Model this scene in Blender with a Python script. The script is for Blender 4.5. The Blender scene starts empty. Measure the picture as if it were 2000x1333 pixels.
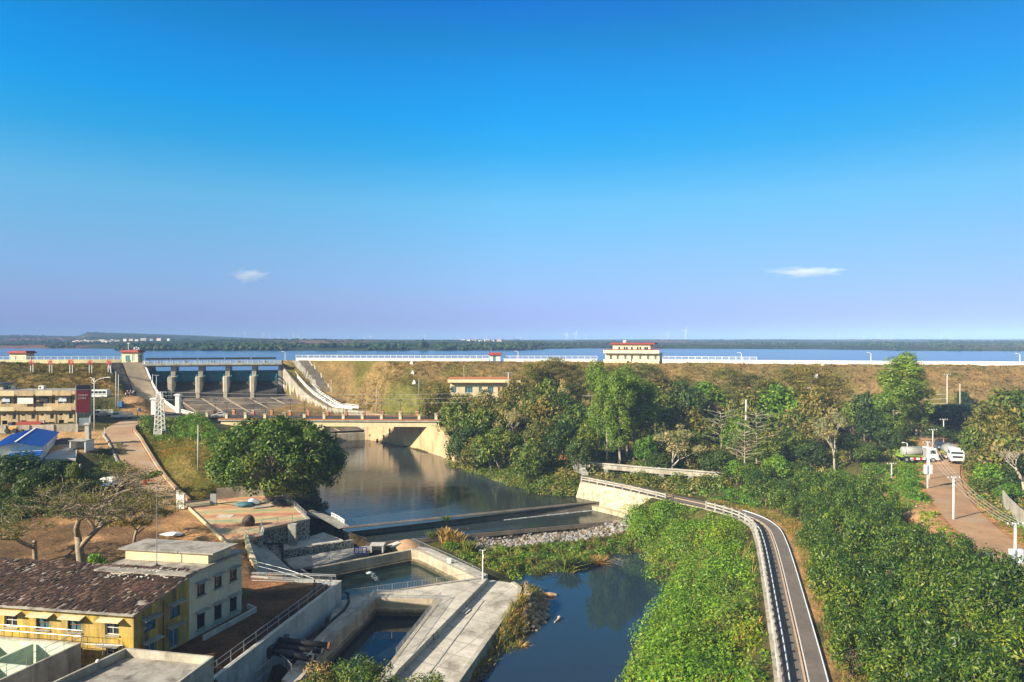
import bpy, bmesh, math, random
import numpy as np
from mathutils import Vector, Matrix
R = math.radians
SC = bpy.context.scene
COL = SC.collection
# ------------------------------------------------------------------ camera
F = 1333.333; HY = 663.0; CZ = 40.0
cam = bpy.data.cameras.new('camera'); cam.lens = 24; cam.sensor_width = 36
cam.clip_start = 0.5; cam.clip_end = 40000
cam.shift_y = -(666.5 - HY) / 2000
camo = bpy.data.objects.new('camera', cam); COL.objects.link(camo)
camo.location = (0, 0, CZ); camo.rotation_euler = (R(90), 0, 0)
SC.camera = camo
# ------------------------------------------------------------------ sky, sun, exposure
SUN_AZ = math.atan2(-0.52, -0.854)         # direction towards the sun, in the ground plane
SUN_EL = R(26.5)
w = bpy.data.worlds.new('World'); SC.world = w; w.use_nodes = True
nt = w.node_tree; nt.nodes.clear()
sky = nt.nodes.new('ShaderNodeTexSky'); sky.sky_type = 'NISHITA'; sky.sun_disc = False
sky.sun_elevation = SUN_EL; sky.sun_rotation = math.pi / 2 - SUN_AZ
sky.air_density = 1.0; sky.dust_density = 0.6; sky.ozone_density = 2.5
tc = nt.nodes.new('ShaderNodeTexCoord'); sx = nt.nodes.new('ShaderNodeSeparateXYZ')
nt.links.new(tc.outputs['Generated'], sx.inputs[0])
rp = nt.nodes.new('ShaderNodeValToRGB'); el = rp.color_ramp.elements
SKYRAMP = [(0.0, (0.2035, 0.2065, 0.6105)), (0.0173, (0.2035, 0.2065, 0.6105)), (0.0621, (0.2399, 0.29, 0.5042)), (0.1214, (0.2447, 0.3762, 0.5043)), (0.1936, (0.2021, 0.4811, 0.5564)), (0.2627, (0.0371, 0.4644, 0.615)), (0.3089, (0.0, 0.4663, 0.6918)), (0.3592, (0.0, 0.433, 0.7)), (0.4007, (0.0, 0.3872, 0.6108)), (0.4453, (0.0, 0.3096, 0.644)), (0.6, (0.36, 0.46, 0.45)), (1.0, (1.5, 1.14, 0.82))]
while len(el) < len(SKYRAMP): el.new(0.5)
for e, (p, c) in zip(el, SKYRAMP): e.position = p; e.color = (*c, 1)
nt.links.new(sx.outputs['Z'], rp.inputs[0])
mx = nt.nodes.new('ShaderNodeMix'); mx.data_type = 'RGBA'; mx.blend_type = 'MULTIPLY'; mx.inputs[0].default_value = 1
nt.links.new(sky.outputs[0], mx.inputs[6]); nt.links.new(rp.outputs[0], mx.inputs[7])
bg = nt.nodes.new('ShaderNodeBackground'); bg.inputs[1].default_value = 0.15
out = nt.nodes.new('ShaderNodeOutputWorld')
# warmer sky around the low sun, behind the camera
mr = nt.nodes.new('ShaderNodeMapRange'); mr.inputs[1].default_value = -0.75; mr.inputs[2].default_value = 0.3; nt.links.new(sx.outputs['Y'], mr.inputs[0])
wr = nt.nodes.new('ShaderNodeValToRGB'); wr.color_ramp.elements[0].color = (1.25, 0.85, 0.5, 1); wr.color_ramp.elements[1].color = (1, 1, 1, 1); nt.links.new(mr.outputs[0], wr.inputs[0])
mx2 = nt.nodes.new('ShaderNodeMix'); mx2.data_type = 'RGBA'; mx2.blend_type = 'MULTIPLY'; mx2.inputs[0].default_value = 1
nt.links.new(mx.outputs[2], mx2.inputs[6]); nt.links.new(wr.outputs[0], mx2.inputs[7])
xr = nt.nodes.new('ShaderNodeMapRange'); xr.inputs[1].default_value = -0.6; xr.inputs[2].default_value = 0.6; nt.links.new(sx.outputs['X'], xr.inputs[0])
xw = nt.nodes.new('ShaderNodeValToRGB'); xw.color_ramp.elements.new(0.5)
for e, k in zip(xw.color_ramp.elements, (0.93, 1.0, 0.70)): e.color = (k, k, k, 1)
nt.links.new(xr.outputs[0], xw.inputs[0])
mx3 = nt.nodes.new('ShaderNodeMix'); mx3.data_type = 'RGBA'; mx3.blend_type = 'MULTIPLY'; mx3.inputs[0].default_value = 1
nt.links.new(mx2.outputs[2], mx3.inputs[6]); nt.links.new(xw.outputs[0], mx3.inputs[7]); nt.links.new(mx3.outputs[2], bg.inputs[0]); nt.links.new(bg.outputs[0], out.inputs[0])
sl = bpy.data.lights.new('sun', 'SUN'); sl.energy = 4.9; sl.angle = R(0.5); sl.color = (1, 0.89, 0.71)
so = bpy.data.objects.new('sun', sl); COL.objects.link(so)
to_sun = Vector((math.cos(SUN_AZ) * math.cos(SUN_EL), math.sin(SUN_AZ) * math.cos(SUN_EL), math.sin(SUN_EL)))
so.rotation_euler = to_sun.to_track_quat('Z', 'Y').to_euler(); so.location = (-200, -100, 150)
SC.view_settings.view_transform = 'Standard'; SC.view_settings.look = 'None'
SC.view_settings.exposure = 1.2; SC.view_settings.gamma = 1
SC.cycles.volume_bounces = 2; SC.cycles.max_bounces = 6; SC.cycles.diffuse_bounces = 3; SC.cycles.transparent_max_bounces = 8
# ------------------------------------------------------------------ geometry helpers
def W(px, py, D):                          # photo pixel + depth below the camera -> world point
    Y = D * F / (py - HY); return Vector(((px - 1000) * Y / F, Y, CZ - D))
def at(px, Y, z=0.0): return Vector(((px - 1000) * Y / F, Y, z))
def zat(py, Y): return CZ - (py - HY) * Y / F
def on_line(A, B, px, py):                 # point of the ground line A-B seen in column px, at the height seen in row py
    s = (px - 1000) / F; dx, dy = B[0] - A[0], B[1] - A[1]
    t = (s * A[1] - A[0]) / (dx - s * dy); Y = A[1] + t * dy
    return Vector((A[0] + t * dx, Y, zat(py, Y)))
def V(*a): return Vector(a)
class MB:
    def __init__(s): s.v = []; s.f = []; s.sm = False
    def add(s, vs, fs):
        b = len(s.v); s.v += [tuple(q) for q in vs]; s.f += [tuple(b + i for i in f) for f in fs]; return s
    def box(s, c, d, rz=0, M=None):
        x, y, z = d[0] / 2, d[1] / 2, d[2] / 2; ca, sa = math.cos(rz), math.sin(rz)
        vs = []
        for sz in (-z, z):
            for sx_, sy_ in ((-x, -y), (x, -y), (x, y), (-x, y)):
                vs.append((c[0] + sx_ * ca - sy_ * sa, c[1] + sx_ * sa + sy_ * ca, c[2] + sz))
        return s.add(vs, [(0, 3, 2, 1), (4, 5, 6, 7), (0, 1, 5, 4), (1, 2, 6, 5), (2, 3, 7, 6), (3, 0, 4, 7)])
    def bar(s, a, b, wd, ht, up=(0, 0, 1)):       # beam with its axis from a to b
        a, b = Vector(a), Vector(b); d = (b - a).normalized(); up = Vector(up)
        if abs(d.dot(up)) > 0.98: up = Vector((1, 0, 0))
        r = d.cross(up).normalized() * wd / 2; u = r.cross(d).normalized() * ht / 2
        vs = [a - r - u, a + r - u, a + r + u, a - r + u, b - r - u, b + r - u, b + r + u, b - r + u]
        return s.add(vs, [(0, 1, 2, 3), (7, 6, 5, 4), (1, 0, 4, 5), (2, 1, 5, 6), (3, 2, 6, 7), (0, 3, 7, 4)])
    def prism(s, pts, z0, z1):
        n = len(pts)
        ar = sum(pts[i][0] * pts[(i + 1) % n][1] - pts[(i + 1) % n][0] * pts[i][1] for i in range(n))
        if ar < 0: pts = pts[::-1]
        g = lambda z, p: z if not callable(z) else z(p)
        vs = [(p[0], p[1], g(z0, p)) for p in pts] + [(p[0], p[1], g(z1, p)) for p in pts]
        return s.add(vs, [tuple(range(n - 1, -1, -1)), tuple(range(n, 2 * n))] + [(i, (i + 1) % n, n + (i + 1) % n, n + i) for i in range(n)])
    def tube(s, pts, r, n=8, cap=True):
        pts = [Vector(p) for p in pts]; k = len(pts); rs = r if isinstance(r, (list, tuple)) else [r] * k
        vs = []; pu = None
        for i, p in enumerate(pts):
            d = (pts[min(i + 1, k - 1)] - pts[max(i - 1, 0)]).normalized()
            if pu is None: pu = Vector((0, 0, 1)) if abs(d.z) < 0.9 else Vector((1, 0, 0))
            x = d.cross(pu).normalized(); y = x.cross(d).normalized(); pu = y
            for j in range(n):
                a = 2 * math.pi * j / n; vs.append(p + (x * math.cos(a) + y * math.sin(a)) * rs[i])
        fs = [(i * n + j, i * n + (j + 1) % n, (i + 1) * n + (j + 1) % n, (i + 1) * n + j) for i in range(k - 1) for j in range(n)]
        if cap: fs += [tuple(range(n - 1, -1, -1)), tuple((k - 1) * n + j for j in range(n))]
        return s.add(vs, fs)
    def lathe(s, c, prof, n=12):
        vs = [(c[0] + r * math.cos(2 * math.pi * j / n), c[1] + r * math.sin(2 * math.pi * j / n), c[2] + z) for r, z in prof for j in range(n)]
        k = len(prof)
        fs = [(i * n + j, i * n + (j + 1) % n, (i + 1) * n + (j + 1) % n, (i + 1) * n + j) for i in range(k - 1) for j in range(n)]
        fs += [tuple(range(n - 1, -1, -1)), tuple((k - 1) * n + j for j in range(n))]
        return s.add(vs, fs)
    def loft(s, rings, cap=True):
        n = len(rings[0]); k = len(rings); vs = [p for r in rings for p in r]
        fs = [(i * n + j, i * n + (j + 1) % n, (i + 1) * n + (j + 1) % n, (i + 1) * n + j) for i in range(k - 1) for j in range(n)]
        if cap: fs += [tuple(range(n - 1, -1, -1)), tuple((k - 1) * n + j for j in range(n))]
        return s.add(vs, fs)
    def facade(s, p0, p1, z0, z1, ops, dep=0.2):  # wall face from p0 to p1 (left to right seen from outside) with recessed openings
        p0, p1 = Vector((p0[0], p0[1], 0)), Vector((p1[0], p1[1], 0)); d = p1 - p0; L = d.length; d /= L
        inn = Vector((-d.y, d.x, 0)) * dep
        us = sorted({0, L} | {u for o in ops for u in o[:2]}); vs_ = sorted({z0, z1} | {v for o in ops for v in o[2:4]})
        q = lambda u, v, k=0: tuple(p0 + d * u + Vector((0, 0, v)) + inn * k)
        for i in range(len(us) - 1):
            for j in range(len(vs_) - 1):
                uc, vc = (us[i] + us[i + 1]) / 2, (vs_[j] + vs_[j + 1]) / 2
                if any(o[0] < uc < o[1] and o[2] < vc < o[3] for o in ops): continue
                s.add([q(us[i], vs_[j]), q(us[i + 1], vs_[j]), q(us[i + 1], vs_[j + 1]), q(us[i], vs_[j + 1])], [(0, 1, 2, 3)])
        for a, b, c, e in [o[:4] for o in ops]:
            s.add([q(a, c), q(b, c), q(b, e), q(a, e), q(a, c, 1), q(b, c, 1), q(b, e, 1), q(a, e, 1)],
                  [(0, 4, 5, 1), (1, 5, 6, 2), (2, 6, 7, 3), (3, 7, 4, 0)])
        return s
    def build(s, name, mat, parent=None, smooth=False, bevel=0, local=False):
        me = bpy.data.meshes.new(name); me.from_pydata(s.v, [], s.f); me.update()
        if smooth or s.sm:
            me.polygons.foreach_set('use_smooth', [True] * len(me.polygons))
        if mat is not None: me.materials.append(mat)
        return link(name, me, parent, bevel, local)
def link(name, me, parent=None, bevel=0, local=False):
    o = bpy.data.objects.new(name, me); COL.objects.link(o)
    if parent is not None:
        o.parent = parent
        if not local: o.matrix_parent_inverse = root_inv(parent)
    if bevel:
        m = o.modifiers.new('edge', 'BEVEL'); m.width = bevel; m.segments = 2; m.limit_method = 'ANGLE'
    return o
def root_inv(o):
    M = Matrix.Identity(4); c = o
    chain = []
    while c is not None: chain.append(c); c = c.parent
    for c in reversed(chain):
        M = M @ c.matrix_parent_inverse @ (Matrix.Translation(c.location) @ c.rotation_euler.to_matrix().to_4x4() @ Matrix.Diagonal((*c.scale, 1)))
    return M.inverted()
def tag(o, label=None, cat=None, group=None, kind=None):
    if label: o['label'] = label
    if cat: o['category'] = cat
    if group: o['group'] = group
    if kind: o['kind'] = kind
    return o
def thing(name, label, cat, loc=(0, 0, 0), rz=0, group=None, scale=1):
    o = bpy.data.objects.new(name, None); COL.objects.link(o); o.empty_display_size = 0.3
    o.location = (loc[0], loc[1], loc[2] if len(loc) > 2 else 0); o.rotation_euler = (0, 0, rz)
    if scale != 1: o.scale = (scale,) * 3 if not isinstance(scale, tuple) else scale
    return tag(o, label, cat, group)
def struct(name, mb, mat, smooth=False):
    return tag(mb.build(name, mat, None, smooth), kind='structure')
def kids(o): return [c for c in KID.get(o.name, [])] if o.name in KID else list(o.children)
KID = {}
def dup(o, loc, rz=0, scale=None, label=None, group=None):
    def cp(a, par):
        c = a.copy(); COL.objects.link(c)
        if par is not None: c.parent = par
        for ch in KID.setdefault(a.name, list(a.children)): cp(ch, c)
        return c
    c = cp(o, None); c.location = loc; c.rotation_euler = (0, 0, rz)
    if scale: c.scale = (scale,) * 3 if not isinstance(scale, tuple) else scale
    if label: c['label'] = label
    if group: c['group'] = group
    return c
def np_mesh(name, co, faces, mat=None, k=4, smooth=False):
    me = bpy.data.meshes.new(name); n = len(co); m = len(faces)
    me.vertices.add(n); me.vertices.foreach_set('co', np.asarray(co, np.float32).ravel())
    me.loops.add(m * k); me.loops.foreach_set('vertex_index', np.asarray(faces, np.int32).ravel())
    me.polygons.add(m); me.polygons.foreach_set('loop_start', np.arange(0, m * k, k, dtype=np.int32))
    me.polygons.foreach_set('loop_total', np.full(m, k, np.int32))
    if smooth: me.polygons.foreach_set('use_smooth', np.ones(m, bool))
    me.update(calc_edges=True)
    if mat is not None: me.materials.append(mat)
    return me
ORD = ['leftmost', 'second from left', 'third from left', 'fourth from left', 'fifth from left', 'sixth from left', 'seventh from left', 'eighth from left',
       'ninth from left', 'tenth from left', 'eleventh from left', 'twelfth from left']
def ordlabel(i, n, what):
    if n == 1: return what
    return ('rightmost' if i == n - 1 else ORD[i]) + ' of the ' + what
# ------------------------------------------------------------------ materials
def nodes(name):
    m = bpy.data.materials.new(name); m.use_nodes = True; t = m.node_tree; t.nodes.clear()
    o = t.nodes.new('ShaderNodeOutputMaterial'); b = t.nodes.new('ShaderNodeBsdfPrincipled'); t.links.new(b.outputs[0], o.inputs[0])
    return m, t, b
def ramp(t, src, stops):
    r = t.nodes.new('ShaderNodeValToRGB'); e = r.color_ramp.elements
    while len(e) < len(stops): e.new(0.5)
    for q, (p, c) in zip(e, stops): q.position = p; q.color = (*c, 1)
    t.links.new(src, r.inputs[0]); return r.outputs[0]
def noise(t, scale, detail=5, rough=0.6, vec=None, stretch=None, coord='Object', dist=0.0):
    if vec is None:
        c = t.nodes.new('ShaderNodeTexCoord'); vec = c.outputs[coord]
    if stretch:
        mp = t.nodes.new('ShaderNodeMapping'); mp.inputs['Scale'].default_value = stretch; t.links.new(vec, mp.inputs[0]); vec = mp.outputs[0]
    n = t.nodes.new('ShaderNodeTexNoise'); n.inputs['Scale'].default_value = scale; n.inputs['Detail'].default_value = detail
    n.inputs['Roughness'].default_value = rough; n.inputs['Distortion'].default_value = dist
    t.links.new(vec, n.inputs['Vector']); return n.outputs['Fac']
def mixc(t, fac, a, b, blend='MIX'):
    m = t.nodes.new('ShaderNodeMix'); m.data_type = 'RGBA'; m.blend_type = blend
    for s_, x in ((0, fac), (6, a), (7, b)):
        if isinstance(x, (int, float)): m.inputs[s_].default_value = x
        elif isinstance(x, tuple): m.inputs[s_].default_value = (*x, 1)
        else: t.links.new(x, m.inputs[s_])
    return m.outputs[2]
def bump(t, b, h, strength=0.3, dist=0.1):
    n = t.nodes.new('ShaderNodeBump'); n.inputs['Strength'].default_value = strength; n.inputs['Distance'].default_value = dist
    t.links.new(h, n.inputs['Height']); t.links.new(n.outputs[0], b.inputs['Normal'])
def mk(name, c1, c2=None, scale=1.0, rough=0.85, bmp=0.2, stain=None, streak=0.0, metal=0.0, lo=0.35, hi=0.68, spec=0.3, thr=0.5):
    m, t, b = nodes(name)
    c2 = c2 or tuple(x * 0.75 for x in c1)
    n1 = noise(t, scale); col = ramp(t, n1, [(lo, c2), (hi, c1)])
    n2 = noise(t, scale * 7, 4); col = mixc(t, 0.35, col, ramp(t, n2, [(0.3, (0.55,) * 3), (0.7, (1.25,) * 3)]), 'MULTIPLY')
    if streak:
        n3 = noise(t, 1.0, 6, 0.65, stretch=(0.9, 0.9, 0.11)); f = ramp(t, n3, [(thr, (0, 0, 0)), (thr + .24, (streak,) * 3)]); f = mixc(t, 1.0, f, ramp(t, noise(t, 0.45, 5, 0.7), [(.25, (.3,) * 3), (.56, (1, 1, 1))]), 'MULTIPLY')
        col = mixc(t, f, col, stain or tuple(x * 0.35 for x in c1))
    elif stain:
        n3 = noise(t, scale * 0.6, 6, 0.7); f = ramp(t, n3, [(0.52, (0, 0, 0)), (0.66, (0.85,) * 3)]); col = mixc(t, f, col, stain)
    t.links.new(col, b.inputs['Base Color']); b.inputs['Roughness'].default_value = rough; b.inputs['Metallic'].default_value = metal
    b.inputs['Specular IOR Level'].default_value = spec
    if bmp: bump(t, b, n2, bmp, 0.05)
    return m
def plain(name, c, rough=0.5, metal=0.0, spec=0.4):
    m, t, b = nodes(name)
    n = noise(t, 3.0, 4); col = ramp(t, n, [(0.25, tuple(x * 0.82 for x in c)), (0.75, c)])
    t.links.new(col, b.inputs['Base Color'])
    b.inputs['Roughness'].default_value = rough; b.inputs['Metallic'].default_value = metal; b.inputs['Specular IOR Level'].default_value = spec
    return m
def leafmat(name, cols, rough=0.45, spec=0.35, trans=0.22, tint=0.25):
    m, t, b = nodes(name)
    g = t.nodes.new('ShaderNodeNewGeometry'); oi = t.nodes.new('ShaderNodeObjectInfo')
    n = len(cols); col = ramp(t, g.outputs['Random Per Island'], [(i / max(1, n - 1), c) for i, c in enumerate(cols)])
    nz = noise(t, 0.35, 3, coord='Object'); col = mixc(t, 0.6, col, ramp(t, nz, [(0.3, (0.42, 0.5, 0.45)), (0.7, (1.5, 1.36, 1.0))]), 'MULTIPLY')
    nz2_ = noise(t, 0.09, 4, 0.7); col = mixc(t, ramp(t, nz2_, [(.46, (0, 0, 0)), (.66, (1, 1, 1))]), col, mixc(t, 1.0, col, (1.45, 1.02, 0.75), 'MULTIPLY'))
    v = ramp(t, oi.outputs['Random'], [(0, (1 - tint, 1 - tint * 0.7, 1 - tint * 0.5)), (1, (1 + tint, 1 + tint * 0.6, 1))])
    col = mixc(t, 1.0, col, v, 'MULTIPLY')
    t.links.new(col, b.inputs['Base Color']); b.inputs['Roughness'].default_value = rough; b.inputs['Specular IOR Level'].default_value = spec
    tr = t.nodes.new('ShaderNodeBsdfTranslucent'); t.links.new(mixc(t, 1.0, col, (1.5, 1.7, 0.7), 'MULTIPLY'), tr.inputs[0])
    ms = t.nodes.new('ShaderNodeMixShader'); ms.inputs[0].default_value = trans
    o = [x for x in t.nodes if x.type == 'OUTPUT_MATERIAL'][0]
    t.links.new(b.outputs[0], ms.inputs[1]); t.links.new(tr.outputs[0], ms.inputs[2]); t.links.new(ms.outputs[0], o.inputs[0])
    return m
def watermat(name, c, rough, scale, strength, stretch=(1, 1, 1), c2=None):
    m, t, b = nodes(name)
    n0 = noise(t, 0.03, 3); t.links.new(ramp(t, n0, [(0.35, c), (0.65, c2 or c)]), b.inputs['Base Color'])
    b.inputs['Roughness'].default_value = rough; b.inputs['IOR'].default_value = 1.33; b.inputs['Specular IOR Level'].default_value = 0.5
    h = noise(t, scale, 3, 0.55, stretch=stretch, dist=0.4); bump(t, b, h, strength, 0.12)
    return m
M = {}
M['conc'] = mk('concrete', (0.44, 0.41, 0.35), (0.27, 0.25, 0.22), 0.5, stain=(0.10, 0.09, 0.075), streak=0.6)
M['concl'] = mk('pale_concrete', (0.60, 0.57, 0.50), (0.42, 0.40, 0.35), 0.6, stain=(0.15, 0.14, 0.12), streak=0.5)
M['concw'] = mk('weathered_wall_concrete', (0.48, 0.43, 0.35), (0.30, 0.26, 0.20), 0.35, stain=(0.07, 0.06, 0.045), streak=0.85)
M['slab'] = mk('slab_concrete', (0.60, 0.54, 0.45), (0.42, 0.38, 0.31), 0.35, stain=(0.20, 0.17, 0.13))
def overlay(m, what):                     # poured joints or a tide line, laid over a concrete that is already there
    t = m.node_tree; b = [x for x in t.nodes if x.type == 'BSDF_PRINCIPLED'][0]; src = b.inputs['Base Color'].links[0].from_socket; tc_ = t.nodes.new('ShaderNodeTexCoord')
    if what == 'joints':
        mp_ = t.nodes.new('ShaderNodeMapping'); mp_.inputs['Rotation'].default_value = (0, 0, R(28)); t.links.new(tc_.outputs['Object'], mp_.inputs[0])
        k = t.nodes.new('ShaderNodeTexBrick'); k.inputs['Scale'].default_value = 1; k.inputs['Brick Width'].default_value = 4.2; k.inputs['Row Height'].default_value = 3.1; k.inputs['Mortar Size'].default_value = 0.035; k.offset = 0.0
        t.links.new(mp_.outputs[0], k.inputs['Vector']); f = k.outputs['Fac']; c = mixc(t, f, src, (0.13, 0.115, 0.09)); k.inputs['Color1'].default_value = k.inputs['Color2'].default_value = (1, 1, 1, 1)
    else:
        s = t.nodes.new('ShaderNodeSeparateXYZ'); t.links.new(tc_.outputs['Object'], s.inputs[0]); a = t.nodes.new('ShaderNodeMath'); a.operation = 'MULTIPLY_ADD'; n = noise(t, 0.5, 4, stretch=(1, 1, .2)); t.links.new(n, a.inputs[0]); a.inputs[1].default_value = -0.8; t.links.new(s.outputs['Z'], a.inputs[2])
        d = t.nodes.new('ShaderNodeMapRange'); d.inputs[1].default_value = 2.5; d.inputs[2].default_value = 5.0; t.links.new(a.outputs[0], d.inputs[0]); c = mixc(t, 1.0, src, ramp(t, d.outputs[0], [(.18, (.16, .17, .12)), (.25, (.50, .47, .38)), (.33, (.62, .56, .45)), (.37, (1.25, 1.2, 1.1)), (.46, (.92, .88, .8)), (1, (1.05, 1.03, 1.0))]), 'MULTIPLY')
    t.links.new(c, b.inputs['Base Color'])
overlay(M['slab'], 'joints')
M['basin'] = mk('basin_wall_concrete', (0.52, 0.45, 0.35), (0.34, 0.29, 0.22), 0.35, stain=(0.08, 0.07, 0.05), streak=0.7); overlay(M['basin'], 'tide')
M['white'] = mk('white_paint', (0.80, 0.79, 0.75), (0.68, 0.66, 0.60), 0.6, rough=0.6, bmp=0.05)
M['whiteb'] = mk('bluish_white_paint', (0.62, 0.68, 0.74), (0.50, 0.56, 0.62), 0.6, rough=0.5, bmp=0.05)
M['cream'] = mk('cream_paint', (0.78, 0.70, 0.44), (0.66, 0.58, 0.34), 0.5, rough=0.7, bmp=0.05)
M['beige'] = mk('beige_render', (0.72, 0.60, 0.36), (0.58, 0.47, 0.30), 0.4, rough=0.85, stain=(0.25, 0.19, 0.12), streak=0.35)
M['yellow'] = mk('stained_yellow_render', (0.70, 0.45, 0.045), (0.50, 0.36, 0.11), 0.45, rough=0.9, stain=(0.12, 0.09, 0.05), streak=1.0, thr=0.38)
M['apart'] = mk('old_ochre_render', (0.62, 0.45, 0.24), (0.42, 0.33, 0.20), 0.4, rough=0.9, stain=(0.10, 0.08, 0.06), streak=0.9)
M['roofcrack'] = mk('weathered_roof_concrete', (0.40, 0.36, 0.31), (0.22, 0.20, 0.17), 0.7, stain=(0.08, 0.07, 0.06))
M['redroof'] = mk('red_roof', (0.34, 0.06, 0.045), (0.24, 0.045, 0.035), 1.0, rough=0.7)
M['redpaint'] = plain('red_paint', (0.50, 0.02, 0.03), 0.5)
M['board'] = mk('billboard_red', (0.30, 0.035, 0.045), (0.25, 0.03, 0.04), 1.0, rough=0.6, bmp=0)
M['bluemetal'] = mk('blue_sheet_roof', (0.015, 0.11, 0.46), (0.012, 0.085, 0.36), 0.6, rough=0.45, bmp=0.05)
M['gateblue'] = mk('blue_steel_gate', (0.05, 0.26, 0.36), (0.035, 0.17, 0.25), 0.4, rough=0.5, streak=0.5, stain=(0.02, 0.03, 0.035))
M['dark'] = plain('dark_metal', (0.035, 0.035, 0.04), 0.5)
M['black'] = plain('black_rubber', (0.012, 0.012, 0.013), 0.6)
M['glass'] = plain('window_glass', (0.03, 0.04, 0.05), 0.08, 0, 0.6)
M['glassb'] = plain('bluish_window_pane', (0.06, 0.16, 0.20), 0.15, 0, 0.6)
M['steel'] = plain('galvanised_steel', (0.42, 0.43, 0.44), 0.4, 0.5)
M['pole'] = mk('pole_concrete', (0.56, 0.54, 0.50), (0.44, 0.42, 0.39), 1.0)
M['rust'] = mk('rust', (0.30, 0.12, 0.05), (0.18, 0.08, 0.04), 1.5)
M['orange'] = mk('orange_brick_paint', (0.55, 0.20, 0.07), (0.42, 0.15, 0.06), 1.2)
M['wood'] = mk('weathered_wood', (0.40, 0.27, 0.15), (0.24, 0.16, 0.09), 1.5)
M['blue'] = plain('blue_plastic', (0.03, 0.16, 0.42), 0.5)
M['signblue'] = plain('sign_blue', (0.04, 0.05, 0.32), 0.5)
M['skin'] = plain('skin', (0.38, 0.22, 0.14), 0.6)
M['bark'] = mk('bark', (0.20, 0.15, 0.10), (0.10, 0.075, 0.05), 2.0)
M['barkl'] = mk('pale_bark', (0.50, 0.43, 0.33), (0.30, 0.24, 0.18), 1.2)
M['bark2'] = mk('grey_bark', (0.34, 0.29, 0.22), (0.19, 0.155, 0.115), 1.5)
M['asphalt'] = mk('asphalt', (0.085, 0.078, 0.072), (0.06, 0.056, 0.052), 0.5)
M['dirtroad'] = mk('red_dirt_road', (0.41, 0.245, 0.13), (0.30, 0.175, 0.09), 0.25, rough=0.95, stain=(0.34, 0.25, 0.16))
M['dirtconc'] = mk('dusty_concrete_road', (0.46, 0.31, 0.18), (0.34, 0.20, 0.11), 0.2, rough=0.95, stain=(0.40, 0.33, 0.25))
M['lamp'] = plain('lamp_glass', (0.75, 0.75, 0.72), 0.3)
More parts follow.
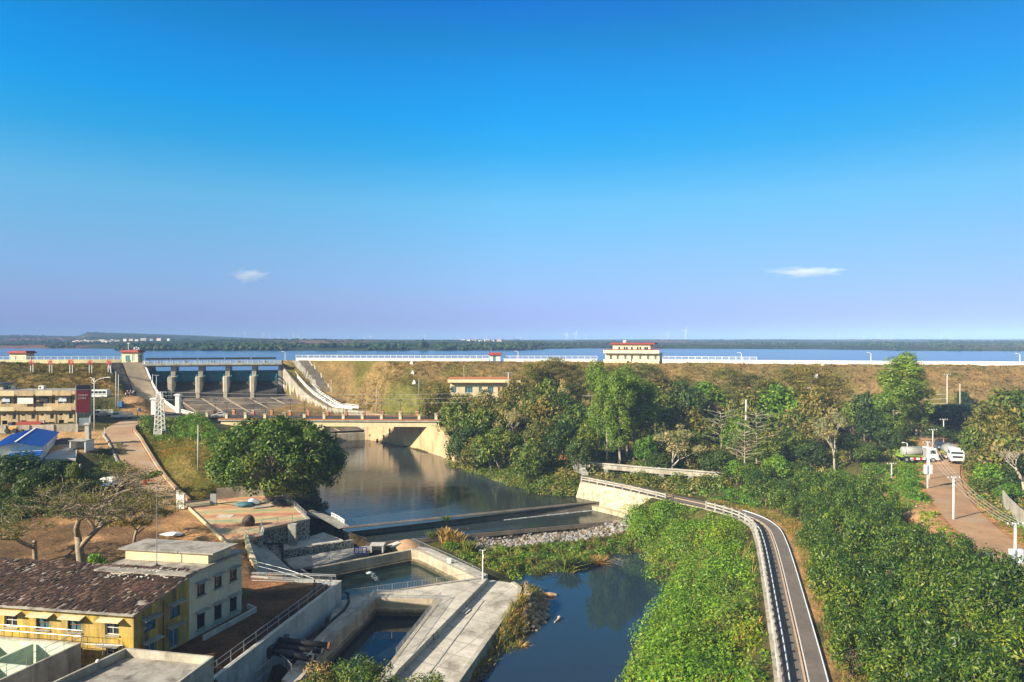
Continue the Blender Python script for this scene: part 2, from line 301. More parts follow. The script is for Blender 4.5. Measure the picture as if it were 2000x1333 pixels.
# ------------------------------------------------------------------ terrain
rng = np.random.default_rng(7); random.seed(7)
def Ws(lst, D=None): return [W(p[0], p[1], D if D is not None else p[2]) for p in lst]
ZCREST, ZRES, ZUP, ZBAND, ZPOOL, ZAP, ZYARD, ZTER = 32.2, 28.0, 7.0, 5.7, 3.0, 5.0, 8.0, 9.5
CREST = [V(-330, 222), V(-170, 231), V(-124, 240), V(-84, 249), V(-60, 247), V(-21, 242), V(33, 238), V(57, 229), V(91, 219), V(154, 206), V(300, 178)]
GL, GR = V(-127, 237), V(-83.7, 246.8)       # ends of the row of gates
EL, ER = V(-95, 208), V(-48.3, 224.4)          # ends of the spillway apron
CTRL = [(-60, 900, 25.5), (0, 830, 21.7), (100, 828, 21.7), (150, 825, 21.5), (185, 822, 21.3), (225, 828, 21.8), (0, 868, 23.5), (120, 872, 23.5), (190, 866, 23.6), (0, 925, 26), (80, 960, 28.4),
        (170, 950, 28), (245, 880, 24.9), (285, 930, 28.2), (300, 900, 25.6), (350, 880, 24.5), (312, 855, 24.3), (400, 880, 25), (420, 930, 28), (350, 940, 28.2), (400, 850, 23.4),
        (310, 985, 30), (200, 1000, 30.3), (100, 1020, 30.8), (0, 1050, 31), (350, 1030, 30.5), (430, 1060, 30.8), (250, 1060, 31), (150, 1130, 31.7), (0, 1120, 31.6),
        (480, 1110, 31.8), (450, 1060, 31), (600, 1140, 32), (450, 1250, 32), (300, 1300, 32), (0, 1333, 32), (400, 1333, 32), (-150, 1200, 32), (-150, 1000, 30.5),
        (190, 780, 17.3), (120, 772, 17.0), (20, 766, 17.0), (245, 775, 17.0), (275, 775, 17.0), (240, 795, 19.3), (200, 800, 20.0), (240, 815, 21.4), (-100, 800, 19),
        (700, 780, 19.6), (800, 778, 19.6), (660, 760, 17.8), (740, 765, 18.3), (900, 790, 20.5), (1000, 780, 19.6), (850, 760, 18.0), (700, 805, 22.6), (800, 810, 23.0),
        (870, 835, 23.8), (900, 850, 25.5), (1000, 840, 25.5), (950, 890, 30), (1060, 910, 30.3), (1000, 870, 27.5), (1100, 900, 29.7), (1120, 880, 28.6), (1100, 850, 26),
        (1100, 806, 22.6), (1200, 850, 26), (1300, 890, 28.3), (1200, 910, 29.6), (1400, 930, 29.8), (1400, 880, 27.5), (1500, 900, 28), (1500, 960, 29.7), (1300, 810, 22),
        (1500, 806, 21), (1600, 850, 25), (1600, 950, 29), (1700, 800, 20), (1800, 800, 19.4), (1950, 800, 18.5), (1700, 880, 26), (1700, 960, 28), (1760, 900, 25.3), (1740, 990, 27.6),
        (1840, 905, 25), (1875, 870, 22.8), (1880, 1000, 25), (1990, 1100, 25), (2080, 1200, 25), (2000, 1000, 24.3), (1950, 900, 23.5), (2000, 850, 21.5), (2200, 1000, 24), (2200, 850, 21),
        (1600, 1050, 29.7), (1750, 1060, 27.8), (1800, 1150, 28), (1900, 1130, 26.5), (1950, 1250, 27), (2050, 1333, 26.5), (1800, 1333, 29), (1680, 1333, 29.8), (1650, 1200, 29.8),
        (1540, 1020, 29.9), (1500, 1200, 29.9), (1560, 1333, 29.9), (1380, 985, 29.9), (1250, 965, 29.9), (1150, 940, 29.9),
        (900, 1050, 35.4), (1000, 1062, 36.2), (1100, 1050, 36), (1200, 1050, 35.6), (1100, 1095, 36.5), (950, 1100, 36.3), (1180, 1085, 36.4), (1280, 1060, 35), (1300, 1100, 35), (1350, 1200, 34.5),
        (1380, 1060, 32.5), (1400, 1333, 33.5), (1300, 1250, 36), (1450, 1150, 31.8), (1330, 1020, 32.5), (1430, 1060, 31.2), (900, 1130, 35.5), (700, 1075, 34.9), (600, 1040, 33.2), (650, 1060, 34.2), (740, 1065, 35), (590, 1090, 34.6), (840, 1050, 35.2)]
cp = np.array([tuple(W(*c)) for c in CTRL])
ROADS = []                               # (points with z, half width)
ROAD_MAIN = [V(-320, 165, 19.5), V(-180, 176, 18.7), V(-140, 182, 18.6), V(-108, 189, 18.5), V(-91, 203.5, 16.5 + .6), V(-70, 206.5, 16.5), V(-21, 203.5, 16.5), V(16, 211, 17.0), V(45, 206, 17.6), V(75, 198, 18.6), V(112, 187, 20), V(140, 176, 21), V(260, 140, 23)]
ROAD_LEFT = [V(-101.5, 186, 18.4), W(232, 838, 22.2), W(243, 862, 23.6), W(258, 890, 25.6), W(278, 925, 27.9), W(300, 955, 29.4), W(330, 985, 30.3)]
ROAD_RIGHT = [V(102, 186, 19.8), V(96, 168, 18.2), W(1868, 880, 23.4), W(1845, 908, 25), W(1843, 940, 25), W(1855, 975, 25), W(1893, 1020, 25), W(1950, 1070, 25), W(2030, 1125, 25), W(2160, 1210, 25)]
PATH_L = [W(1136, 930, 28.8), W(1215, 945, 28.8), W(1300, 964, 28.8), W(1380, 981, 28.8), W(1440, 998, 28.8), W(1470, 1016, 28.8), W(1481, 1040, 28.8), W(1490, 1080, 28.8), W(1505, 1170, 28.8), W(1519, 1260, 28.8), W(1530, 1345, 28.8), W(1548, 1500, 28.8)]
for p in PATH_L: p.z = 10.1
def z3(p): return Vector((p[0], p[1], p[2] if len(p) > 2 else 0))
def offset(pl, d):
    o = []
    for i, p in enumerate(pl):
        a, b = pl[max(i - 1, 0)], pl[min(i + 1, len(pl) - 1)]; t = Vector((b.x - a.x, b.y - a.y)).normalized()
        o.append(Vector((p.x - t.y * d, p.y + t.x * d, p.z)))       # positive = left of the way it runs
    return o
def smooth_line(pl, step=1.5):
    pl = [Vector(p) for p in pl]; out_ = []
    for i in range(len(pl) - 1):
        p0, p1, p2, p3 = pl[max(i - 1, 0)], pl[i], pl[i + 1], pl[min(i + 2, len(pl) - 1)]
        n = max(2, int((p2 - p1).length / step))
        for k in range(n):
            t = k / n; out_.append(0.5 * ((2 * p1) + (p2 - p0) * t + (2 * p0 - 5 * p1 + 4 * p2 - p3) * t * t + (3 * p1 - p0 - 3 * p2 + p3) * t ** 3))
    return out_ + [pl[-1]]
PATH_L = smooth_line(PATH_L, 1.0); PATH_C = offset(PATH_L, 2.4)
ROAD_MAIN = smooth_line(ROAD_MAIN, 2); ROAD_LEFT = smooth_line(ROAD_LEFT, 2); ROAD_RIGHT = smooth_line(ROAD_RIGHT, 2)
def prof(A, B, off, pts):
    d = Vector((B.x - A.x, B.y - A.y)).normalized(); nn = Vector((-d.y, d.x)) * off
    return [V(A.x + (B.x - A.x) * t + nn.x, A.y + (B.y - A.y) * t + nn.y, z) for t, z in pts]
WALL_R = [(0, 31.2), (.08, 28.4), (.15, 25.9), (.25, 22.8), (.343, 20.45), (.49, 17.9), (.583, 16.6), (.8, 16.3), (1, 16.2)]
WALL_L = [(-.03, 32), (.1, 26.8), (.2, 23.2), (.32, 20.4), (.45, 18.4), (.6, 17.0), (1, 16.2)]
RAMP_R = prof(GR, ER, 4.2, WALL_R[:-1]); RAMP_L = prof(GL, EL, -3.9, WALL_L)
ROADS = [(ROAD_MAIN, 5.2, 4.5), (ROAD_LEFT, 3.6, 4.5), (ROAD_RIGHT, 3.6, 4.5), (PATH_C, 2.6, 3.5), (RAMP_R, 3.6, 9), (RAMP_L, 3.6, 6)]
UP = Ws([(1140, 970), (1185, 977), (690, 1033), (655, 1010), (640, 985), (622, 950), (600, 925), (560, 905), (500, 892)], 33) + [V(-93, 202), V(-90, 209), V(-48.3, 224.4), W(760, 866, 33), W(862, 892, 33)] + Ws([(885, 908), (940, 922), (1040, 958)], 33)
BAND = Ws([(678, 1028), (1190, 980), (1222, 1000), (1246, 1014), (1100, 1026), (960, 1038), (722, 1062)], 34.3)
POOL = Ws([(1012, 1138), (1030, 1122), (1110, 1119), (1150, 1110), (1198, 1088), (1215, 1082), (1268, 1084), (1258, 1110), (1262, 1128), (1302, 1142), (1326, 1158), (1308, 1172), (1276, 1186), (1262, 1215), (1255, 1240), (1236, 1270), (1224, 1300), (1216, 1345), (1210, 1500), (860, 1500), (930, 1345), (985, 1280), (1012, 1255), (1048, 1236), (1078, 1205), (1084, 1175), (1058, 1150)], 37)
P1 = Ws([(560, 1122), (612, 1112), (803, 1076), (818, 1078), (928, 1130), (885, 1136), (680, 1168), (655, 1176), (600, 1172), (560, 1150)], 35)
P2 = Ws([(733, 1171), (856, 1173), (768, 1287), (720, 1345), (575, 1345), (640, 1262)], 35)
APRON = Ws([(600, 1112), (640, 1098), (803, 1064), (822, 1064), (930, 1112), (958, 1130), (940, 1145), (775, 1310), (750, 1345), (420, 1345), (560, 1245), (671, 1188), (600, 1150)], 35)
LOWER = Ws([(950, 1131), (1000, 1140), (1014, 1150), (1008, 1172), (985, 1196), (885, 1333), (850, 1400), (720, 1400), (775, 1310)], 35.7)
YARD = Ws([(660, 1137), (490, 1129), (475, 1100), (380, 1150), (200, 1333), (397, 1335), (350, 1400), (-200, 1400), (-200, 1180), (480, 1110)], 32)
YARD = [W(660, 1137, 32), W(490, 1129, 32), V(-31, 84), V(-40, 82), V(-60, 80), V(-75, 60), V(-60, 50), V(-31, 50), V(-28.9, 62)]
TERR = Ws([(350, 978), (420, 968), (500, 958), (560, 972), (606, 1016), (510, 1032), (488, 1050), (432, 1060), (355, 1030)], 30.5)
CHUTE = [W(484, 1058, 30.9), W(508, 1043, 30.5), W(510, 1024, 30.5), W(598, 1006, 30.5), W(613, 1004, 31.8), W(668, 1034, 33.4), W(735, 1068, 34.8), W(800, 1072, 35), W(640, 1102, 35), W(612, 1146, 35), W(505, 1126, 32.2), W(492, 1085, 31.2)]
GAP = [W(660, 1140, 32), W(671, 1190, 35), W(640, 1262, 35), V(-24, 72), V(-14, 72), V(-14, 66), V(-28, 62)]
def sdist(poly, X, Y):                    # signed distance, negative inside
    d = np.full(X.shape, 1e9); ins = np.zeros(X.shape, bool); n = len(poly)
    for i in range(n):
        x0, y0 = poly[i][0], poly[i][1]; x1, y1 = poly[(i + 1) % n][0], poly[(i + 1) % n][1]
        dx, dy = x1 - x0, y1 - y0; t = np.clip(((X - x0) * dx + (Y - y0) * dy) / (dx * dx + dy * dy + 1e-9), 0, 1)
        d = np.minimum(d, np.hypot(X - x0 - t * dx, Y - y0 - t * dy))
        c = ((y0 > Y) != (y1 > Y)); ins ^= c & (X < (x1 - x0) * (Y - y0) / (y1 - y0 + 1e-12) + x0)
    return np.where(ins, -d, d)
def ldist(pl, X, Y, signed=False):        # distance to a polyline and the value z there
    d = np.full(X.shape, 1e9); z = np.zeros(X.shape); s = np.zeros(X.shape)
    for i in range(len(pl) - 1):
        x0, y0, x1, y1 = pl[i][0], pl[i][1], pl[i + 1][0], pl[i + 1][1]
        dx, dy = x1 - x0, y1 - y0; t = np.clip(((X - x0) * dx + (Y - y0) * dy) / (dx * dx + dy * dy + 1e-9), 0, 1)
        dd = np.hypot(X - x0 - t * dx, Y - y0 - t * dy); m = dd < d
        d = np.where(m, dd, d); z = np.where(m, z3(pl[i])[2] + t * (z3(pl[i + 1])[2] - z3(pl[i])[2]), z)
        s = np.where(m, np.sign(dx * (Y - y0) - dy * (X - x0)), s)
    return (d * s if signed else d), z
def sstep(x): x = np.clip(x, 0, 1); return x * x * (3 - 2 * x)
def vnoise(X, Y, s, seed=0):
    r = np.random.default_rng(seed); G = r.random((64, 64)); x, y = X / s, Y / s
    xi, yi = np.floor(x).astype(int), np.floor(y).astype(int); fx, fy = sstep(x - xi), sstep(y - yi)
    g = lambda a, b: G[a % 64, b % 64]
    return (g(xi, yi) * (1 - fx) + g(xi + 1, yi) * fx) * (1 - fy) + (g(xi, yi + 1) * (1 - fx) + g(xi + 1, yi + 1) * fx) * fy
def hfun(X, Y):
    num = np.zeros(X.shape); den = np.zeros(X.shape)
    for x, y, z in cp:
        wg = 1 / ((X - x) ** 2 + (Y - y) ** 2 + 9.0) ** 1.7; num += wg * z; den += wg
    H = num / den + (vnoise(X, Y, 9, 1) - .5) * 0.9 + (vnoise(X, Y, 3.1, 2) - .5) * 0.35
    d, _ = ldist(CREST, X, Y, True); dcrest = d      # positive = reservoir side
    dam = np.where(d < 0, ZCREST - np.clip(-d - 3, 0, 99) / 2.5, ZCREST - np.clip(d - 4, 0, 99) * 0.55)
    dam += (vnoise(X, Y, 6, 5) - .5) * 0.5 * (np.abs(d + 10) < 8)
    H = np.where(d > 0, np.maximum(dam, 20), np.maximum(H, dam))
    for pl, hw, mg in ROADS:
        d, z = ldist(pl, X, Y); k = 1 - sstep((d - hw - 0.6) / mg)
        if mg == 9: k = k * sstep((-dcrest - .4) / 2.0)
        H = H * (1 - k) + (z - 0.12) * k
    for poly, z, fe in ((TERR, ZTER - .1, 2.0), (YARD, ZYARD - .1, 1.5), (APRON, ZAP - .35, 0.6), (LOWER, 3.3, 1.5)):
        d = sdist(poly, X, Y); k = 1 - sstep(d / fe); H = H * (1 - k) + z * k
    for poly, z, bw, dp in ((UP, ZUP, 7, 1.6), (BAND, ZBAND, 2.5, .8), (POOL, ZPOOL, 5, 1.5), (P1, 3.0, .3, 1.5), (P2, 3.0, .3, 1.5)):
        d = sdist(poly, X, Y) + (vnoise(X, Y, 4, 9) - .5) * (1.2 if bw > 4 else 0)
        k = sstep(d / bw); H = np.where(d < 0, np.minimum(H, z - .2 - np.minimum(dp, -d * .6)), np.minimum(H, H * k + (z - .2) * (1 - k)) if bw < 3 else H * k + (z - .2) * (1 - k))
    for poly in (P1, P2):
        d = sdist(poly, X, Y); H = np.where(d < 1.1, np.minimum(H, 1.2), H)
    for poly, z in ((CHUTE, 4.0), (GAP, 3.0)):
        d = sdist(poly, X, Y); H = np.where(d < 0.2, np.minimum(H, z), H)
    # spillway channel between its walls
    ch = [GL, GR, ER, EL]; d = sdist(ch, X, Y); u = (GR - GL).normalized(); nn = Vector((u.y, -u.x))
    s = (X - GL.x) * nn.x + (Y - GL.y) * nn.y; s0 = (EL.x - GL.x) * nn.x + (EL.y - GL.y) * nn.y
    fl = 21.3 + (10.2 - 21.3) * np.clip(s / s0, 0, 1) - .5
    H = np.where(d < 0.3, np.minimum(H, fl), H)
    ch2 = [GL - V(-1, 0), GR + V(-1, 0), GR + V(-5, 22), GL + V(-5, 22)]; d = sdist(ch2, X, Y); H = np.where(d < 0.2, np.minimum(H, 19.5), H)
    return H
GX = np.arange(-262, 263, 1.0); GY = np.arange(46, 266, 1.0)
XX, YY = np.meshgrid(GX, GY); HH = hfun(XX, YY)
def ground(x, y):
    fx = min(max((x - GX[0]), 0), len(GX) - 1.001); fy = min(max(y - GY[0], 0), len(GY) - 1.001); i, j = int(fx), int(fy); a, b = fx - i, fy - j
    return float((HH[j, i] * (1 - a) + HH[j, i + 1] * a) * (1 - b) + (HH[j + 1, i] * (1 - a) + HH[j + 1, i + 1] * a) * b)
def groundv(x, y):
    fx = np.clip(x - GX[0], 0, len(GX) - 1.001); fy = np.clip(y - GY[0], 0, len(GY) - 1.001); i, j = fx.astype(int), fy.astype(int); a, b = fx - i, fy - j
    return (HH[j, i] * (1 - a) + HH[j, i + 1] * a) * (1 - b) + (HH[j + 1, i] * (1 - a) + HH[j + 1, i + 1] * a) * b
def gpt(px, py):                         # ground point seen in pixel (px, py)
    Y = np.arange(48, 264, .25); x = (px - 1000) * Y / F; z = CZ - (py - HY) * Y / F; k = np.nonzero(z <= groundv(x, Y))[0]; i = k[0] if len(k) else len(Y) - 1
    return V(x[i], Y[i], ground(x[i], Y[i]))
# colour of the soil and grass by zone
ZC = np.zeros(XX.shape + (3,)); ZC[:] = (0.085, 0.085, 0.03)
dcr, _ = ldist(CREST, XX, YY, True)
def paint(k, c):
    global ZC
    ZC = ZC * (1 - k[..., None]) + np.array(c) * k[..., None]
nz = vnoise(XX, YY, 14, 20); nz2 = vnoise(XX, YY, 5, 21)
slope = sstep((dcr + 36) / 5) * (dcr < 6)
paint(slope * (XX < -95), (0.15, 0.125, 0.036)); paint(slope * (XX < -95) * sstep((nz2 - .5) * 3), (0.25, 0.17, 0.065))
paint(slope * sstep((XX + 92) / 4), (0.235, 0.168, 0.078)); paint(slope * sstep((XX + 92) / 4) * sstep((nz - .52) * 3.2), (0.20, 0.155, 0.065))
paint(slope * sstep((XX + 92) / 4) * sstep((nz2 - .6) * 4), (0.155, 0.145, 0.042))
paint((sdist([V(-75, 205), V(-22, 207), V(-15, 222), V(-50, 226), V(-68, 231)], XX, YY) < 0) * 1.0, (0.15, 0.15, 0.045))
zone = lambda pts, fe=2.0, D=None: 1 - sstep(sdist(pts, XX, YY) / fe)
paint(zone(Ws([(270, 850, 24), (330, 860, 24.5), (430, 860, 24.5), (450, 960, 29), (420, 968, 30.5), (345, 975, 30.5), (290, 900, 26)])), (0.14, 0.14, 0.035))
paint(zone(Ws([(300, 890, 25.5), (420, 890, 25.5), (430, 925, 27), (320, 930, 27.5)])) * sstep((nz2 - .4) * 4), (0.26, 0.21, 0.08))
paint(zone(Ws([(-60, 850, 22.5), (200, 840, 22.2), (225, 870, 24), (130, 890, 24.5), (-60, 892, 24.5)])), (0.44, 0.28, 0.15))
paint(zone(Ws([(0, 1040, 31), (330, 960, 29.8), (360, 975, 30.3), (430, 1060, 30.8), (485, 1050, 30.7), (492, 1128, 32), (250, 1080, 31.5), (0, 1130, 31.8)]), 3), (0.42, 0.25, 0.13)); paint(zone(Ws([(-40, 1000, 30.5), (200, 985, 30.2), (290, 1000, 30.4), (300, 1060, 31), (150, 1110, 31.6), (-40, 1120, 31.6)]), 4) * sstep((nz2 - .3) * 4), (0.17, 0.105, 0.06))
paint(zone(YARD, 1.0), (0.14, 0.075, 0.04)); paint(zone(YARD, 1.0) * sstep((nz2 - .45) * 4), (0.10, 0.055, 0.03))
paint(zone(Ws([(488, 1129, 32), (640, 1133, 32), (560, 1146, 32), (480, 1150, 32)]), 1.5), (0.32, 0.17, 0.09))
dpth, _ = ldist(PATH_C, XX, YY, True)
kp = sstep((5.8 - np.abs(dpth - 2.5)) / 2.5) * (YY < 122); paint(kp * sstep((nz2 - .25) * 3), (0.40, 0.24, 0.12))
drr, _ = ldist(ROAD_RIGHT, XX, YY); paint(sstep((11 - drr) / 4) * (YY < 165), (0.13, 0.15, 0.03)); paint(sstep((5.6 - drr) / 1.6), (0.40, 0.21, 0.10))
paint(zone(Ws([(1690, 960, 28), (1760, 930, 26.5), (1830, 1060, 27), (1900, 1110, 26.5), (1870, 1120, 27), (1790, 1050, 27.8)]), 2) * sstep((nz2 - .3) * 3), (0.44, 0.26, 0.14))
paint(zone(Ws([(220, 815, 21), (265, 770, 17), (300, 775, 17), (330, 815, 20.5), (255, 822, 21.3)]), 2), (0.40, 0.25, 0.14))
for poly in (UP, BAND, POOL): paint(1 - sstep(sdist(poly, XX, YY) / 1.5), (0.06, 0.045, 0.025))
co = np.stack([XX, YY, HH], -1).reshape(-1, 3); nx, ny = len(GX), len(GY)
ii = (np.arange(ny - 1)[:, None] * nx + np.arange(nx - 1)[None, :]).ravel(); fc = np.stack([ii, ii + 1, ii + nx + 1, ii + nx], -1)
m, t, b = nodes('grass_and_soil')
a = t.nodes.new('ShaderNodeAttribute'); a.attribute_name = 'zone'
n1 = noise(t, 0.25, 8, 0.7); c_ = mixc(t, 0.85, a.outputs['Color'], ramp(t, n1, [(0.32, (0.5, 0.52, 0.45)), (0.68, (1.5, 1.38, 1.2))]), 'MULTIPLY')
n2 = noise(t, 1.6, 6, 0.75); c_ = mixc(t, 0.75, c_, ramp(t, n2, [(0.35, (0.55, 0.55, 0.5)), (0.65, (1.4, 1.35, 1.25))]), 'MULTIPLY')
t.links.new(c_, b.inputs['Base Color']); b.inputs['Roughness'].default_value = 0.95; b.inputs['Specular IOR Level'].default_value = 0.1
bump(t, b, n2, 0.9, 0.5); M['soil'] = m
me = np_mesh('ground', co, fc, M['soil'], 4, True)
ca = me.color_attributes.new('zone', 'FLOAT_COLOR', 'POINT'); ca.data.foreach_set('color', np.concatenate([ZC.reshape(-1, 3), np.ones((nx * ny, 1))], -1).astype(np.float32).ravel())
tag(link('ground', me), kind='structure')
# ------------------------------------------------------------------ water
M['w_res'] = watermat('reservoir_water', (0.012, 0.07, 0.17), 0.18, 0.35, 0.55, (1, 1, 1), (0.02, 0.09, 0.20))
M['w_up'] = watermat('river_water', (0.022, 0.027, 0.017), 0.06, 1.2, 0.22, (0.45, 1.6, 1), (0.03, 0.045, 0.055))
M['w_pool'] = watermat('pool_water', (0.018, 0.032, 0.04), 0.03, 0.9, 0.02, (0.6, 1.2, 1), (0.016, 0.034, 0.05))
M['w_p1'] = watermat('outlet_water', (0.02, 0.035, 0.022), 0.06, 1.6, 0.30, (0.8, 1.2, 1), (0.015, 0.03, 0.03))
M['w_p2'] = watermat('still_water', (0.008, 0.014, 0.014), 0.03, 1.0, 0.03)
def grow(poly, d):
    c = sum((Vector(p[:2]) for p in poly), Vector((0, 0))) / len(poly); n = len(poly); o = []
    ar = sum(poly[i][0] * poly[(i + 1) % n][1] - poly[(i + 1) % n][0] * poly[i][1] for i in range(n)); sg = 1 if ar > 0 else -1
    for i in range(n):
        a, p, b = Vector(poly[i - 1][:2]), Vector(poly[i][:2]), Vector(poly[(i + 1) % n][:2])
        t = ((p - a).normalized() + (b - p).normalized()).normalized(); o.append(p + Vector((t.y, -t.x)) * d * sg)
    return o
def sheet(name, poly, z, mat):
    mb = MB(); mb.add([(p[0], p[1], z) for p in poly], [tuple(range(len(poly)))])
    o = struct(name, mb, mat)
    if o.data.polygons[0].normal.z < 0: o.data.flip_normals()
    return o
sheet('river_water', grow(UP, 2.2), ZUP, M['w_up'])
sheet('shallow_water', BAND, ZBAND, M['w_up'])
sheet('pool_water', grow(POOL, 1.6), ZPOOL, M['w_pool'])
sheet('outlet_basin_water', P1, 2.95, M['w_p1']); sheet('settling_basin_water', P2, 2.9, M['w_p2'])
SHORE = [(-900, 681.5), (-300, 681.5), (0, 680.8), (120, 681), (222, 681.6), (236, 685), (420, 685.3), (700, 685.2), (1000, 684.4), (1062, 683.2), (1072, 681.6), (1180, 680.7), (1300, 681.4), (1440, 682), (1600, 682.5), (1680, 684), (1780, 685.6), (2000, 686.2), (2300, 686), (2900, 686)]
shore = [W(x, y, CZ - ZRES) for x, y in SHORE]
sheet('reservoir_water', [V(-420, 228), V(-170, 236), V(-128, 242), V(-85, 252), V(-60, 251), V(-21, 246), V(33, 242), V(57, 233), V(91, 223), V(154, 210), V(420, 182)] + [V(p.x * 1.06, p.y * 1.06) for p in reversed(shore)], ZRES, M['w_res'])
# ------------------------------------------------------------------ land across the reservoir, out to the horizon
spx = np.array([s[0] for s in SHORE], float); sY = np.array([(CZ - ZRES) * F / (s[1] - HY) for s in SHORE])
ang = np.linspace(-900, 2900, 480); rad = np.concatenate([[0.9, 0.97, 1.0], np.geomspace(1.004, 22, 70)])
A2, R2 = np.meshgrid(ang, rad); YF = np.interp(A2, spx, sY) * R2; XF = (A2 - 1000) * YF / F
far = np.clip((YF - 900) / 3200, 0, 1)
ZF = np.where(R2 < 1, ZRES - 3, ZRES + 0.15 + np.clip((R2 - 1) * 60, 0, 2.5)) + np.clip(R2 - 1.01, 0, 1) * (vnoise(XF, YF, 500, 31) * 7 + vnoise(XF, YF, 160, 32) * 3.0)
def ridge(px, pts): return np.interp(px, [p[0] for p in pts], [p[1] for p in pts])
top = ridge(A2, [(-900, 658), (-100, 656), (0, 655.5), (60, 656), (110, 657), (160, 657.5), (166, 649.5), (260, 652), (400, 656.5), (560, 664), (620, 664.5), (1000, 664.5), (1200, 664), (1330, 663.6), (1900, 663.5), (2010, 663), (2900, 663)]) - 0.6
Yr = ridge(A2, [(-900, 2600), (160, 2600), (560, 3200), (900, 5000), (2900, 4200)])
zr = CZ - (top - HY) * Yr / F
k = sstep((YF - Yr * 0.45) / (Yr * 0.55)); ZF = ZF * (1 - k) + (zr + (vnoise(XF, YF, 300, 33) - .6) * 3) * k
ZF = np.where(YF > Yr * 1.3, ZF - (YF - Yr * 1.3) * 0.004, ZF)
co = np.stack([XF, YF, ZF], -1).reshape(-1, 3); nx2, ny2 = len(ang), len(rad)
ii = (np.arange(ny2 - 1)[:, None] * nx2 + np.arange(nx2 - 1)[None, :]).ravel(); fc = np.stack([ii, ii + 1, ii + nx2 + 1, ii + nx2], -1)
m, t, b = nodes('far_fields_and_woods')
n1 = noise(t, 0.006, 4, 0.5, stretch=(0.6, 0.35, 0.4)); c_ = ramp(t, n1, [(0.3, (0.016, 0.032, 0.016)), (0.5, (0.035, 0.055, 0.024)), (0.57, (0.05, 0.06, 0.028)), (0.62, (0.17, 0.095, 0.06)), (0.8, (0.15, 0.09, 0.06))])
n2 = noise(t, 0.05, 5, 0.7, stretch=(1, 0.4, 1)); c_ = mixc(t, 0.8, c_, ramp(t, n2, [(0.35, (0.5, 0.55, 0.5)), (0.65, (1.3, 1.25, 1.2))]), 'MULTIPLY')
t.links.new(c_, b.inputs['Base Color']); b.inputs['Roughness'].default_value = 1; b.inputs['Specular IOR Level'].default_value = 0
tag(link('far_land', np_mesh('far_land', co, fc, m, 4, True)), kind='structure')
# ------------------------------------------------------------------ roads and paths
def strip(pl, wl, wr, dz=0.0):            # ribbon along a line, wl to its left, wr to its right
    a, b_ = offset(pl, wl), offset(pl, -wr); mb = MB(); n = len(pl)
    mb.add([(p.x, p.y, p.z + dz) for p in a] + [(p.x, p.y, p.z + dz) for p in b_], [(i, n + i, n + i + 1, i + 1) for i in range(n - 1)]); return mb
def curb(pl, off, wd, z0, z1):            # upstanding band beside a line
    a, b_ = offset(pl, off), offset(pl, off - wd); mb = MB()
    return mb.loft([[(p.x, p.y, p.z + z0), (p.x, p.y, p.z + z1), (q.x, q.y, q.z + z1), (q.x, q.y, q.z + z0)] for p, q in zip(a, b_)])
struct('main_road', strip(ROAD_MAIN, 4.0, 4.0, 0.02), M['asphalt'])
struct('left_road', strip(ROAD_LEFT, 3.0, 3.0, 0.03), M['dirtconc'])
struct('dirt_road', strip(ROAD_RIGHT, 2.7, 2.7, 0.03), M['dirtroad'])
M['pathconc'] = mk('brown_path_surface', (0.165, 0.138, 0.115), (0.125, 0.105, 0.088), 0.3, rough=0.95)
struct('path', strip(PATH_L, 3.95, -0.15, 0.02), M['pathconc'])
M['line'] = mk('worn_white_line', (0.72, 0.70, 0.66), (0.55, 0.52, 0.47), 1.5, bmp=0)
M['tanline'] = mk('tan_kerb', (0.58, 0.40, 0.24), (0.46, 0.30, 0.18), 1.5)
struct('path_marking', strip(PATH_L, 2.37, -2.25, 0.024), M['line'])
tag(curb(PATH_L, 2.1, 0.16, 0.0, 0.10).build('kerb', M['tanline']), 'low tan kerb running down the middle of the brown path', 'kerb')
PIPE = [p for p in PATH_L if p.y < 118]
def lift(pl, off, dz): return [V(p.x, p.y, p.z + dz) for p in offset(pl, off)]
pw = MB().tube(lift(PIPE, 3.9, 0.12), 0.075, 6)
tag(pw.build('water_pipe', M['whiteb'], None, True), 'thin white water pipe lying along the orchard side of the brown path', 'pipe')
tag(MB().tube(lift(PIPE, 0.75, 0.14), 0.085, 6).build('water_pipe', M['whiteb'], None, True), 'thin bluish white pipe lying beside the concrete fence on the brown path', 'pipe')
# kerb walls of the left road
tag(curb([p for p in ROAD_LEFT if p.y < 172], 3.7, 0.55, -0.6, 0.55).build('kerb_wall', M['dirtconc']), 'long low tan kerb wall on the river side of the sloping dusty road', 'wall')
tag(curb([p for p in ROAD_LEFT if 146 < p.y < 166], -3.1, 0.3, -0.6, 0.3).build('kerb_wall', M['conc']), 'short grey kerb on the shaded left side of the sloping dusty road', 'wall')
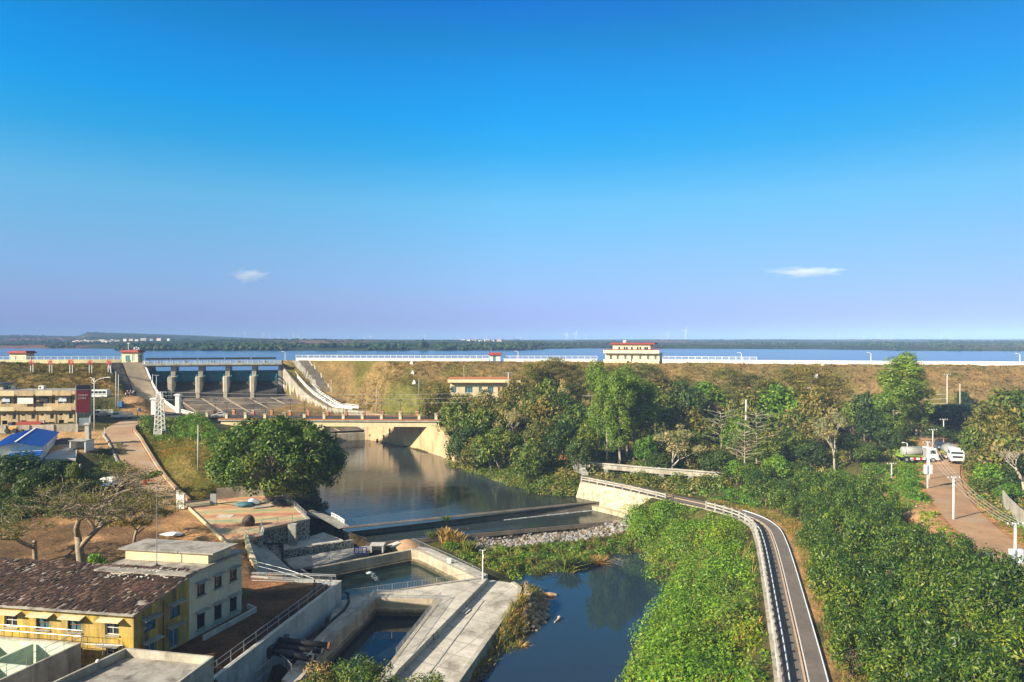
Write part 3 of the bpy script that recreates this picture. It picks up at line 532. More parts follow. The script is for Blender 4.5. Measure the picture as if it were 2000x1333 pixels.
# ------------------------------------------------------------------ posts-and-rails of any kind
def along(pl, step):
    pl = [Vector(p) for p in pl]; L = [0]
    for i in range(len(pl) - 1): L.append(L[-1] + (pl[i + 1] - pl[i]).length)
    n = max(1, round(L[-1] / step)); o = []
    for k in range(n + 1):
        s = L[-1] * k / n; i = min(max(j for j in range(len(L)) if L[j] <= s + 1e-6), len(pl) - 2)
        o.append(pl[i].lerp(pl[i + 1], (s - L[i]) / (L[i + 1] - L[i])))
    return o
def railing(label, pl, h=1.1, step=2.0, post=0.05, rails=(1.0, 0.12), rail=0.04, bars=0.0, mat='steel', matb=None, name='railing', cat='railing', group=None, square=False, each=True):
    pl = [Vector(p) for p in pl]; c = pl[0]
    t = thing(name, label, cat, c, group=group)
    ps = along(pl, step); mb = MB()
    for p in ps:
        if each: mb = MB()
        mb.box((p.x, p.y, p.z + h / 2), (post, post, h)) if square else mb.tube([p, p + V(0, 0, h)], post / 2, 6)
        if each: mb.build('post', M[matb or mat], t)
    if each: mb = MB()
    for r in rails:
        for i in range(len(ps) - 1):
            a, b_ = ps[i] + V(0, 0, h * r), ps[i + 1] + V(0, 0, h * r)
            if square: d = (b_ - a).normalized(); mb.bar(a + d * post / 2, b_ - d * post / 2, rail, rail * 1.3)
            else: mb.tube([a, b_], rail / 2, 6)
    if bars:
        for p in along(pl, bars)[1:-1]:
            mb.bar(p + V(0, 0, h * rails[-1]), p + V(0, 0, h * rails[0]), 0.022, 0.022)
    mb.build('rails', M[mat], t)
    return t
M['fence'] = mk('weathered_white_concrete', (0.50, 0.47, 0.42), (0.30, 0.28, 0.245), 0.9, stain=(0.2, 0.18, 0.15), streak=0.4)
# white concrete fence on the path edge: posts with two rails
fa = [p for p in lift(PATH_L, -0.1, 0) if p.y > 127]; fb = [p for p in lift(PATH_L, -0.1, 0) if p.y < 121]
railing('white concrete post and rail fence along the stone river wall', fa, 1.15, 2.1, 0.24, (0.80, 0.40), 0.15, mat='fence', name='concrete_fence', cat='fence', square=True)
railing('white concrete fence beside the bushes, running down along the near stretch of brown path', fb, 1.3, 1.9, 0.24, (0.78, 0.38), 0.15, mat='fence', name='concrete_fence', cat='fence', square=True)
tag(curb(fb, 0.2, 0.65, -2.6, -0.03).build('retaining_wall', M['concw']), 'stained concrete retaining wall under the fence of the brown path', 'wall')
# stone river wall below the upper fence
M['stone'] = None
def stonemat(name, c1, c2, mortar, sc):
    m, t, b = nodes(name); tc_ = t.nodes.new('ShaderNodeTexCoord')
    v = t.nodes.new('ShaderNodeTexVoronoi'); v.feature = 'DISTANCE_TO_EDGE'; v.inputs['Scale'].default_value = sc
    v2 = t.nodes.new('ShaderNodeTexVoronoi'); v2.inputs['Scale'].default_value = sc
    t.links.new(tc_.outputs['Object'], v.inputs['Vector']); t.links.new(tc_.outputs['Object'], v2.inputs['Vector'])
    sp = t.nodes.new('ShaderNodeSeparateColor'); t.links.new(v2.outputs['Color'], sp.inputs[0])
    c = ramp(t, sp.outputs[0], [(0, c2), (1, c1)]); f = ramp(t, v.outputs['Distance'], [(0.03, (1, 1, 1)), (0.09, (0, 0, 0))])
    n1 = noise(t, 0.5, 5); c = mixc(t, 0.7, c, ramp(t, n1, [(0.35, (0.6,) * 3), (0.7, (1.3,) * 3)]), 'MULTIPLY')
    t.links.new(mixc(t, f, c, mortar), b.inputs['Base Color']); b.inputs['Roughness'].default_value = 0.9; bump(t, b, v.outputs['Distance'], 0.5, 0.15); return m
M['stone'] = stonemat('mortared_stone', (0.20, 0.18, 0.155), (0.06, 0.055, 0.05), (0.46, 0.43, 0.37), 1.7)
M['stonetan'] = stonemat('tan_stone', (0.52, 0.42, 0.27), (0.32, 0.25, 0.15), (0.50, 0.43, 0.31), 1.1)
wl = [p for p in lift(PATH_L, -0.45, 0) if 118 < p.y < 150]
mb = MB(); mb.loft([[(p.x, p.y, 10.06), (q.x, q.y, 10.06), (q2.x, q2.y, 5.2), (p2.x, p2.y, 5.2)] for p, q, q2, p2 in zip(wl, offset(wl, .5), offset(wl, .5), offset(wl, -2.2))])
t = thing('river_wall', 'tan stone river wall under the white fence, right of the weir', 'wall', wl[0])
mb.build('wall', M['stonetan'], t); curb(wl, -2.1, 1.1, -4.6, -3.6).build('footing', M['stonetan'], t)
# ------------------------------------------------------------------ dam crest
CL = smooth_line(CREST, 4)
def crest_at(px, off=-2.2, z=ZCREST):
    pl = offset([z3(p) for p in CL], off)
    for i in range(len(pl) - 1):
        a, b_ = pl[i], pl[i + 1]; fa_, fb_ = a.x * F - (px - 1000) * a.y, b_.x * F - (px - 1000) * b_.y
        if fa_ <= 0 <= fb_: q = a.lerp(b_, -fa_ / (fb_ - fa_)); return V(q.x, q.y, z)
def crestline(p0, p1, off=-2.2, n=24): return [crest_at(p0 + (p1 - p0) * k / n, off) for k in range(n + 1)]
def crest_wall(p0, p1, hw, label, rail=True, mat='whiteb', base='cream', off=-2.2):
    pl = crestline(p0, p1, off); t = thing('crest_wall', label, 'wall', pl[0])
    curb(pl, 0.15, 0.3, -0.6, hw).build('base_wall', M[base], t)
    if rail:
        ps = along(lift(pl, 0, hw), 2.2); mb = MB()
        for p in ps: mb.box((p.x, p.y, p.z + 0.6), (0.14, 0.14, 1.2))
        for i in range(len(ps) - 1):
            for h in (1.12, 0.12): mb.bar(ps[i] + V(0, 0, h), ps[i + 1] + V(0, 0, h), 0.07, 0.1)
        for p in along(lift(pl, 0, hw), 0.36): mb.bar(p + V(0, 0, .1), p + V(0, 0, 1.1), 0.045, 0.045)
        mb.build('railing', M[mat], t)
    return t
crest_wall(-60, 236, 0.85, 'cream crest wall with pale blue railing behind the red characters')
crest_wall(578, 955, 0.85, 'white crest wall with pale railing between the spillway and the small booth', mat='white', base='white', off=.6)
crest_wall(984, 1166, 0.85, 'white crest wall with pale railing between the small booth and the cream house', mat='white', base='white')
crest_wall(1294, 1478, 0.95, 'white crest wall with railing just right of the cream house', mat='white', base='white')
crest_wall(1479, 2060, 1.1, 'long plain white crest wall without railing, towards the right end of the dam', False, base='white')
def dim(name, mb, mat, par, bev=0): return mb.build(name, M[mat], par, bevel=bev)
# ------------------------------------------------------------------ spillway with radial gates
u = (GR - GL).normalized(); u3 = V(u.x, u.y, 0); n3 = V(u.y, -u.x, 0); LG = (GR - GL).length; NB = 5; bay = LG / NB; rz = math.atan2(u.y, u.x)
def G(s, n, z): return V(GL.x, GL.y, 0) + u3 * s + n3 * n + V(0, 0, z)
M['nose'] = mk('pier_nose_concrete', (0.66, 0.57, 0.42), (0.46, 0.39, 0.29), 0.4, stain=(0.14, 0.12, 0.09), streak=0.8); M['wetsill'] = mk('black_wet_concrete', (0.07, 0.065, 0.06), (0.03, 0.028, 0.027), 0.5)  # pier noses: sunlit brightness painted in as a paler base; the streaks are stains
sp = thing('spillway', 'concrete spillway with five blue radial gates under a railed deck', 'spillway', G(LG / 2, 0, 20))
for k in range(NB + 1):
    s = k * bay; mb = MB(); wd = 1.9 if 0 < k < NB else 1.6
    mb.box(G(s, -1.5, 25.2), (wd * .8, 5, 11.5), rz)
    p_ = mb.build('pier', M['conc'], sp, bevel=0.06)
    mb = MB(); mb.prism([G(s - wd / 2, 1.02, 0), G(s - wd / 2, 4.2, 0), G(s - wd * .3, 5.2, 0), G(s + wd * .3, 5.2, 0), G(s + wd / 2, 4.2, 0), G(s + wd / 2, 1.02, 0)], 18.8, 27.0)
    if 0 < k < NB: mb.build('pier_nose', M['nose'], p_)
for k in range(NB):
    s0, s1 = k * bay + .78, (k + 1) * bay - .78; prof_ = []
    for i in range(9):
        a = R(-4 + 40 * i / 8); prof_.append((4.6 - 6.1 * math.cos(a), 25.3 + 6.1 * math.sin(a)))
    mb = MB(); mb.loft([[G(s0, n_, z_), G(s1, n_, z_), G(s1, n_ - .12, z_), G(s0, n_ - .12, z_)] for n_, z_ in prof_])
    for i in range(1, 9, 2): n_, z_ = prof_[i]; mb.bar(G(s0, n_ + .12, z_), G(s1, n_ + .12, z_), .22, .16)
    for f_ in (.2, .4, .6, .8):
        for i in range(8): mb.bar(G(s0 + (s1 - s0) * f_, prof_[i][0] + .1, prof_[i][1]), G(s0 + (s1 - s0) * f_, prof_[i + 1][0] + .1, prof_[i + 1][1]), .12, .18)
    g = mb.build('gate', M['gateblue'], sp)
    for s_ in (s0 + .5, s1 - .5):
        mb = MB()
        for i in (2, 6): mb.bar(G(s_, prof_[i][0], prof_[i][1]), G(s_, 3.4, 25.6 + (i - 4) * .15), .3, .35)
        mb.bar(G(s_, (prof_[2][0] + 3.4) / 2, (prof_[2][1] + 25.3) / 2), G(s_, (prof_[6][0] + 3.4) / 2, (prof_[6][1] + 25.9) / 2), .15, .15)
        mb.build('arm', M['gateblue'], g)
    mb = MB(); mb.loft([[G(s_, -3.6, 19), G(s_, -3.6, 24.6), G(s_, -1.0, 25.0), G(s_, 1.2, 24.0), G(s_, 3.4, 22.2), G(s_, 5.0, 21.35), G(s_, 5.0, 19)] for s_ in (s0, s1)]); mb.build('sill', M['wetsill'], sp)
MB().box(G(LG / 2, 0.3, 31.15), (LG + 1.6, 4.2, 0.55), rz).build('deck', M['conc'], sp, bevel=0.05)
mb = MB()
for k in range(NB):
    for n_ in (-.8, 1.5): mb.box(G((k + .5) * bay, n_, 30.62), (bay - 1.6, .35, .5), rz)
mb.build('deck_beam', M['conc'], sp)
rl = [G(-.4, 2.25, 31.43), G(LG + .4, 2.25, 31.43)]; mb = MB(); mb2 = MB()
for p in along(rl, 1.9): mb.box(p + V(0, 0, .52), (.22, .22, 1.04), rz)
for h in (.92, .5, .12): mb2.bar(rl[0] + V(0, 0, h), rl[1] + V(0, 0, h), .1, .16)
mb.v and [mb.add(mb2.v, mb2.f)]; mb.build('railing', M['whiteb'], sp)
for k in range(NB):                       # low dark hoist covers behind the railing
    if k: a, b_ = k * bay - .6, (k + 1) * bay - 2.2
    else: a, b_ = 0.2, bay - 2.2
    mb = MB().box(G((a + b_) / 2, -1.2, 33.15), (b_ - a + .9, 2.2, .62), rz); hc = mb.build('hoist_cover', M['dark'], sp)
    mb = MB()
    for s in (a, (a + b_) / 2, b_):
        for n_ in (-2.1, -.3): mb.box(G(s, n_, 32.22), (.12, .12, 1.57), rz)
    mb.bar(G(a, -2.1, 31.5), G(b_, -2.1, 31.5), .1, .1); mb.build('railing', M['whiteb'], hc)
    MB().box(G((a + b_) / 2 + .6, -1.2, 31.9), (1.1, 1.2, .9), rz).build('hoist', M['dark'], hc)
# apron
def AP(a, c, dz=0.0):                     # a across 0..1, c down 0..1
    t0, t1 = GL.lerp(GR, a), EL.lerp(ER, a); p = t0.lerp(t1, c); return V(p.x, p.y, 21.3 + (10.2 - 21.3) * c + dz)
mb = MB(); ng = 8
mb.add([AP(i / ng, j / ng) for j in range(ng + 1) for i in range(ng + 1)], [(j * (ng + 1) + i, (j + 1) * (ng + 1) + i, (j + 1) * (ng + 1) + i + 1, j * (ng + 1) + i + 1) for j in range(ng) for i in range(ng)])
M['apron'] = mk('stained_apron', (0.19, 0.145, 0.105), (0.06, 0.054, 0.048), 0.16, stain=(0.03, 0.028, 0.026)); M['joint'] = mk('pale_joint', (0.52, 0.42, 0.28), (0.34, 0.27, 0.19), 0.4)
ap = tag(mb.build('spillway_apron', M['joint']), 'sloping spillway apron of stained concrete slabs with pale joints', 'apron')
mb = MB()
for i in range(6):
    for j in range(7):
        c0, c1 = j / 7 + .006 + (i % 2) * .03, (j + 1) / 7 - .006 + (i % 2) * .03; a0, a1 = i / 6 + .008, (i + 1) / 6 - .008
        c1 = min(c1, .995); q = [AP(a0, c0), AP(a1, c0), AP(a1, c1), AP(a0, c1)]
        mb.add(q + [p + V(0, 0, .07) for p in q], [(4, 7, 6, 5), (0, 1, 5, 4), (1, 2, 6, 5), (2, 3, 7, 6), (3, 0, 4, 7)])
mb.build('slab', M['apron'], ap)
def side_wall(A, B, off, pr, th, label, mat):
    rings = []; t0 = max(pr[0][0], 0); lo = lambda t: 21.3 + (10.2 - 21.3) * t - .8
    ps = prof(A, B, 0, pr); po = prof(A, B, off, pr); c = len(ps) - 1
    mb = MB(); mb.loft([[(p.x, p.y, lo(max(t, 0))), (p.x, p.y, p.z), (q.x, q.y, q.z), (q.x, q.y, lo(max(t, 0)))] for p, q, (t, z) in zip(ps, po, pr)])
    o = tag(mb.build('spillway_wall', M[mat]), label, 'wall'); return ps, po
fine = lambda pr, n=30: [(t, float(np.interp(t, [a for a, _ in pr], [b for _, b in pr]))) for t in np.linspace(pr[0][0], pr[-1][0], n)]
side_wall(GR, ER, 0.9, fine(WALL_R), .9, 'curving stained concrete wall along the right side of the spillway apron', 'concw')
pl_, _ = side_wall(GL, EL, -0.9, fine(WALL_L), .9, 'concrete wall along the left side of the spillway, falling steeply', 'concw')
pl_ = prof(GL, EL, -0.45, fine(WALL_L)); railing('white balustrade falling along the left edge of the spillway', pl_, 1.1, 2.4, .22, (.9, .45, .15), .16, mat='white', name='balustrade', cat='balustrade', square=True, each=False)
# stair with white balustrades right of the spillway
rr = prof(GR, ER, 4.2, fine(WALL_R)[:-6]); t = thing('stair', 'long white stair with balustrades falling along the right side of the spillway', 'stair', rr[-1])
strip(rr, 1.3, 1.3, .06).build('steps', M['concl'], t)
for s in (1.45, -1.45):
    q = lift(rr, s, .05); mb = MB(); mb.loft([[(a.x, a.y, a.z - .3), (a.x, a.y, a.z + .5), (b_.x, b_.y, b_.z + .5), (b_.x, b_.y, b_.z - .3)] for a, b_ in zip(q, offset(q, .22))])
    for p in along(q, 1.5): mb.box(p + V(0, 0, .75), (.26, .26, .6), rz)
    for i in range(len(q) - 1): mb.bar(q[i] + V(0, 0, 1.02), q[i + 1] + V(0, 0, 1.02), .2, .14)
    mb.build('balustrade', M['white'], t)
def drape(quad, nu, nv, dz, name, mat, parent=None):   # sheet laid on the ground between four corner pixels
    a, b_, c, d = [Vector(q) for q in quad]; mb = MB(); vs = []
    for j in range(nv + 1):
        for i in range(nu + 1):
            p = a.lerp(b_, i / nu).lerp(d.lerp(c, i / nu), j / nv); g = gpt(p.x, p.y); vs.append((g.x, g.y, g.z + dz))
    mb.add(vs, [(j * (nu + 1) + i, (j + 1) * (nu + 1) + i, (j + 1) * (nu + 1) + i + 1, j * (nu + 1) + i + 1) for j in range(nv) for i in range(nu)])
    return mb.build(name, M[mat], parent)
M['darkstone'] = mk('dark_stone_paving', (0.15, 0.13, 0.11), (0.08, 0.07, 0.06), 0.8)
t = thing('drain', 'grey concrete drain falling beside the white stair', 'drain', gpt(600, 738)); drape([(570, 707.5), (583, 707.5), (630, 769), (619, 768)], 3, 26, .12, 'channel', 'conc', t)
t = thing('stone_steps', 'dark stone steps falling down the dry dam slope right of the white stair', 'steps', gpt(615, 738)); drape([(583.3, 707.5), (602, 707.5), (648, 769), (630.3, 769)], 5, 26, .14, 'steps', 'darkstone', t); drape([(602.3, 707.5), (604, 707.5), (650.5, 769), (648.3, 769)], 1, 26, .22, 'edge', 'concl', t)
M['ramp'] = mk('tan_ramp_concrete', (0.60, 0.46, 0.30), (0.46, 0.34, 0.22), 0.3)
# tan ramp and dark steps left of the spillway
rl_ = prof(GL, EL, -3.9, fine(WALL_L)[:-7]); struct('ramp', strip(rl_, 2.9, 3.2, .1), M['ramp'])
dk = [V(p.x, p.y, max(p.z, ground(p.x, p.y) + .12)) for p in lift(prof(GL, EL, -3.9, fine(WALL_L)[:-14]), -5.6, .1)]
t = thing('stone_steps', 'dark stone steps falling beside the tan ramp under the gatehouse', 'steps', dk[-1]); strip(dk, 2.0, 2.0).build('steps', M['darkstone'], t); curb(dk, -1.95, .2, -.3, .2).build('edge', M['concl'], t)
# ------------------------------------------------------------------ bridge
BA, BB = V(-97, 206.6, 16.5), V(-20.5, 203.2, 16.5); bu = (BB - BA).normalized(); bn = V(bu.y, -bu.x, 0); LB = (BB - BA).length; brz = math.atan2(bu.y, bu.x)
def B(s, n, z): return BA + bu * s + bn * n + V(0, 0, z - 16.5)
br = thing('road_bridge', 'concrete road bridge with cream pillars along its dark railings, below the spillway', 'bridge', B(LB / 2, 0, 15))
MB().box(B(LB / 2, 0, 16.2), (LB, 9.6, .44), brz).build('deck', M['concl'], br)
mb = MB()
for n_ in (-4, -1.3, 1.3, 4): mb.box(B(LB / 2, n_, 15.2), (LB - .4, .6, 1.55), brz)
mb.build('girder', M['beige'], br)
for n_, nm in ((4.72, 'beige'), (-4.72, 'orange')): MB().box(B(LB / 2, n_, 16.5), (LB, .5, .26), brz).build('kerb', M['orange'], br)
FP = [405, 443, 480, 518, 556, 595, 633.5, 671, 708, 745.5, 782, 819, 852]; RP = [420, 457, 495, 531, 567, 602.5, 640, 676, 711, 747, 782, 815]
def brk(px, n_):                          # position along the bridge seen in column px on the line n
    a, b_ = B(0, n_, 16.6), B(LB, n_, 16.6); s = (px - 1000) / F; dx, dy = b_.x - a.x, b_.y - a.y; t_ = (s * a.y - a.x) / (dx - s * dy); return t_ * LB
lamps = []
for n_, pxs, mt in ((4.6, FP, 'beige'), (-4.6, RP, 'orange')):
    ss = [brk(p, n_) for p in pxs]
    for i, s in enumerate(ss):
        mb = MB().box(B(s, n_, 17.25), (.78, .78, 1.3), brz); p_ = mb.build('pillar', M[mt], br, bevel=.03)
        MB().box(B(s, n_, 17.98), (1.0, 1.0, .16), brz).build('cap', M['concl'], p_)
        if i % 2 == (0 if n_ > 0 else 1): MB().lathe(B(s, n_, 18.06), [(.28, 0), (.3, .1), (.55, .32), (.58, .42), (.3, .44)], 10).build('bowl', M[mt], p_)
        else: lamps.append((B(s, n_, 18.06), n_ > 0))
    mb = MB(); mb2 = MB(); ss.sort()
    for a, b_ in zip(ss, ss[1:]):
        for h in (17.55, 17.2, 16.75): mb.bar(B(a + .38, n_, h), B(b_ - .38, n_, h), .07, .1)
        for k in range(1, 16): q = a + .38 + (b_ - a - .76) * k / 16; mb2.bar(B(q, n_, 16.62), B(q, n_, 17.52), .045, .045)
    mb.add(mb2.v, mb2.f); mb.build('railing', M['dark'], br)
for px in (480, 624):
    s = brk(px, 4); mb = MB().box(B(s, 0, 9.5), (1.3, 8.2, 9.0), brz); p_ = mb.build('pier', M['concl'], br, bevel=.1)
    mb = MB(); mb.loft([[B(s - 1 - k, -4.6, z_), B(s + 1 + k, -4.6, z_), B(s + 1 + k, 4.6, z_), B(s - 1 - k, 4.6, z_)] for k, z_ in ((-.3, 13.2), (.5, 13.9), (.5, 14.4))]); mb.build('pier_cap', M['beige'], p_)
# street lamps on the bridge
def bridge_lamp(p, rear):
    t = thing('street_lamp', '', 'street lamp', p, group='black lamps on the bridge pillars')
    MB().tube([V(0, 0, 0), V(0, 0, .25), V(0, 0, 3.2)], [.14, .08, .06], 8).build('post', M['dark'], t, local=True)
    MB().bar((-.45, 0, 2.9), (.45, 0, 2.9), .06, .06).build('arm', M['dark'], t, local=True)
    for x in (-.45, .45, 0): MB().lathe((x, 0, 3.0 if x else 3.25), [(.05, 0), (.17, .12), (.19, .3), (.1, .42), (.02, .46)], 10).build('lantern', M['dark'], t, local=True)
    return t
L0 = bridge_lamp(lamps[0][0], lamps[0][1]); LS = [(L0, lamps[0][1])]
for p, fr in lamps[1:]: LS.append((dup(L0, p, brz), fr))
for side, nm in ((True, 'on the cream pillars of the near bridge railing'), (False, 'on the orange pillars of the far bridge railing')):
    g = sorted([o for o, s in LS if s == side], key=lambda o: o.location.x / o.location.y)
    for i, o in enumerate(g): o['label'] = ordlabel(i, len(g), 'black lamps ' + nm)
# stilling basin walls
t = thing('basin_wall', 'stained concrete end wall of the stilling basin seen under the bridge', 'wall', ER)
mb = MB(); a, b_ = V(-90, 209, 0), V(ER.x, ER.y, 0); d = (b_ - a).normalized(); q = V(-d.y, d.x, 0)
mb.loft([[p + V(0, 0, 5), p + V(0, 0, 9.3), p + q * 2.6 + V(0, 0, 10.2), p + q * 2.6 + V(0, 0, 5)] for p in (a, b_)]); mb.build('wall', M['concw'], t)
wp = [(V(ER.x, ER.y, 0), 16.2), (W(738, 862, 33), 15.9), (W(760, 866, 33), 15.6), (W(800, 875, 33), 15.1), (W(830, 883, 33), 15.1), (W(862, 892, 33), 15.1), (W(875, 900, 33), 12.5), (W(888, 911, 33), 9.0)]
M['rustwall'] = mk('rust_streaked_wall', (0.56, 0.40, 0.22), (0.42, 0.29, 0.16), 0.3, stain=(0.14, 0.09, 0.05), streak=0.8)
pts = [V(p.x, p.y, z) for p, z in wp]; o2 = offset(pts, 1.0); t = thing('abutment_wall', 'tall rust streaked abutment wall under the right end of the bridge', 'wall', pts[3])
MB().loft([[(p.x, p.y, 5), (p.x, p.y, p.z), (q.x, q.y, q.z), (q.x, q.y, 5)] for p, q in zip(pts, o2)]).build('wall', M['rustwall'], t)
c = W(758, 862, 33); d = (pts[2] - pts[1]).normalized(); MB().bar(V(c.x, c.y, 7.9) - d * .3 - V(0, .25, 0), V(c.x, c.y, 7.9) + d * 1.2 - V(0, .25, 0), .5, 2.0).build('outlet', M['black'], t)
MB().bar(V(c.x, c.y, 9.3) - d * .6 - V(0, .3, 0), V(c.x, c.y, 9.3) + d * 1.5 - V(0, .3, 0), .7, .5).build('outlet_hood', M['concw'], t)
M['foam'] = mk('white_water', (0.8, 0.82, 0.82), (0.45, 0.5, 0.5), 2.0, rough=0.5)
mb = MB(); vs = []
for k in range(10):
    f_ = k / 9; p = c.lerp(W(737, 868.5, 33), f_); r = .7 * (1 - f_) + .15
    vs.append([(p.x - r * .3, p.y - 1 - r, ZUP + .02), (p.x, p.y - 1, ZUP + .02 + .35 * (1 - f_)), (p.x + r * .3, p.y - 1 + r, ZUP + .02)])
mb.loft(vs, False); tag(mb.build('foam', M['foam'], None, True), kind='stuff')
# left abutment under the bridge
mb = MB(); mb.loft([[V(-100, y, 4), V(-100, y, 15.9), V(-94, y, 15.9), V(-86, y, 9), V(-82, y, 6.2), V(-82, y, 4)] for y in (199, 212)])
tag(mb.build('abutment', M['concl']), 'pale sloping concrete abutment under the left end of the bridge', 'abutment')
# weir
wa, wb = W(672, 1031, 33), W(1194, 977.5, 33); d = (wb - wa).normalized(); q = V(d.y, -d.x, 0)
t = thing('weir', 'long low dark concrete weir across the river', 'weir', wa.lerp(wb, .5))
M['weir'] = mk('wet_concrete', (0.19, 0.15, 0.12), (0.10, 0.08, 0.065), 0.4, rough=0.6)
MB().loft([[p + V(0, 0, -2.7), p - q * .6 + V(0, 0, .06), p + q * .5 + V(0, 0, .10), p + q * .8 + V(0, 0, -.4), p + q * 1.1 + V(0, 0, -1.26), p + q * 1.1 + V(0, 0, -2.7)] for p in (wa, wb)]).build('crest', M['weir'], t)
sa, sb = W(716, 1062, 34.3), W(1250, 1014, 34.3)
MB().bar(sa + V(0, 0, -.3), sb + V(0, 0, -.3), .3, .68).build('sill', M['weir'], t)
mb = MB(); r2 = np.random.default_rng(5)
for k in range(90):
    f_ = .55 + .42 * k / 90; p = wa.lerp(wb, f_) + q * (1.25 + r2.random() * .25); L = .2 + r2.random() * .5
    mb.bar(p + V(0, 0, -1.27), p + d * L + V(0, 0, -1.27), .12 + r2.random() * .12, .08)
tag(mb.build('foam', M['foam']), kind='stuff')
# ------------------------------------------------------------------ outlet basins, quay and terrace on the left bank
def slab_poly(name, pts, z0, z1, mat, label=None, cat=None, kind=None):
    o = MB().prism([(p[0], p[1]) for p in pts], z0, z1).build(name, M[mat]); return tag(o, label, cat, kind=kind)
def ringwall(poly, th, z0, z1, closed=True, skip=()):
    mb = MB(); n = len(poly); ar = sum(poly[i][0] * poly[(i + 1) % n][1] - poly[(i + 1) % n][0] * poly[i][1] for i in range(n)); sg = 1 if ar > 0 else -1
    o = grow(poly, th)
    for i in range(n if closed else n - 1):
        if i in skip: continue
        a, b_, c, d = poly[i], poly[(i + 1) % n], o[(i + 1) % n], o[i]; mb.prism([(q[0], q[1]) for q in (a, b_, c, d)], z0, z1)
    return mb
# walls of the two basins
t = thing('outlet_basin', 'concrete outlet basin with greenish rippled water and a black pipe spilling in', 'basin', V(-15, 105, 3))
w1 = ringwall(P1, .7, 1.0, ZAP + .12, True, (0, 6, 7, 8, 9)); w1.build('wall', M['basin'], t)
ringwall(grow(P1, -.35), .33, 1.0, 3.55, True, (0, 6, 7, 8, 9)).build('ledge', M['basin'], t)
t = thing('settling_basin', 'deep concrete settling basin with dark still water beside the pipes', 'basin', V(-15, 82, 3))
ringwall(P2, .55, 1.0, ZAP + .12, True, (3,)).build('wall', M['basin'], t)
ringwall(grow(P2, -.3), .28, 1.0, 3.7, True, (3,)).build('ledge', M['basin'], t)
wk = [P1[2], P1[3], P1[4]]; wo = offset([z3(p) for p in wk], 2.3); wo = wo if wo[1].y > wk[1].y else offset([z3(p) for p in wk], -2.3); wi = [z3(p) * 1.0 for p in grow(P1, .72)[2:5]]
MB().prism([(p.x, p.y) for p in wi] + [(p.x, p.y) for p in reversed(wo)], 3.2, ZAP + .09).build('walkway', M['slab'], bpy.data.objects['outlet_basin'])
# deck between the basins and the step down to the quay slab
DK = Ws([(655, 1176), (680, 1170), (885, 1138), (930, 1131), (950, 1131), (780, 1308), (760, 1335), (724, 1345), (769, 1288), (858, 1172), (732, 1169)], 35)
DK = [W(655, 1178, 35), W(682, 1171, 35), W(886, 1139, 35), W(934, 1131, 35), W(952, 1132, 35), W(778, 1310, 35), W(750, 1346, 35), W(733, 1346, 35), W(775, 1288, 35), W(862, 1171, 35), W(732, 1168, 35), W(636, 1262, 35), W(575, 1340, 35), W(550, 1330, 35), W(610, 1255, 35), W(640, 1225, 35)]
slab_poly('deck_slab', DK, ZAP - .9, ZAP + .1, 'slab', 'raised concrete deck between the outlet basin and the settling basin', 'slab')
QS = Ws([(953, 1132), (998, 1139), (1012, 1149), (1007, 1172), (985, 1197), (887, 1333), (878, 1360), (760, 1360), (779, 1311)], 35.7)
slab_poly('quay_slab', QS, ZAP - 2.4, 4.3, 'slab', 'lower concrete quay slab beside the pool, half in shade', 'slab')
qe = Ws([(998, 1139), (1012, 1149), (1007, 1172), (985, 1197), (887, 1333), (878, 1360)], 35.7)
mb = MB(); o1 = offset(qe, .55); o0 = offset(qe, -.02)
if (o1[2] - Vector((-10, 90, 4.3))).length < (qe[2] - Vector((-10, 90, 4.3))).length: o1 = offset(qe, -.55); o0 = offset(qe, .02)
mb.loft([[(p.x, p.y, 0.5), (p.x, p.y, 4.42), (q_.x, q_.y, 4.42), (2 * q_.x - p.x, 2 * q_.y - p.y, 0.5)] for p, q_ in zip(o0, o1)])
tag(mb.build('quay_wall', M['concw']), 'curved dark quay wall dropping from the slab to the pool', 'wall')
a, b_ = W(955, 1140, 35.68), W(790, 1317, 35.68); d = (b_ - a).normalized(); MB().bar(a + V(1.5, 0, .01) + d * 7, b_ + V(2.6, 0, .01), .12, .05).build('drain', M['conc']); tag(bpy.data.objects['drain.001'] if 'drain.001' in bpy.data.objects else bpy.data.objects['drain'], 'narrow drain groove along the lower quay slab', 'drain')
st = thing('steps', 'four short concrete steps between the raised deck and the quay slab', 'steps', W(905, 1178, 35.4))
p = W(893, 1183, 35); nd = V(.87, -.35, 0).normalized()
for k in range(4): MB().box((p.x + nd.x * (.3 + k * .38), p.y + nd.y * (.3 + k * .38), 5.0 - k * .17 - .28), (.36, 1.5, .5), math.atan2(nd.y, nd.x)).build('step', M['concl'], st)
# railings
rg = 'thin steel railings round the basins'
def rail(pxs, label, D=35 - .1, h=1.05, **k): return railing(label, [W(x, y, D) for x, y in pxs], h, 2.0, .06, (1, .12), .05, .22, group=rg, **k)
rail([(676, 1168), (935, 1132)], 'steel railing on the near side of the green outlet basin')
rail([(735, 1168), (857, 1170)], 'short steel railing across the far end of the dark settling basin')
rail([(861, 1172), (774, 1284)], 'steel railing along the quay side of the settling basin')
rail([(731, 1168), (648, 1250), (600, 1300)], 'steel railing between the settling basin and the tall yard wall')
rail([(806, 1064), (880, 1097), (938, 1126)], 'steel railing along the rocks side of the outlet basin, carrying a white notice')
rail([(590, 1112), (640, 1102), (720, 1087)], 'low steel railing on the far side of the outlet basin, by the blue sign')
rail([(577, 1118), (612, 1140)], 'short steel railing at the left corner of the outlet basin')
rail([(500, 1333), (545, 1292), (570, 1318)], 'white rail at the foot of the yard wall below the black pipes', D=34.8)
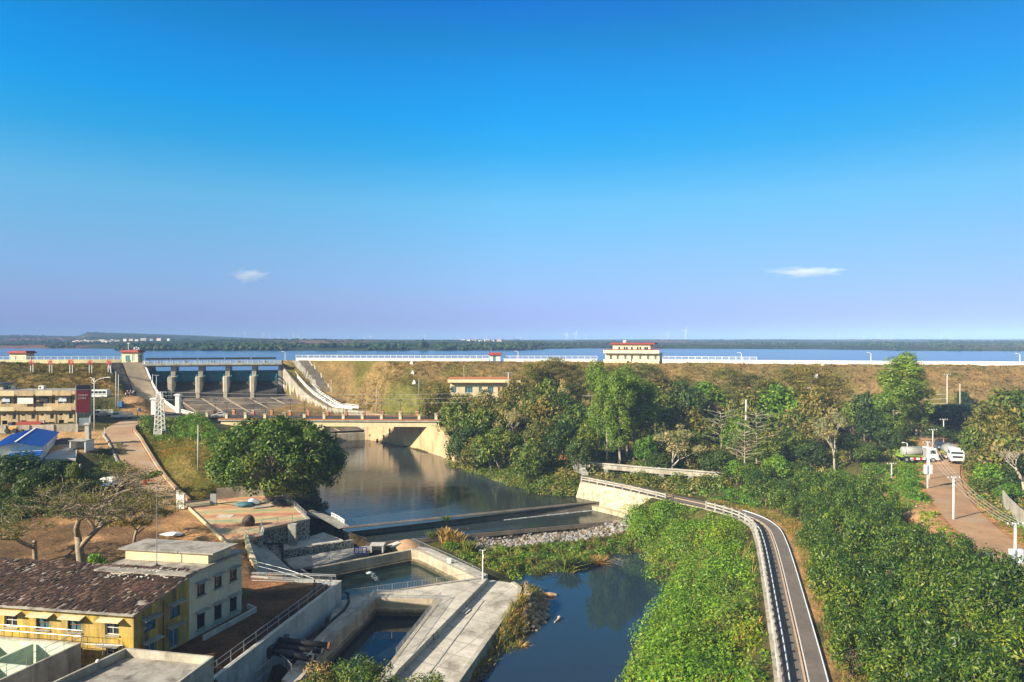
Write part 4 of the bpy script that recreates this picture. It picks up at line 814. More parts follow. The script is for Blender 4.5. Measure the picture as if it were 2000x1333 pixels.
# yard wall and yard railings
yw = [W(489, 1129, 32), W(660, 1136.5, 32), W(397, 1336, 32), V(-30, 56, 8)]
M['yardwall'] = mk('stained_pale_wall', (0.50, 0.50, 0.50), (0.38, 0.38, 0.38), 0.35, stain=(0.09, 0.09, 0.09), streak=0.85)
t = thing('yard_wall', 'tall pale concrete wall with dark drip stains holding up the brown yard', 'wall', yw[1])
yo = offset(yw, -.45); yi = offset(yw, 0.0)
if yo[1].x < yw[1].x: yo = offset(yw, .45)
MB().loft([[(p.x, p.y, 3.2), (p.x, p.y, 8.0), (q_.x, q_.y, 8.0), (q_.x, q_.y, 3.2)] for p, q_ in zip(yi, yo)]).build('wall', M['yardwall'], t)
MB().loft([[(p.x, p.y, 8.0), (p.x, p.y, 8.14), (q_.x, q_.y, 8.14), (q_.x, q_.y, 8.0)] for p, q_ in zip(offset(yw, .08), [(q_ - p) * 1.15 + p for p, q_ in zip(yi, yo)])]).build('coping', M['concl'], t)
railing('long pipe railing set back along the edge of the brown yard', [W(648, 1142, 32), W(600, 1180, 32), W(395, 1333, 32)], 1.1, 2.2, .06, (1, .5), .06)
railing('double steel railing along the far edge of the brown yard', [W(492, 1136, 32), W(570, 1138, 32), W(656, 1141, 32)], 1.2, 2.2, .06, (1, .85, .1), .06, .2)
railing('slanting pipe railing going down the stairs behind the brown yard', [W(497, 1112, 31.9), W(560, 1128, 32.6), W(612, 1146, 33.4)], 1.1, 2.0, .06, (1, .5), .06)
st = thing('steps', 'concrete steps going down behind the far railing of the brown yard', 'steps', W(505, 1128, 32.4))
for k in range(7):
    p = W(494, 1120, 32); MB().box((p.x + .3 + k * .36, p.y + .5 - k * .05, 7.7 - k * .17), (.35, 1.6, .5)).build('step', M['concl'], st)
# steep concrete chute with tan parapet behind the yard
pa = [W(478, 1050, 30.6), W(486, 1080, 31.1), W(498, 1112, 31.8)]
tag(curb(pa, .35, .5, -3.0, .75).build('parapet_wall', M['beige']), 'tan parapet wall running from the terrace down to the yard', 'wall')
def polysheet(name, pts, mat, label, cat, th=.3, parent=None):
    mb = MB(); n = len(pts); vs = [tuple(p) for p in pts] + [(p[0], p[1], p[2] - th) for p in pts]
    mb.add(vs, [tuple(range(n)), tuple(range(2 * n - 1, n - 1, -1))] + [(i, n + i, n + (i + 1) % n, (i + 1) % n) for i in range(n)]); o = mb.build(name, M[mat], parent)
    return tag(o, label, cat)
polysheet('chute', [W(487, 1056, 30.9), W(513, 1062, 32.5), W(560, 1112, 34.8), W(578, 1122, 35), W(612, 1146, 35), W(540, 1134, 34.6), W(502, 1116, 32.6)], 'conc', 'smooth grey concrete chute sloping from the terrace to the outlet basin', 'chute', .5)
polysheet('rock_slope', [W(505, 1052, 31.4), W(520, 1048, 31.5), W(547, 1076, 33.8), W(551, 1098, 34.6), W(540, 1100, 34.8), W(512, 1064, 32.6)], 'stone', 'rough rock slope between the chute and the stone terrace wall', 'slope', .6)
polysheet('slope_slab', [W(552, 1064, 33.8), W(606, 1048, 33.6), W(632, 1040, 33.6), W(668, 1054, 34.2), W(684, 1066, 34.6), W(556, 1080, 34.4)], 'concl', 'pale sloping concrete slab below the stone terrace wall', 'slab', .5)
polysheet('gutter_floor', [W(553, 1092, 34.8), W(720, 1066, 34.7), W(730, 1072, 34.85), W(640, 1100, 34.88), W(575, 1112, 34.88)], 'conc', 'flat concrete walkway behind the outlet basin', 'slab', .4)
lw = [W(552, 1086, 34.7), W(690, 1064, 34.6)]; tag(curb(lw, .3, .6, -.4, .85).build('stone_wall', M['stone']), 'low wall of dark stones with pale mortar behind the outlet basin', 'wall')
# bank edge down to the river
bp = [(612, 1003, 31.8), (668, 1030, 33.2), (700, 1046, 34.0), (735, 1066, 34.6)]
mb = MB(); a = [W(*p) for p in bp]; c_ = [W(625, 994, 32.9), W(682, 1022, 33.6), W(722, 1050, 34.6), W(752, 1068, 35)]; e_ = [p + V(0, 0, -1.2) for p in c_]
mb.add(a + c_ + e_, [(i, i + 1, 5 + i, 4 + i) for i in range(3)] + [(4 + i, 5 + i, 9 + i, 8 + i) for i in range(3)])
M['darkbank'] = mk('dark_bank_concrete', (0.20, 0.175, 0.15), (0.10, 0.09, 0.08), 0.4, stain=(0.06, 0.055, 0.05)); tag(mb.build('bank_slope', M['darkbank']), 'dark sloping river bank lining beside the weir', 'slope')
struct('bank_path', strip([W(600, 1000, 31.4), W(640, 1014, 32.2), W(672, 1032, 33.0)], 1.2, 1.2, .12), M['conc'])
railing('short white post and rail fence on the bank at the left end of the weir', [W(648, 1012, 32.3), W(660, 1018, 32.6), W(672, 1026, 32.9)], 1.0, 1.0, .16, (.9, .5), .12, mat='white', square=True, name='bank_fence', cat='fence')
# terrace: striped paving, stone wall, railings, boulder
TP = Ws([(358, 985), (420, 976), (500, 968), (556, 970), (604, 1014), (515, 1032), (512, 1046), (486, 1052), (438, 1060)], 30.42)
m, t_, b = nodes('striped_paving'); tcn = t_.nodes.new('ShaderNodeTexCoord'); mp = t_.nodes.new('ShaderNodeMapping'); mp.inputs['Rotation'].default_value = (0, 0, R(-8)); t_.links.new(tcn.outputs['Object'], mp.inputs[0])
se = t_.nodes.new('ShaderNodeSeparateXYZ'); t_.links.new(mp.outputs[0], se.inputs[0]); ml = t_.nodes.new('ShaderNodeMath'); ml.operation = 'MULTIPLY'; ml.inputs[1].default_value = .155; t_.links.new(se.outputs['Y'], ml.inputs[0])
fr = t_.nodes.new('ShaderNodeMath'); fr.operation = 'FRACT'; t_.links.new(ml.outputs[0], fr.inputs[0])
c = ramp(t_, fr.outputs[0], [(0, (0.44, 0.17, 0.11)), (.24, (0.46, 0.19, 0.12)), (.27, (0.46, 0.33, 0.17)), (.50, (0.48, 0.35, 0.19)), (.53, (0.27, 0.36, 0.20)), (.68, (0.28, 0.36, 0.21)), (.72, (0.50, 0.36, 0.21)), (.95, (0.50, 0.34, 0.2))])
n1 = noise(t_, .6, 5, .7); c = mixc(t_, .8, c, ramp(t_, n1, [(.3, (.6, .6, .6)), (.7, (1.25, 1.2, 1.1))]), 'MULTIPLY'); n2 = noise(t_, .2, 4); c = mixc(t_, ramp(t_, n2, [(.45, (0, 0, 0)), (.65, (.8,) * 3)]), c, (.48, .29, .14))
t_.links.new(c, b.inputs['Base Color']); b.inputs['Roughness'].default_value = .9; M['paving'] = m
struct('terrace_paving', MB().prism([(p.x, p.y) for p in TP], ZTER - .4, ZTER + .06), M['paving'])
kl = [W(366, 990, 30.4), W(400, 1022, 30.4), W(442, 1062, 30.4)]; tag(curb(kl, .12, .25, -.2, .22).build('kerb_wall', M['beige']), 'pale kerb along the left edge of the striped terrace', 'kerb')
tw = [W(487, 1051, 30.5), W(513, 1046, 30.5), W(516, 1031, 30.5), W(605, 1015, 30.5), W(556, 968, 30.5)]
t = thing('terrace_wall', 'stone terrace wall with pale mortar joints under the railings', 'wall', tw[3])
to = offset(tw, .5) if offset(tw, .5)[2].y > tw[2].y else offset(tw, -.5)
MB().loft([[(p.x, p.y, 4.9), (p.x, p.y, 9.45), (q_.x, q_.y, 9.45), (q_.x, q_.y, 4.9)] for p, q_ in zip(tw, to)]).build('wall', M['stone'], t)
MB().loft([[(p.x * 2 - q_.x + (q_.x - p.x) * .85, p.y * 2 - q_.y + (q_.y - p.y) * .85, 9.45), (p.x * 2 - q_.x + (q_.x - p.x) * .85, p.y * 2 - q_.y + (q_.y - p.y) * .85, 9.62), (q_.x, q_.y, 9.62), (q_.x, q_.y, 9.45)] for p, q_ in zip(tw, to)]).build('coping', M['concl'], t)
p = W(563, 1030, 30.5); MB().box((p.x, tw[2].y + (tw[3].y - tw[2].y) * .53 - .2, 7.2), (1.3, .9, 4.5)).build('buttress', M['conc'], t)
railing('steel railing on the right edge of the striped terrace', [V(p.x, p.y, 9.62) for p in (to[4], to[3])], 1.1, 2.2, .07, (1, .15), .05, .3)
railing('steel railing on top of the stone terrace wall', [V(p.x, p.y, 9.62) for p in (to[3], to[2])], 1.1, 2.2, .07, (1, .15), .05, .3)
railing('short steel railing at the inner corner of the striped terrace', [V(p.x, p.y, 9.62) for p in (to[2], to[1], to[0])], 1.1, 2.0, .07, (1, .15), .05, .3)
def rock(name, c, s, seed, mat, sub=2, parent=None):
    bm = bmesh.new(); bmesh.ops.create_icosphere(bm, subdivisions=sub, radius=1); r = random.Random(seed)
    pl = [Vector((r.uniform(-1, 1), r.uniform(-1, 1), r.uniform(-1, 1))).normalized() for _ in range(9)]; dd = [r.uniform(.6, .95) for _ in pl]
    for v in bm.verts:
        for n_, d_ in zip(pl, dd):
            e = v.co.dot(n_) - d_
            if e > 0: v.co -= n_ * e * .9
        v.co = Vector((v.co.x * s[0], v.co.y * s[1], v.co.z * s[2])) + Vector(c)
    me = bpy.data.meshes.new(name); bm.to_mesh(me); bm.free(); me.materials.append(mat); return link(name, me, parent)
M['rockd'] = mk('dark_boulder', (0.12, 0.075, 0.05), (0.05, 0.035, 0.03), 1.2, bmp=.5)
p = W(484, 1027, 30.4); tag(rock('boulder', (p.x, p.y, ZTER + .75), (1.15, .9, 1.15), 8, M['rockd'], 3), 'single dark brown boulder standing on the striped terrace', 'boulder')
p = W(440, 1008, 30.4); 
tag(MB().box((p.x, p.y, ZTER + .09), (2.6, 1.6, .05)).build('pale_slab', M['concl']), 'pale rectangular slab lying in the striped paving', 'slab')
# heap of tarpaulins and scrap at the back of the terrace
M['tarp'] = mk('faded_blue_tarp', (0.06, 0.20, 0.26), (0.03, 0.10, 0.14), 1.5, rough=.6)
p = W(478, 990, 30.4); tag(rock('tarpaulin', (p.x, p.y, ZTER + .45), (1.8, 1.0, .65), 11, M['tarp'], 3), 'crumpled blue green tarpaulin on the terrace under the big tree', 'tarpaulin')
p = W(497, 985, 30.4); tag(rock('tarpaulin', (p.x, p.y, ZTER + .5), (1.2, 1.0, .8), 12, M['whiteb'], 3), 'pale bundle of sheets beside the blue tarpaulin on the terrace', 'bundle')
p = W(545, 988, 30.4); tag(rock('tarpaulin', (p.x, p.y, ZTER + .5), (1.5, .9, .7), 14, M['dark'], 3), 'dark bundle near the terrace railing under the big tree', 'bundle')
a, b_ = W(492, 994, 30.4), W(530, 990, 30.4); t = thing('board_stack', 'stack of pale boards lying on the terrace in front of the bundles', 'boards', a)
for k in range(4): MB().bar(a + V(.1 * k, .35 * k - .3, .15 + .1 * (k % 2)), b_ + V(.2 * k, .3 * k - .3, .15 + .1 * (k % 2)), .3, .08).build('board', M['concl'], t)
tag(MB().bar(W(424, 984, 30.4) + V(0, 0, .1), W(444, 992, 30.4) + V(0, 0, 1.2), .18, .12).build('plank', M['wood']), 'single plank leaning by the grey gate at the back of the terrace', 'plank')
# back wall, gate and pillars of the terrace
a, b_ = W(423, 975, 30.4), W(520, 968, 30.4); tag(curb([a, W(470, 971, 30.4), b_], .12, .25, -.2, 2.0).build('back_wall', M['concw']), 'low stained wall behind the striped terrace under the big tree', 'wall')
t = thing('sliding_gate', 'grey sliding gate at the upper left corner of the terrace', 'gate', W(385, 985, 30.4)); a, b_ = W(364, 990, 30.4), W(412, 985, 30.4); mb = MB()
for h in (.15, .9): mb.bar(a + V(0, 0, h), b_ + V(0, 0, h), .08, .1)
for q_ in along([a, b_], .16): mb.bar(q_ + V(0, 0, .1), q_ + V(0, 0, .95), .04, .04)
mb.build('bars', M['steel'], t)
p = W(417, 985, 30.4); MB().box((p.x, p.y, ZTER + 1.0), (1.1, .3, 2.0)).build('panel', M['steel'], t)
for x, y, h, lb in ((348, 993, 3.1, 'slim white gate post beside the terrace gate'), (356, 994, 2.6, 'broad white gate post of the terrace gate')):
    p = W(x, y, 30.4); t = thing('gate_post', lb, 'gate post', p); MB().box((p.x, p.y, p.z + h / 2), (.45 if x < 350 else .9, .5, h)).build('shaft', M['white'], t, bevel=.03); MB().box((p.x, p.y, p.z + h + .05), (.6 if x < 350 else 1.0, .6, .1)).build('cap', M['concl'], t)
# pipes
t = thing('outlet_pipe', 'big black pipe end in the far wall of the outlet basin, spilling white water', 'pipe', W(716, 1100, 36)); c = W(716, 1098, 36.2)
rr_ = [(0.62, .85), (.62, -.6)]; mb = MB(); n = 16
for k, (r_in, r_out) in enumerate([(.5, .66)]):
    ring = lambda r, dy: [V(c.x + r * math.cos(2 * math.pi * j / n), c.y + dy, c.z + r * math.sin(2 * math.pi * j / n)) for j in range(n)]
    mb.loft([ring(.5, .8), ring(.5, -.9), ring(.66, -.9), ring(.66, .8)], False); mb.add(ring(.52, .3), [tuple(range(n))])
mb.build('pipe_end', M['black'], t)
fo = MB(); vs = []
for k in range(9):
    f_ = k / 8; y = c.y - .8 - f_ * 2.6; z = max(3.0, c.z - .25 - f_ * f_ * 3.4); wd = .4 + f_ * .25; vs.append([(c.x - wd + f_ * 1.4, y, z), (c.x + f_ * 1.5, y, z + .14), (c.x + wd + f_ * 1.6, y, z)])
fo.loft(vs, False); r2 = np.random.default_rng(8)
for k in range(26):
    q_ = r2.random(); x, y = c.x + 1.5 + q_ * 1.8 + r2.normal() * .25, c.y - 3.4 - q_ * 3; fo.box((x, y, 2.96), (.08 + r2.random() * .25, .06 + r2.random() * .08, .03), r2.random())
tag(fo.build('foam', M['foam'], None, True), kind='stuff')
for k, (x0, y0, x1, y1, D0, D1, r_, lb) in enumerate(((560, 1252, 642, 1262, 33.2, 33.9, .34, 'uppermost and longest of the three black pipes from the yard wall'), (541, 1262, 630, 1273, 33.5, 34.1, .27, 'thinner middle one of the three black pipes from the yard wall'), (531, 1273, 612, 1288, 33.6, 34.3, .36, 'lowest and nearest of the three black pipes from the yard wall'))):
    t = thing('black_pipe', lb, 'pipe', W(x0, y0, D0), group='black pipes from the yard wall'); a, b_ = W(x0, y0, D0), W(x1, y1, D1)
    MB().tube([a - (b_ - a).normalized() * .8, a.lerp(b_, .5), b_], r_, 12).build('pipe', M['black'], t, True)
    d = (b_ - a).normalized(); MB().tube([b_ - d * .1, b_ + d * .12], r_ * 1.45, 12).build('flange', M['rust'] if k == 0 else M['dark'], t)
    MB().bar(a - d * .45, a + d * .12, r_ * 3.0, r_ * 3.0).build('sleeve', M['dark'], t)
tag(MB().tube([W(676, 1172, 35) + V(0, 0, .9), W(680, 1170, 35) + V(0, 0, .75), W(681, 1180, 35) + V(0, 0, .2), W(672, 1195, 35) + V(0, 0, .2), W(640, 1222, 35) + V(0, 0, .2), W(600, 1252, 35) + V(0, 0, .2)], .17, 8).build('hose', M['black'], None, True), 'black hose curving round the foot of the tall yard wall', 'hose')
tag(MB().tube([W(522, 1063, 32.3), W(552, 1062, 32.6), W(553, 1085, 33.9), W(552, 1098, 34.7), W(562, 1112, 34.85), W(590, 1124, 34.85), W(600, 1136, 34.9)], .17, 8).build('hose', M['black'], None, True), 'black pipe bent down the stone terrace wall to the walkway', 'pipe')
# signs and lamp posts round the basins
t = thing('notice_board', 'dark blue notice board with three white pictogram panels behind the outlet basin', 'sign', W(704, 1085, 34.8)); p = W(704, 1076, 34.2)
MB().box((p.x, p.y, p.z), (2.1, .08, 1.1)).build('panel', M['signblue'], t)
for k in (-1, 1): MB().tube([V(p.x + k * .8, p.y + .08, ZAP), V(p.x + k * .8, p.y + .08, p.z + .4)], .04, 6).build('post', M['steel'], t)
for k in (-1, 0, 1):
    mb = MB().box((p.x + k * .62, p.y - .05, p.z + .12), (.44, .02, .5)); q_ = mb.build('pictogram', M['white'], t)
    mb = MB(); n = 14; mb.add([(p.x + k * .62 + r_ * math.cos(2 * math.pi * j / n), p.y - .068, p.z + .14 + r_ * math.sin(2 * math.pi * j / n)) for r_ in (.19, .13) for j in range(n)], [(j, (j + 1) % n, n + (j + 1) % n, n + j) for j in range(n)])
    mb.bar((p.x + k * .62 - .1, p.y - .07, p.z + .04), (p.x + k * .62 + .1, p.y - .07, p.z + .24), .02, .05); mb.build('symbol', M['redpaint'] if k else M['dark'], q_)
    MB().box((p.x + k * .62, p.y - .05, p.z - .28), (.42, .02, .1)).build('caption', M['white'], t)
t = thing('notice_sign', 'small white notice hung on the rocks side railing of the outlet basin', 'sign', W(877, 1098, 34.6)); p = W(877, 1095, 34.45); MB().box((p.x, p.y - .12, p.z), (.75, .04, .75), -.5).build('plate', M['white'], t)
mb = MB()
for k in range(4): mb.box((p.x - .01, p.y - .145, p.z + .24 - k * .15), (.5 - .1 * (k % 2), .01, .05), -.5)
mb.build('text_rows', M['dark'], t)
t = thing('lamp_post', 'pale lamp post on the corner of the deck beside the pool', 'lamp post', W(943, 1131, 34.9)); p = W(943, 1131, 34.9)
MB().tube([p, p + V(0, 0, .4), p + V(0, 0, 4.2)], [.16, .1, .08], 8).build('post', M['white'], t); MB().bar(p + V(-.4, 0, 4.15), p + V(.35, 0, 4.15), .08, .08).build('arm', M['white'], t)
for k in (-.4, .3): MB().box((p.x + k, p.y, p.z + 4.2), (.28, .2, .16)).build('lamp_head', M['steel'], t)
MB().box((p.x + .05, p.y - .14, p.z + 3.3), (.2, .2, .4)).build('control_box', M['white'], t)
# small concrete intake, dirt heap
c = W(737, 1076, 34.9); t = thing('intake_box', 'small open concrete intake box behind the outlet basin', 'intake', c)
for x, d_ in ((-.95, (.25, 1.6, 1.1)), (.95, (.25, 1.6, 1.1))): MB().box((c.x + x, c.y + .3, ZAP + .45), d_).build('side', M['concl'], t)
MB().box((c.x, c.y + 1.0, ZAP + .45), (1.64, .2, 1.1)).build('back', M['concl'], t); MB().box((c.x, c.y + .3, ZAP + 1.08), (2.3, 1.8, .14)).build('lid', M['concl'], t)
p = W(766, 1071, 34.9); tag(MB().bar(p + V(-.5, .2, .2), p + V(1.0, 1.2, .5), 1.3, .35).build('broken_slab', M['concl']), 'tilted broken slab beside the concrete intake box', 'slab')
bm = MB(); c = W(795, 1066, 35); bm.lathe((c.x, c.y, ZAP - .3), [(2.9, 0), (2.3, .5), (1.3, 1.0), (.5, 1.25), (.05, 1.3)], 18); M['dirt'] = mk('tan_dirt', (0.46, 0.29, 0.16), (0.36, 0.21, 0.11), .8); tag(bm.build('dirt_heap', M['dirt'], None, True), 'cone of tan earth heaped behind the far corner of the outlet basin', 'heap')
tag(MB().tube([W(739, 1062, 34.6), W(739, 1062, 34.6) + V(0, 0, 1.4)], .06, 6).build('bollard', M['dark']), 'thin black post standing by the shallow water edge', 'post')
p = W(621, 1128, 32); 
# ------------------------------------------------------------------ buildings
def lerpw(p0, p1, u): d = (Vector(p1[:2]) - Vector(p0[:2])).normalized(); return Vector(p0[:2]) + d * u
def window(par, p0, p1, u0, u1, v0, v1, dep=.18, pane='glass', frame='white', nv=1, nh=1, fw=.06, name='window'):
    a, b_ = lerpw(p0, p1, u0), lerpw(p0, p1, u1); d = (b_ - a).normalized(); inn = Vector((-d.y, d.x))
    a3 = lambda u, v, k: V(*(a + d * u + inn * k), v); L = u1 - u0
    w_ = MB().add([a3(0, v0, dep - .02), a3(L, v0, dep - .02), a3(L, v1, dep - .02), a3(0, v1, dep - .02)], [(0, 1, 2, 3)]).build(name, M[pane], par)
    mb = MB(); k = dep - .06
    for i in range(nv + 2): u_ = fw / 2 + (L - fw) * i / (nv + 1); mb.bar(a3(u_, v0 + .001, k), a3(u_, v1 - .001, k), fw, .05)
    for i in range(nh + 2): v_ = v0 + fw / 2 + (v1 - v0 - fw) * i / (nh + 1); mb.bar(a3(fw, v_, k - .004), a3(L - fw, v_, k - .004), fw, .05)
    mb.build('frame', M[frame], w_); return w_
def ledge(par, p0, p1, u0, u1, z, out_, th, mat, name='awning', drop=0.0):
    a, b_ = lerpw(p0, p1, u0), lerpw(p0, p1, u1); d = (b_ - a).normalized(); o = Vector((d.y, -d.x)) * out_; i_ = Vector((d.y, -d.x)) * .003
    q = [V(*(a + i_), z), V(*(b_ + i_), z), V(*(b_ + o), z - drop), V(*(a + o), z - drop)]
    return MB().add(q + [p + V(0, 0, th) for p in q], [(0, 3, 2, 1)[::-1], (4, 5, 6, 7)[::-1], (0, 1, 5, 4), (1, 2, 6, 5), (2, 3, 7, 6), (3, 0, 4, 7)]).build(name, M[mat], par)
# --- yellow house with the tiled roof
A0 = V(-36.7, 66.2, 0); fdir = V(-.987, .16, 0).normalized(); sdir = V(.335, .942, 0).normalized(); L1 = 6.9
AL = A0 + fdir * 27; A1 = A0 + sdir * L1; zg, ze = ZYARD, 13.5
yh = thing('yellow_house', 'stained yellow two storey house with a broken brown tile roof', 'house', A0 + V(0, 0, zg))
ops = []; W2 = [1.5, 5.5, 9.0, 12.8, 17.0, 21.0]
Lf = 27.0
for d_ in (1.6, 5.75, 9.3, 12.95, 17, 21): ops.append((Lf - d_ - 1.5, Lf - d_, 11.15, 12.5))
gro = [(Lf - 3.0, Lf - 1.7, 8.4, 10.0), (Lf - 6.1, Lf - 3.6, 8.02, 9.7)]
mb = MB(); mb.facade(AL, A0, zg - .5, ze, ops + gro, .25)
o2 = [(1.2, 2.6, 11.0, 12.2), (4.4, 5.7, 11.1, 12.5), (4.3, 5.6, 8.02, 10.2), (1.3, 2.7, 8.05, 9.9)]; mb.facade(A0, A1, zg - .5, ze, o2, .25)
bl = AL + sdir * L1 * 1.15; br_ = A0 + sdir * L1 * 1.0
mb.add([V(AL.x, AL.y, zg - .5), V(AL.x, AL.y, ze), V(bl.x, bl.y, 15), V(bl.x, bl.y, zg - .5)], [(0, 1, 2, 3)])
mb.add([V(A0.x, A0.y, ze), V(A1.x, A1.y, ze), V(A1.x, A1.y, 15)], [(0, 1, 2)])
mb.build('wall', M['yellow'], yh)
for k, (a, b_, c, d) in enumerate(ops):
    window(yh, AL, A0, a, b_, c, d, .25, 'glass' if k in (0, 3) else 'glassb', 'white' if k in (0, 3) else 'rust', 1, 1)
    ledge(yh, AL, A0, a - .5, b_ + .5, d + .28, .75, .07, 'beige', drop=.16); ledge(yh, AL, A0, a - .12, b_ + .12, c - .1, .14, .1, 'conc', 'sill')
window(yh, AL, A0, *gro[0], .25, 'glass', 'white', 1, 1); window(yh, AL, A0, *gro[1], .25, 'yellow', 'yellow', 0, 1, name='door'); ledge(yh, AL, A0, Lf - 3.6, Lf - 1.2, 10.25, .8, .08, 'conc')
for k, (a, b_, c, d) in enumerate(o2):
    window(yh, A0, A1, a, b_, c, d, .25, 'glassb', 'blue' if k < 2 else 'whiteb', 1, 1 if k < 2 else 0); ledge(yh, A0, A1, a - .4, b_ + .35, d + .2, .7, .08, 'conc', drop=.12)
pd = lerpw(A0, A1, 3.5) + Vector((sdir.y, -sdir.x)) * .08; MB().tube([V(*pd, zg), V(*pd, ze - .05)], .06, 6).build('drainpipe', M['rust'], yh)
# roof: many overlapping, partly broken tiles on a sloping deck
up_ = V(0, 0, 1); ex = 0.5; r2 = np.random.default_rng(21); random.seed(4)
def RF(u_, v_, dz=0): # u from right end to the left, v up the slope
    p = A0 - fdir * ex + fdir * u_ + sdir * (v_ - .55); return V(p.x, p.y, ze + .05 + (v_ - .55) * .205 + dz)
RL, RW = 28.0, 8.4
rf = MB().add([RF(0, 0), RF(RL, 0), RF(RL, RW), RF(0, RW)] + [RF(0, 0, -.14), RF(RL, 0, -.14), RF(RL, RW, -.14), RF(0, RW, -.14)], [(3, 2, 1, 0), (4, 5, 6, 7), (0, 1, 5, 4), (1, 2, 6, 5), (2, 3, 7, 6), (3, 0, 4, 7)][::1]).build('roof', M['roofcrack'], yh)
vs, fs = [], []
m, t_, b = nodes('old_roof_tiles'); g_ = t_.nodes.new('ShaderNodeNewGeometry')
c = ramp(t_, g_.outputs['Random Per Island'], [(0, (.025, .016, .012)), (.35, (.055, .029, .02)), (.7, (.095, .045, .029)), (.93, (.16, .095, .062)), (1, (.32, .26, .21))]); n1 = noise(t_, .35, 5, .7); c = mixc(t_, .9, c, ramp(t_, n1, [(.35, (.45, .42, .42)), (.65, (1.3, 1.25, 1.2))]), 'MULTIPLY')
t_.links.new(c, b.inputs['Base Color']); b.inputs['Roughness'].default_value = .95; M['tiles'] = m
for iu in range(int(RL / .32)):
    for iv in range(int(RW / .46)):
        u_, v_ = iu * .32 + r2.normal() * .015, iv * .46 + r2.normal() * .03; brk_ = vnoise(np.array(u_), np.array(v_), 2.2, 41)
        if r2.random() < .05 + max(0, brk_ - .62) * 1.6: continue
        wd, ln = .15, .52 + r2.random() * .1; tw_ = r2.normal() * (.04 + .22 * max(0, brk_ - .5)); dz = .05 + r2.random() * .025 + max(0, brk_ - .55) * .12
        n0 = len(vs)
        for v2, h in ((0, .07), (1, 0)):
            for s_, hz in ((-1, 0), (0, .075), (1, 0)):
                vs.append(tuple(RF(u_ + s_ * wd + tw_ * v2 * ln, v_ + v2 * ln, dz + hz + h)))
        fs += [(n0, n0 + 3, n0 + 4, n0 + 1), (n0 + 1, n0 + 4, n0 + 5, n0 + 2)]
link('tiles', np_mesh('tiles', vs, fs, M['tiles']), rf).matrix_parent_inverse = root_inv(rf)
mb = MB()
for k in range(60):                      # bits of broken tile and mortar lying near the white block
    u_, v_ = 2 + r2.random() * 7, 5.6 + r2.random() * 2.4; p = RF(u_, v_, .2); mb.box(p, (.12 + r2.random() * .35, .08 + r2.random() * .2, .06), r2.random() * 3)
tag(mb.build('rubble', M['concl']), kind='stuff')
def branchy(name, c, n, L, r_, mat, seed, parent=None, label=None, cat=None):
    q = random.Random(seed); mb = MB(); c = Vector(c)
    for k in range(n):
        a = q.uniform(-.7, .7); d = V(math.cos(a), math.sin(a) * .6, q.uniform(.0, .15)); p0 = c + V(q.uniform(-.3, .3), q.uniform(-.2, .2), .05); p1 = p0 + d * L * q.uniform(.4, 1) * q.choice((-1, 1))
        mb.tube([p0, p0.lerp(p1, .5) + V(0, 0, q.uniform(0, .15)), p1], [r_, r_ * .7, r_ * .25], 5)
    return tag(mb.build(name, M[mat], parent), label, cat)
branchy('dead_branch', RF(7.4, 6.2, .25), 7, 2.0, .045, 'barkl', 4, label='bare pale dead branch lying on the broken tile roof', cat='branch')
# --- pale two storey block behind it
B0 = A1; E0 = A1 + sdir * 7.9; FLb = B0 + fdir * 10.6; zr = 15.0
pb = thing('pale_block', 'pale rendered two storey block with a flat roof and six dark windows', 'building', B0 + V(0, 0, ZYARD))
ops = [(u_, u_ + 1.15, z0, z0 + h) for u_ in (1.1, 3.6, 6.0) for z0, h in ((12.1, 1.4), (8.55, 1.8))]
mb = MB(); mb.facade(B0, E0, ZYARD - .5, zr, ops, .22); mb.facade(FLb, B0, ZYARD - .5, zr, [], .1)
bk = FLb + sdir * 7.9; mb.add([V(E0.x, E0.y, 7.5), V(bk.x, bk.y, 7.5), V(bk.x, bk.y, zr), V(E0.x, E0.y, zr)], [(0, 1, 2, 3)]); mb.add([V(bk.x, bk.y, 7.5), V(FLb.x, FLb.y, 7.5), V(FLb.x, FLb.y, zr), V(bk.x, bk.y, zr)], [(0, 1, 2, 3)])
M['palewall'] = mk('pale_grey_beige_render', (0.64, 0.56, 0.42), (0.56, 0.49, 0.38), 0.4, stain=(.3, .25, .19), streak=.25); mb.build('wall', M['palewall'], pb)
for a, b_, c, d in ops:
    window(pb, B0, E0, a, b_, c, d, .22, 'glass', 'dark', 2, 1, .045); ledge(pb, B0, E0, a - .3, b_ + .3, d + .16, .6, .08, 'conc', drop=.05); ledge(pb, B0, E0, a - .15, b_ + .15, c - .1, .15, .1, 'conc', 'sill')
on = V(sdir.y, -sdir.x, 0) * .35
MB().prism([tuple(p) for p in (FLb - sdir * .8, B0 - sdir * .8 + on, E0 + sdir * .5 + on, bk + sdir * .5)], zr, zr + .16).build('roof', M['roofcrack'], pb)
pc = [B0 + sdir * 2.9 - V(sdir.y, -sdir.x, 0) * .2, B0 + sdir * 6.4 - V(sdir.y, -sdir.x, 0) * .2]; pc += [pc[1] + fdir * 10.2, pc[0] + fdir * 10.2]
ph = MB().prism([tuple(p) for p in pc], zr + .16, zr + 1.25).build('penthouse', M['beige'], pb)
cx_ = sum(pc, V(0, 0, 0)) / 4; MB().prism([tuple(cx_ + (p - cx_).normalized() * ((p - cx_).length + .8)) for p in pc], zr + 1.25, zr + 1.42).build('penthouse_roof', M['roofcrack'], ph)
for k in (4.2, 6.0):
    p = B0 + fdir * k - sdir * .45; MB().box((p.x, p.y, zr - .75), (.3, 1.0, 1.3), math.atan2(fdir.y, fdir.x)).build('vent_block', M['conc'], pb)
p = B0 + fdir * 5 + sdir * 1.3; t = thing('antenna_mast', 'tall thin mast standing on the flat roof of the pale block', 'mast', p + V(0, 0, zr + .16)); c = p + V(0, 0, zr + .16)
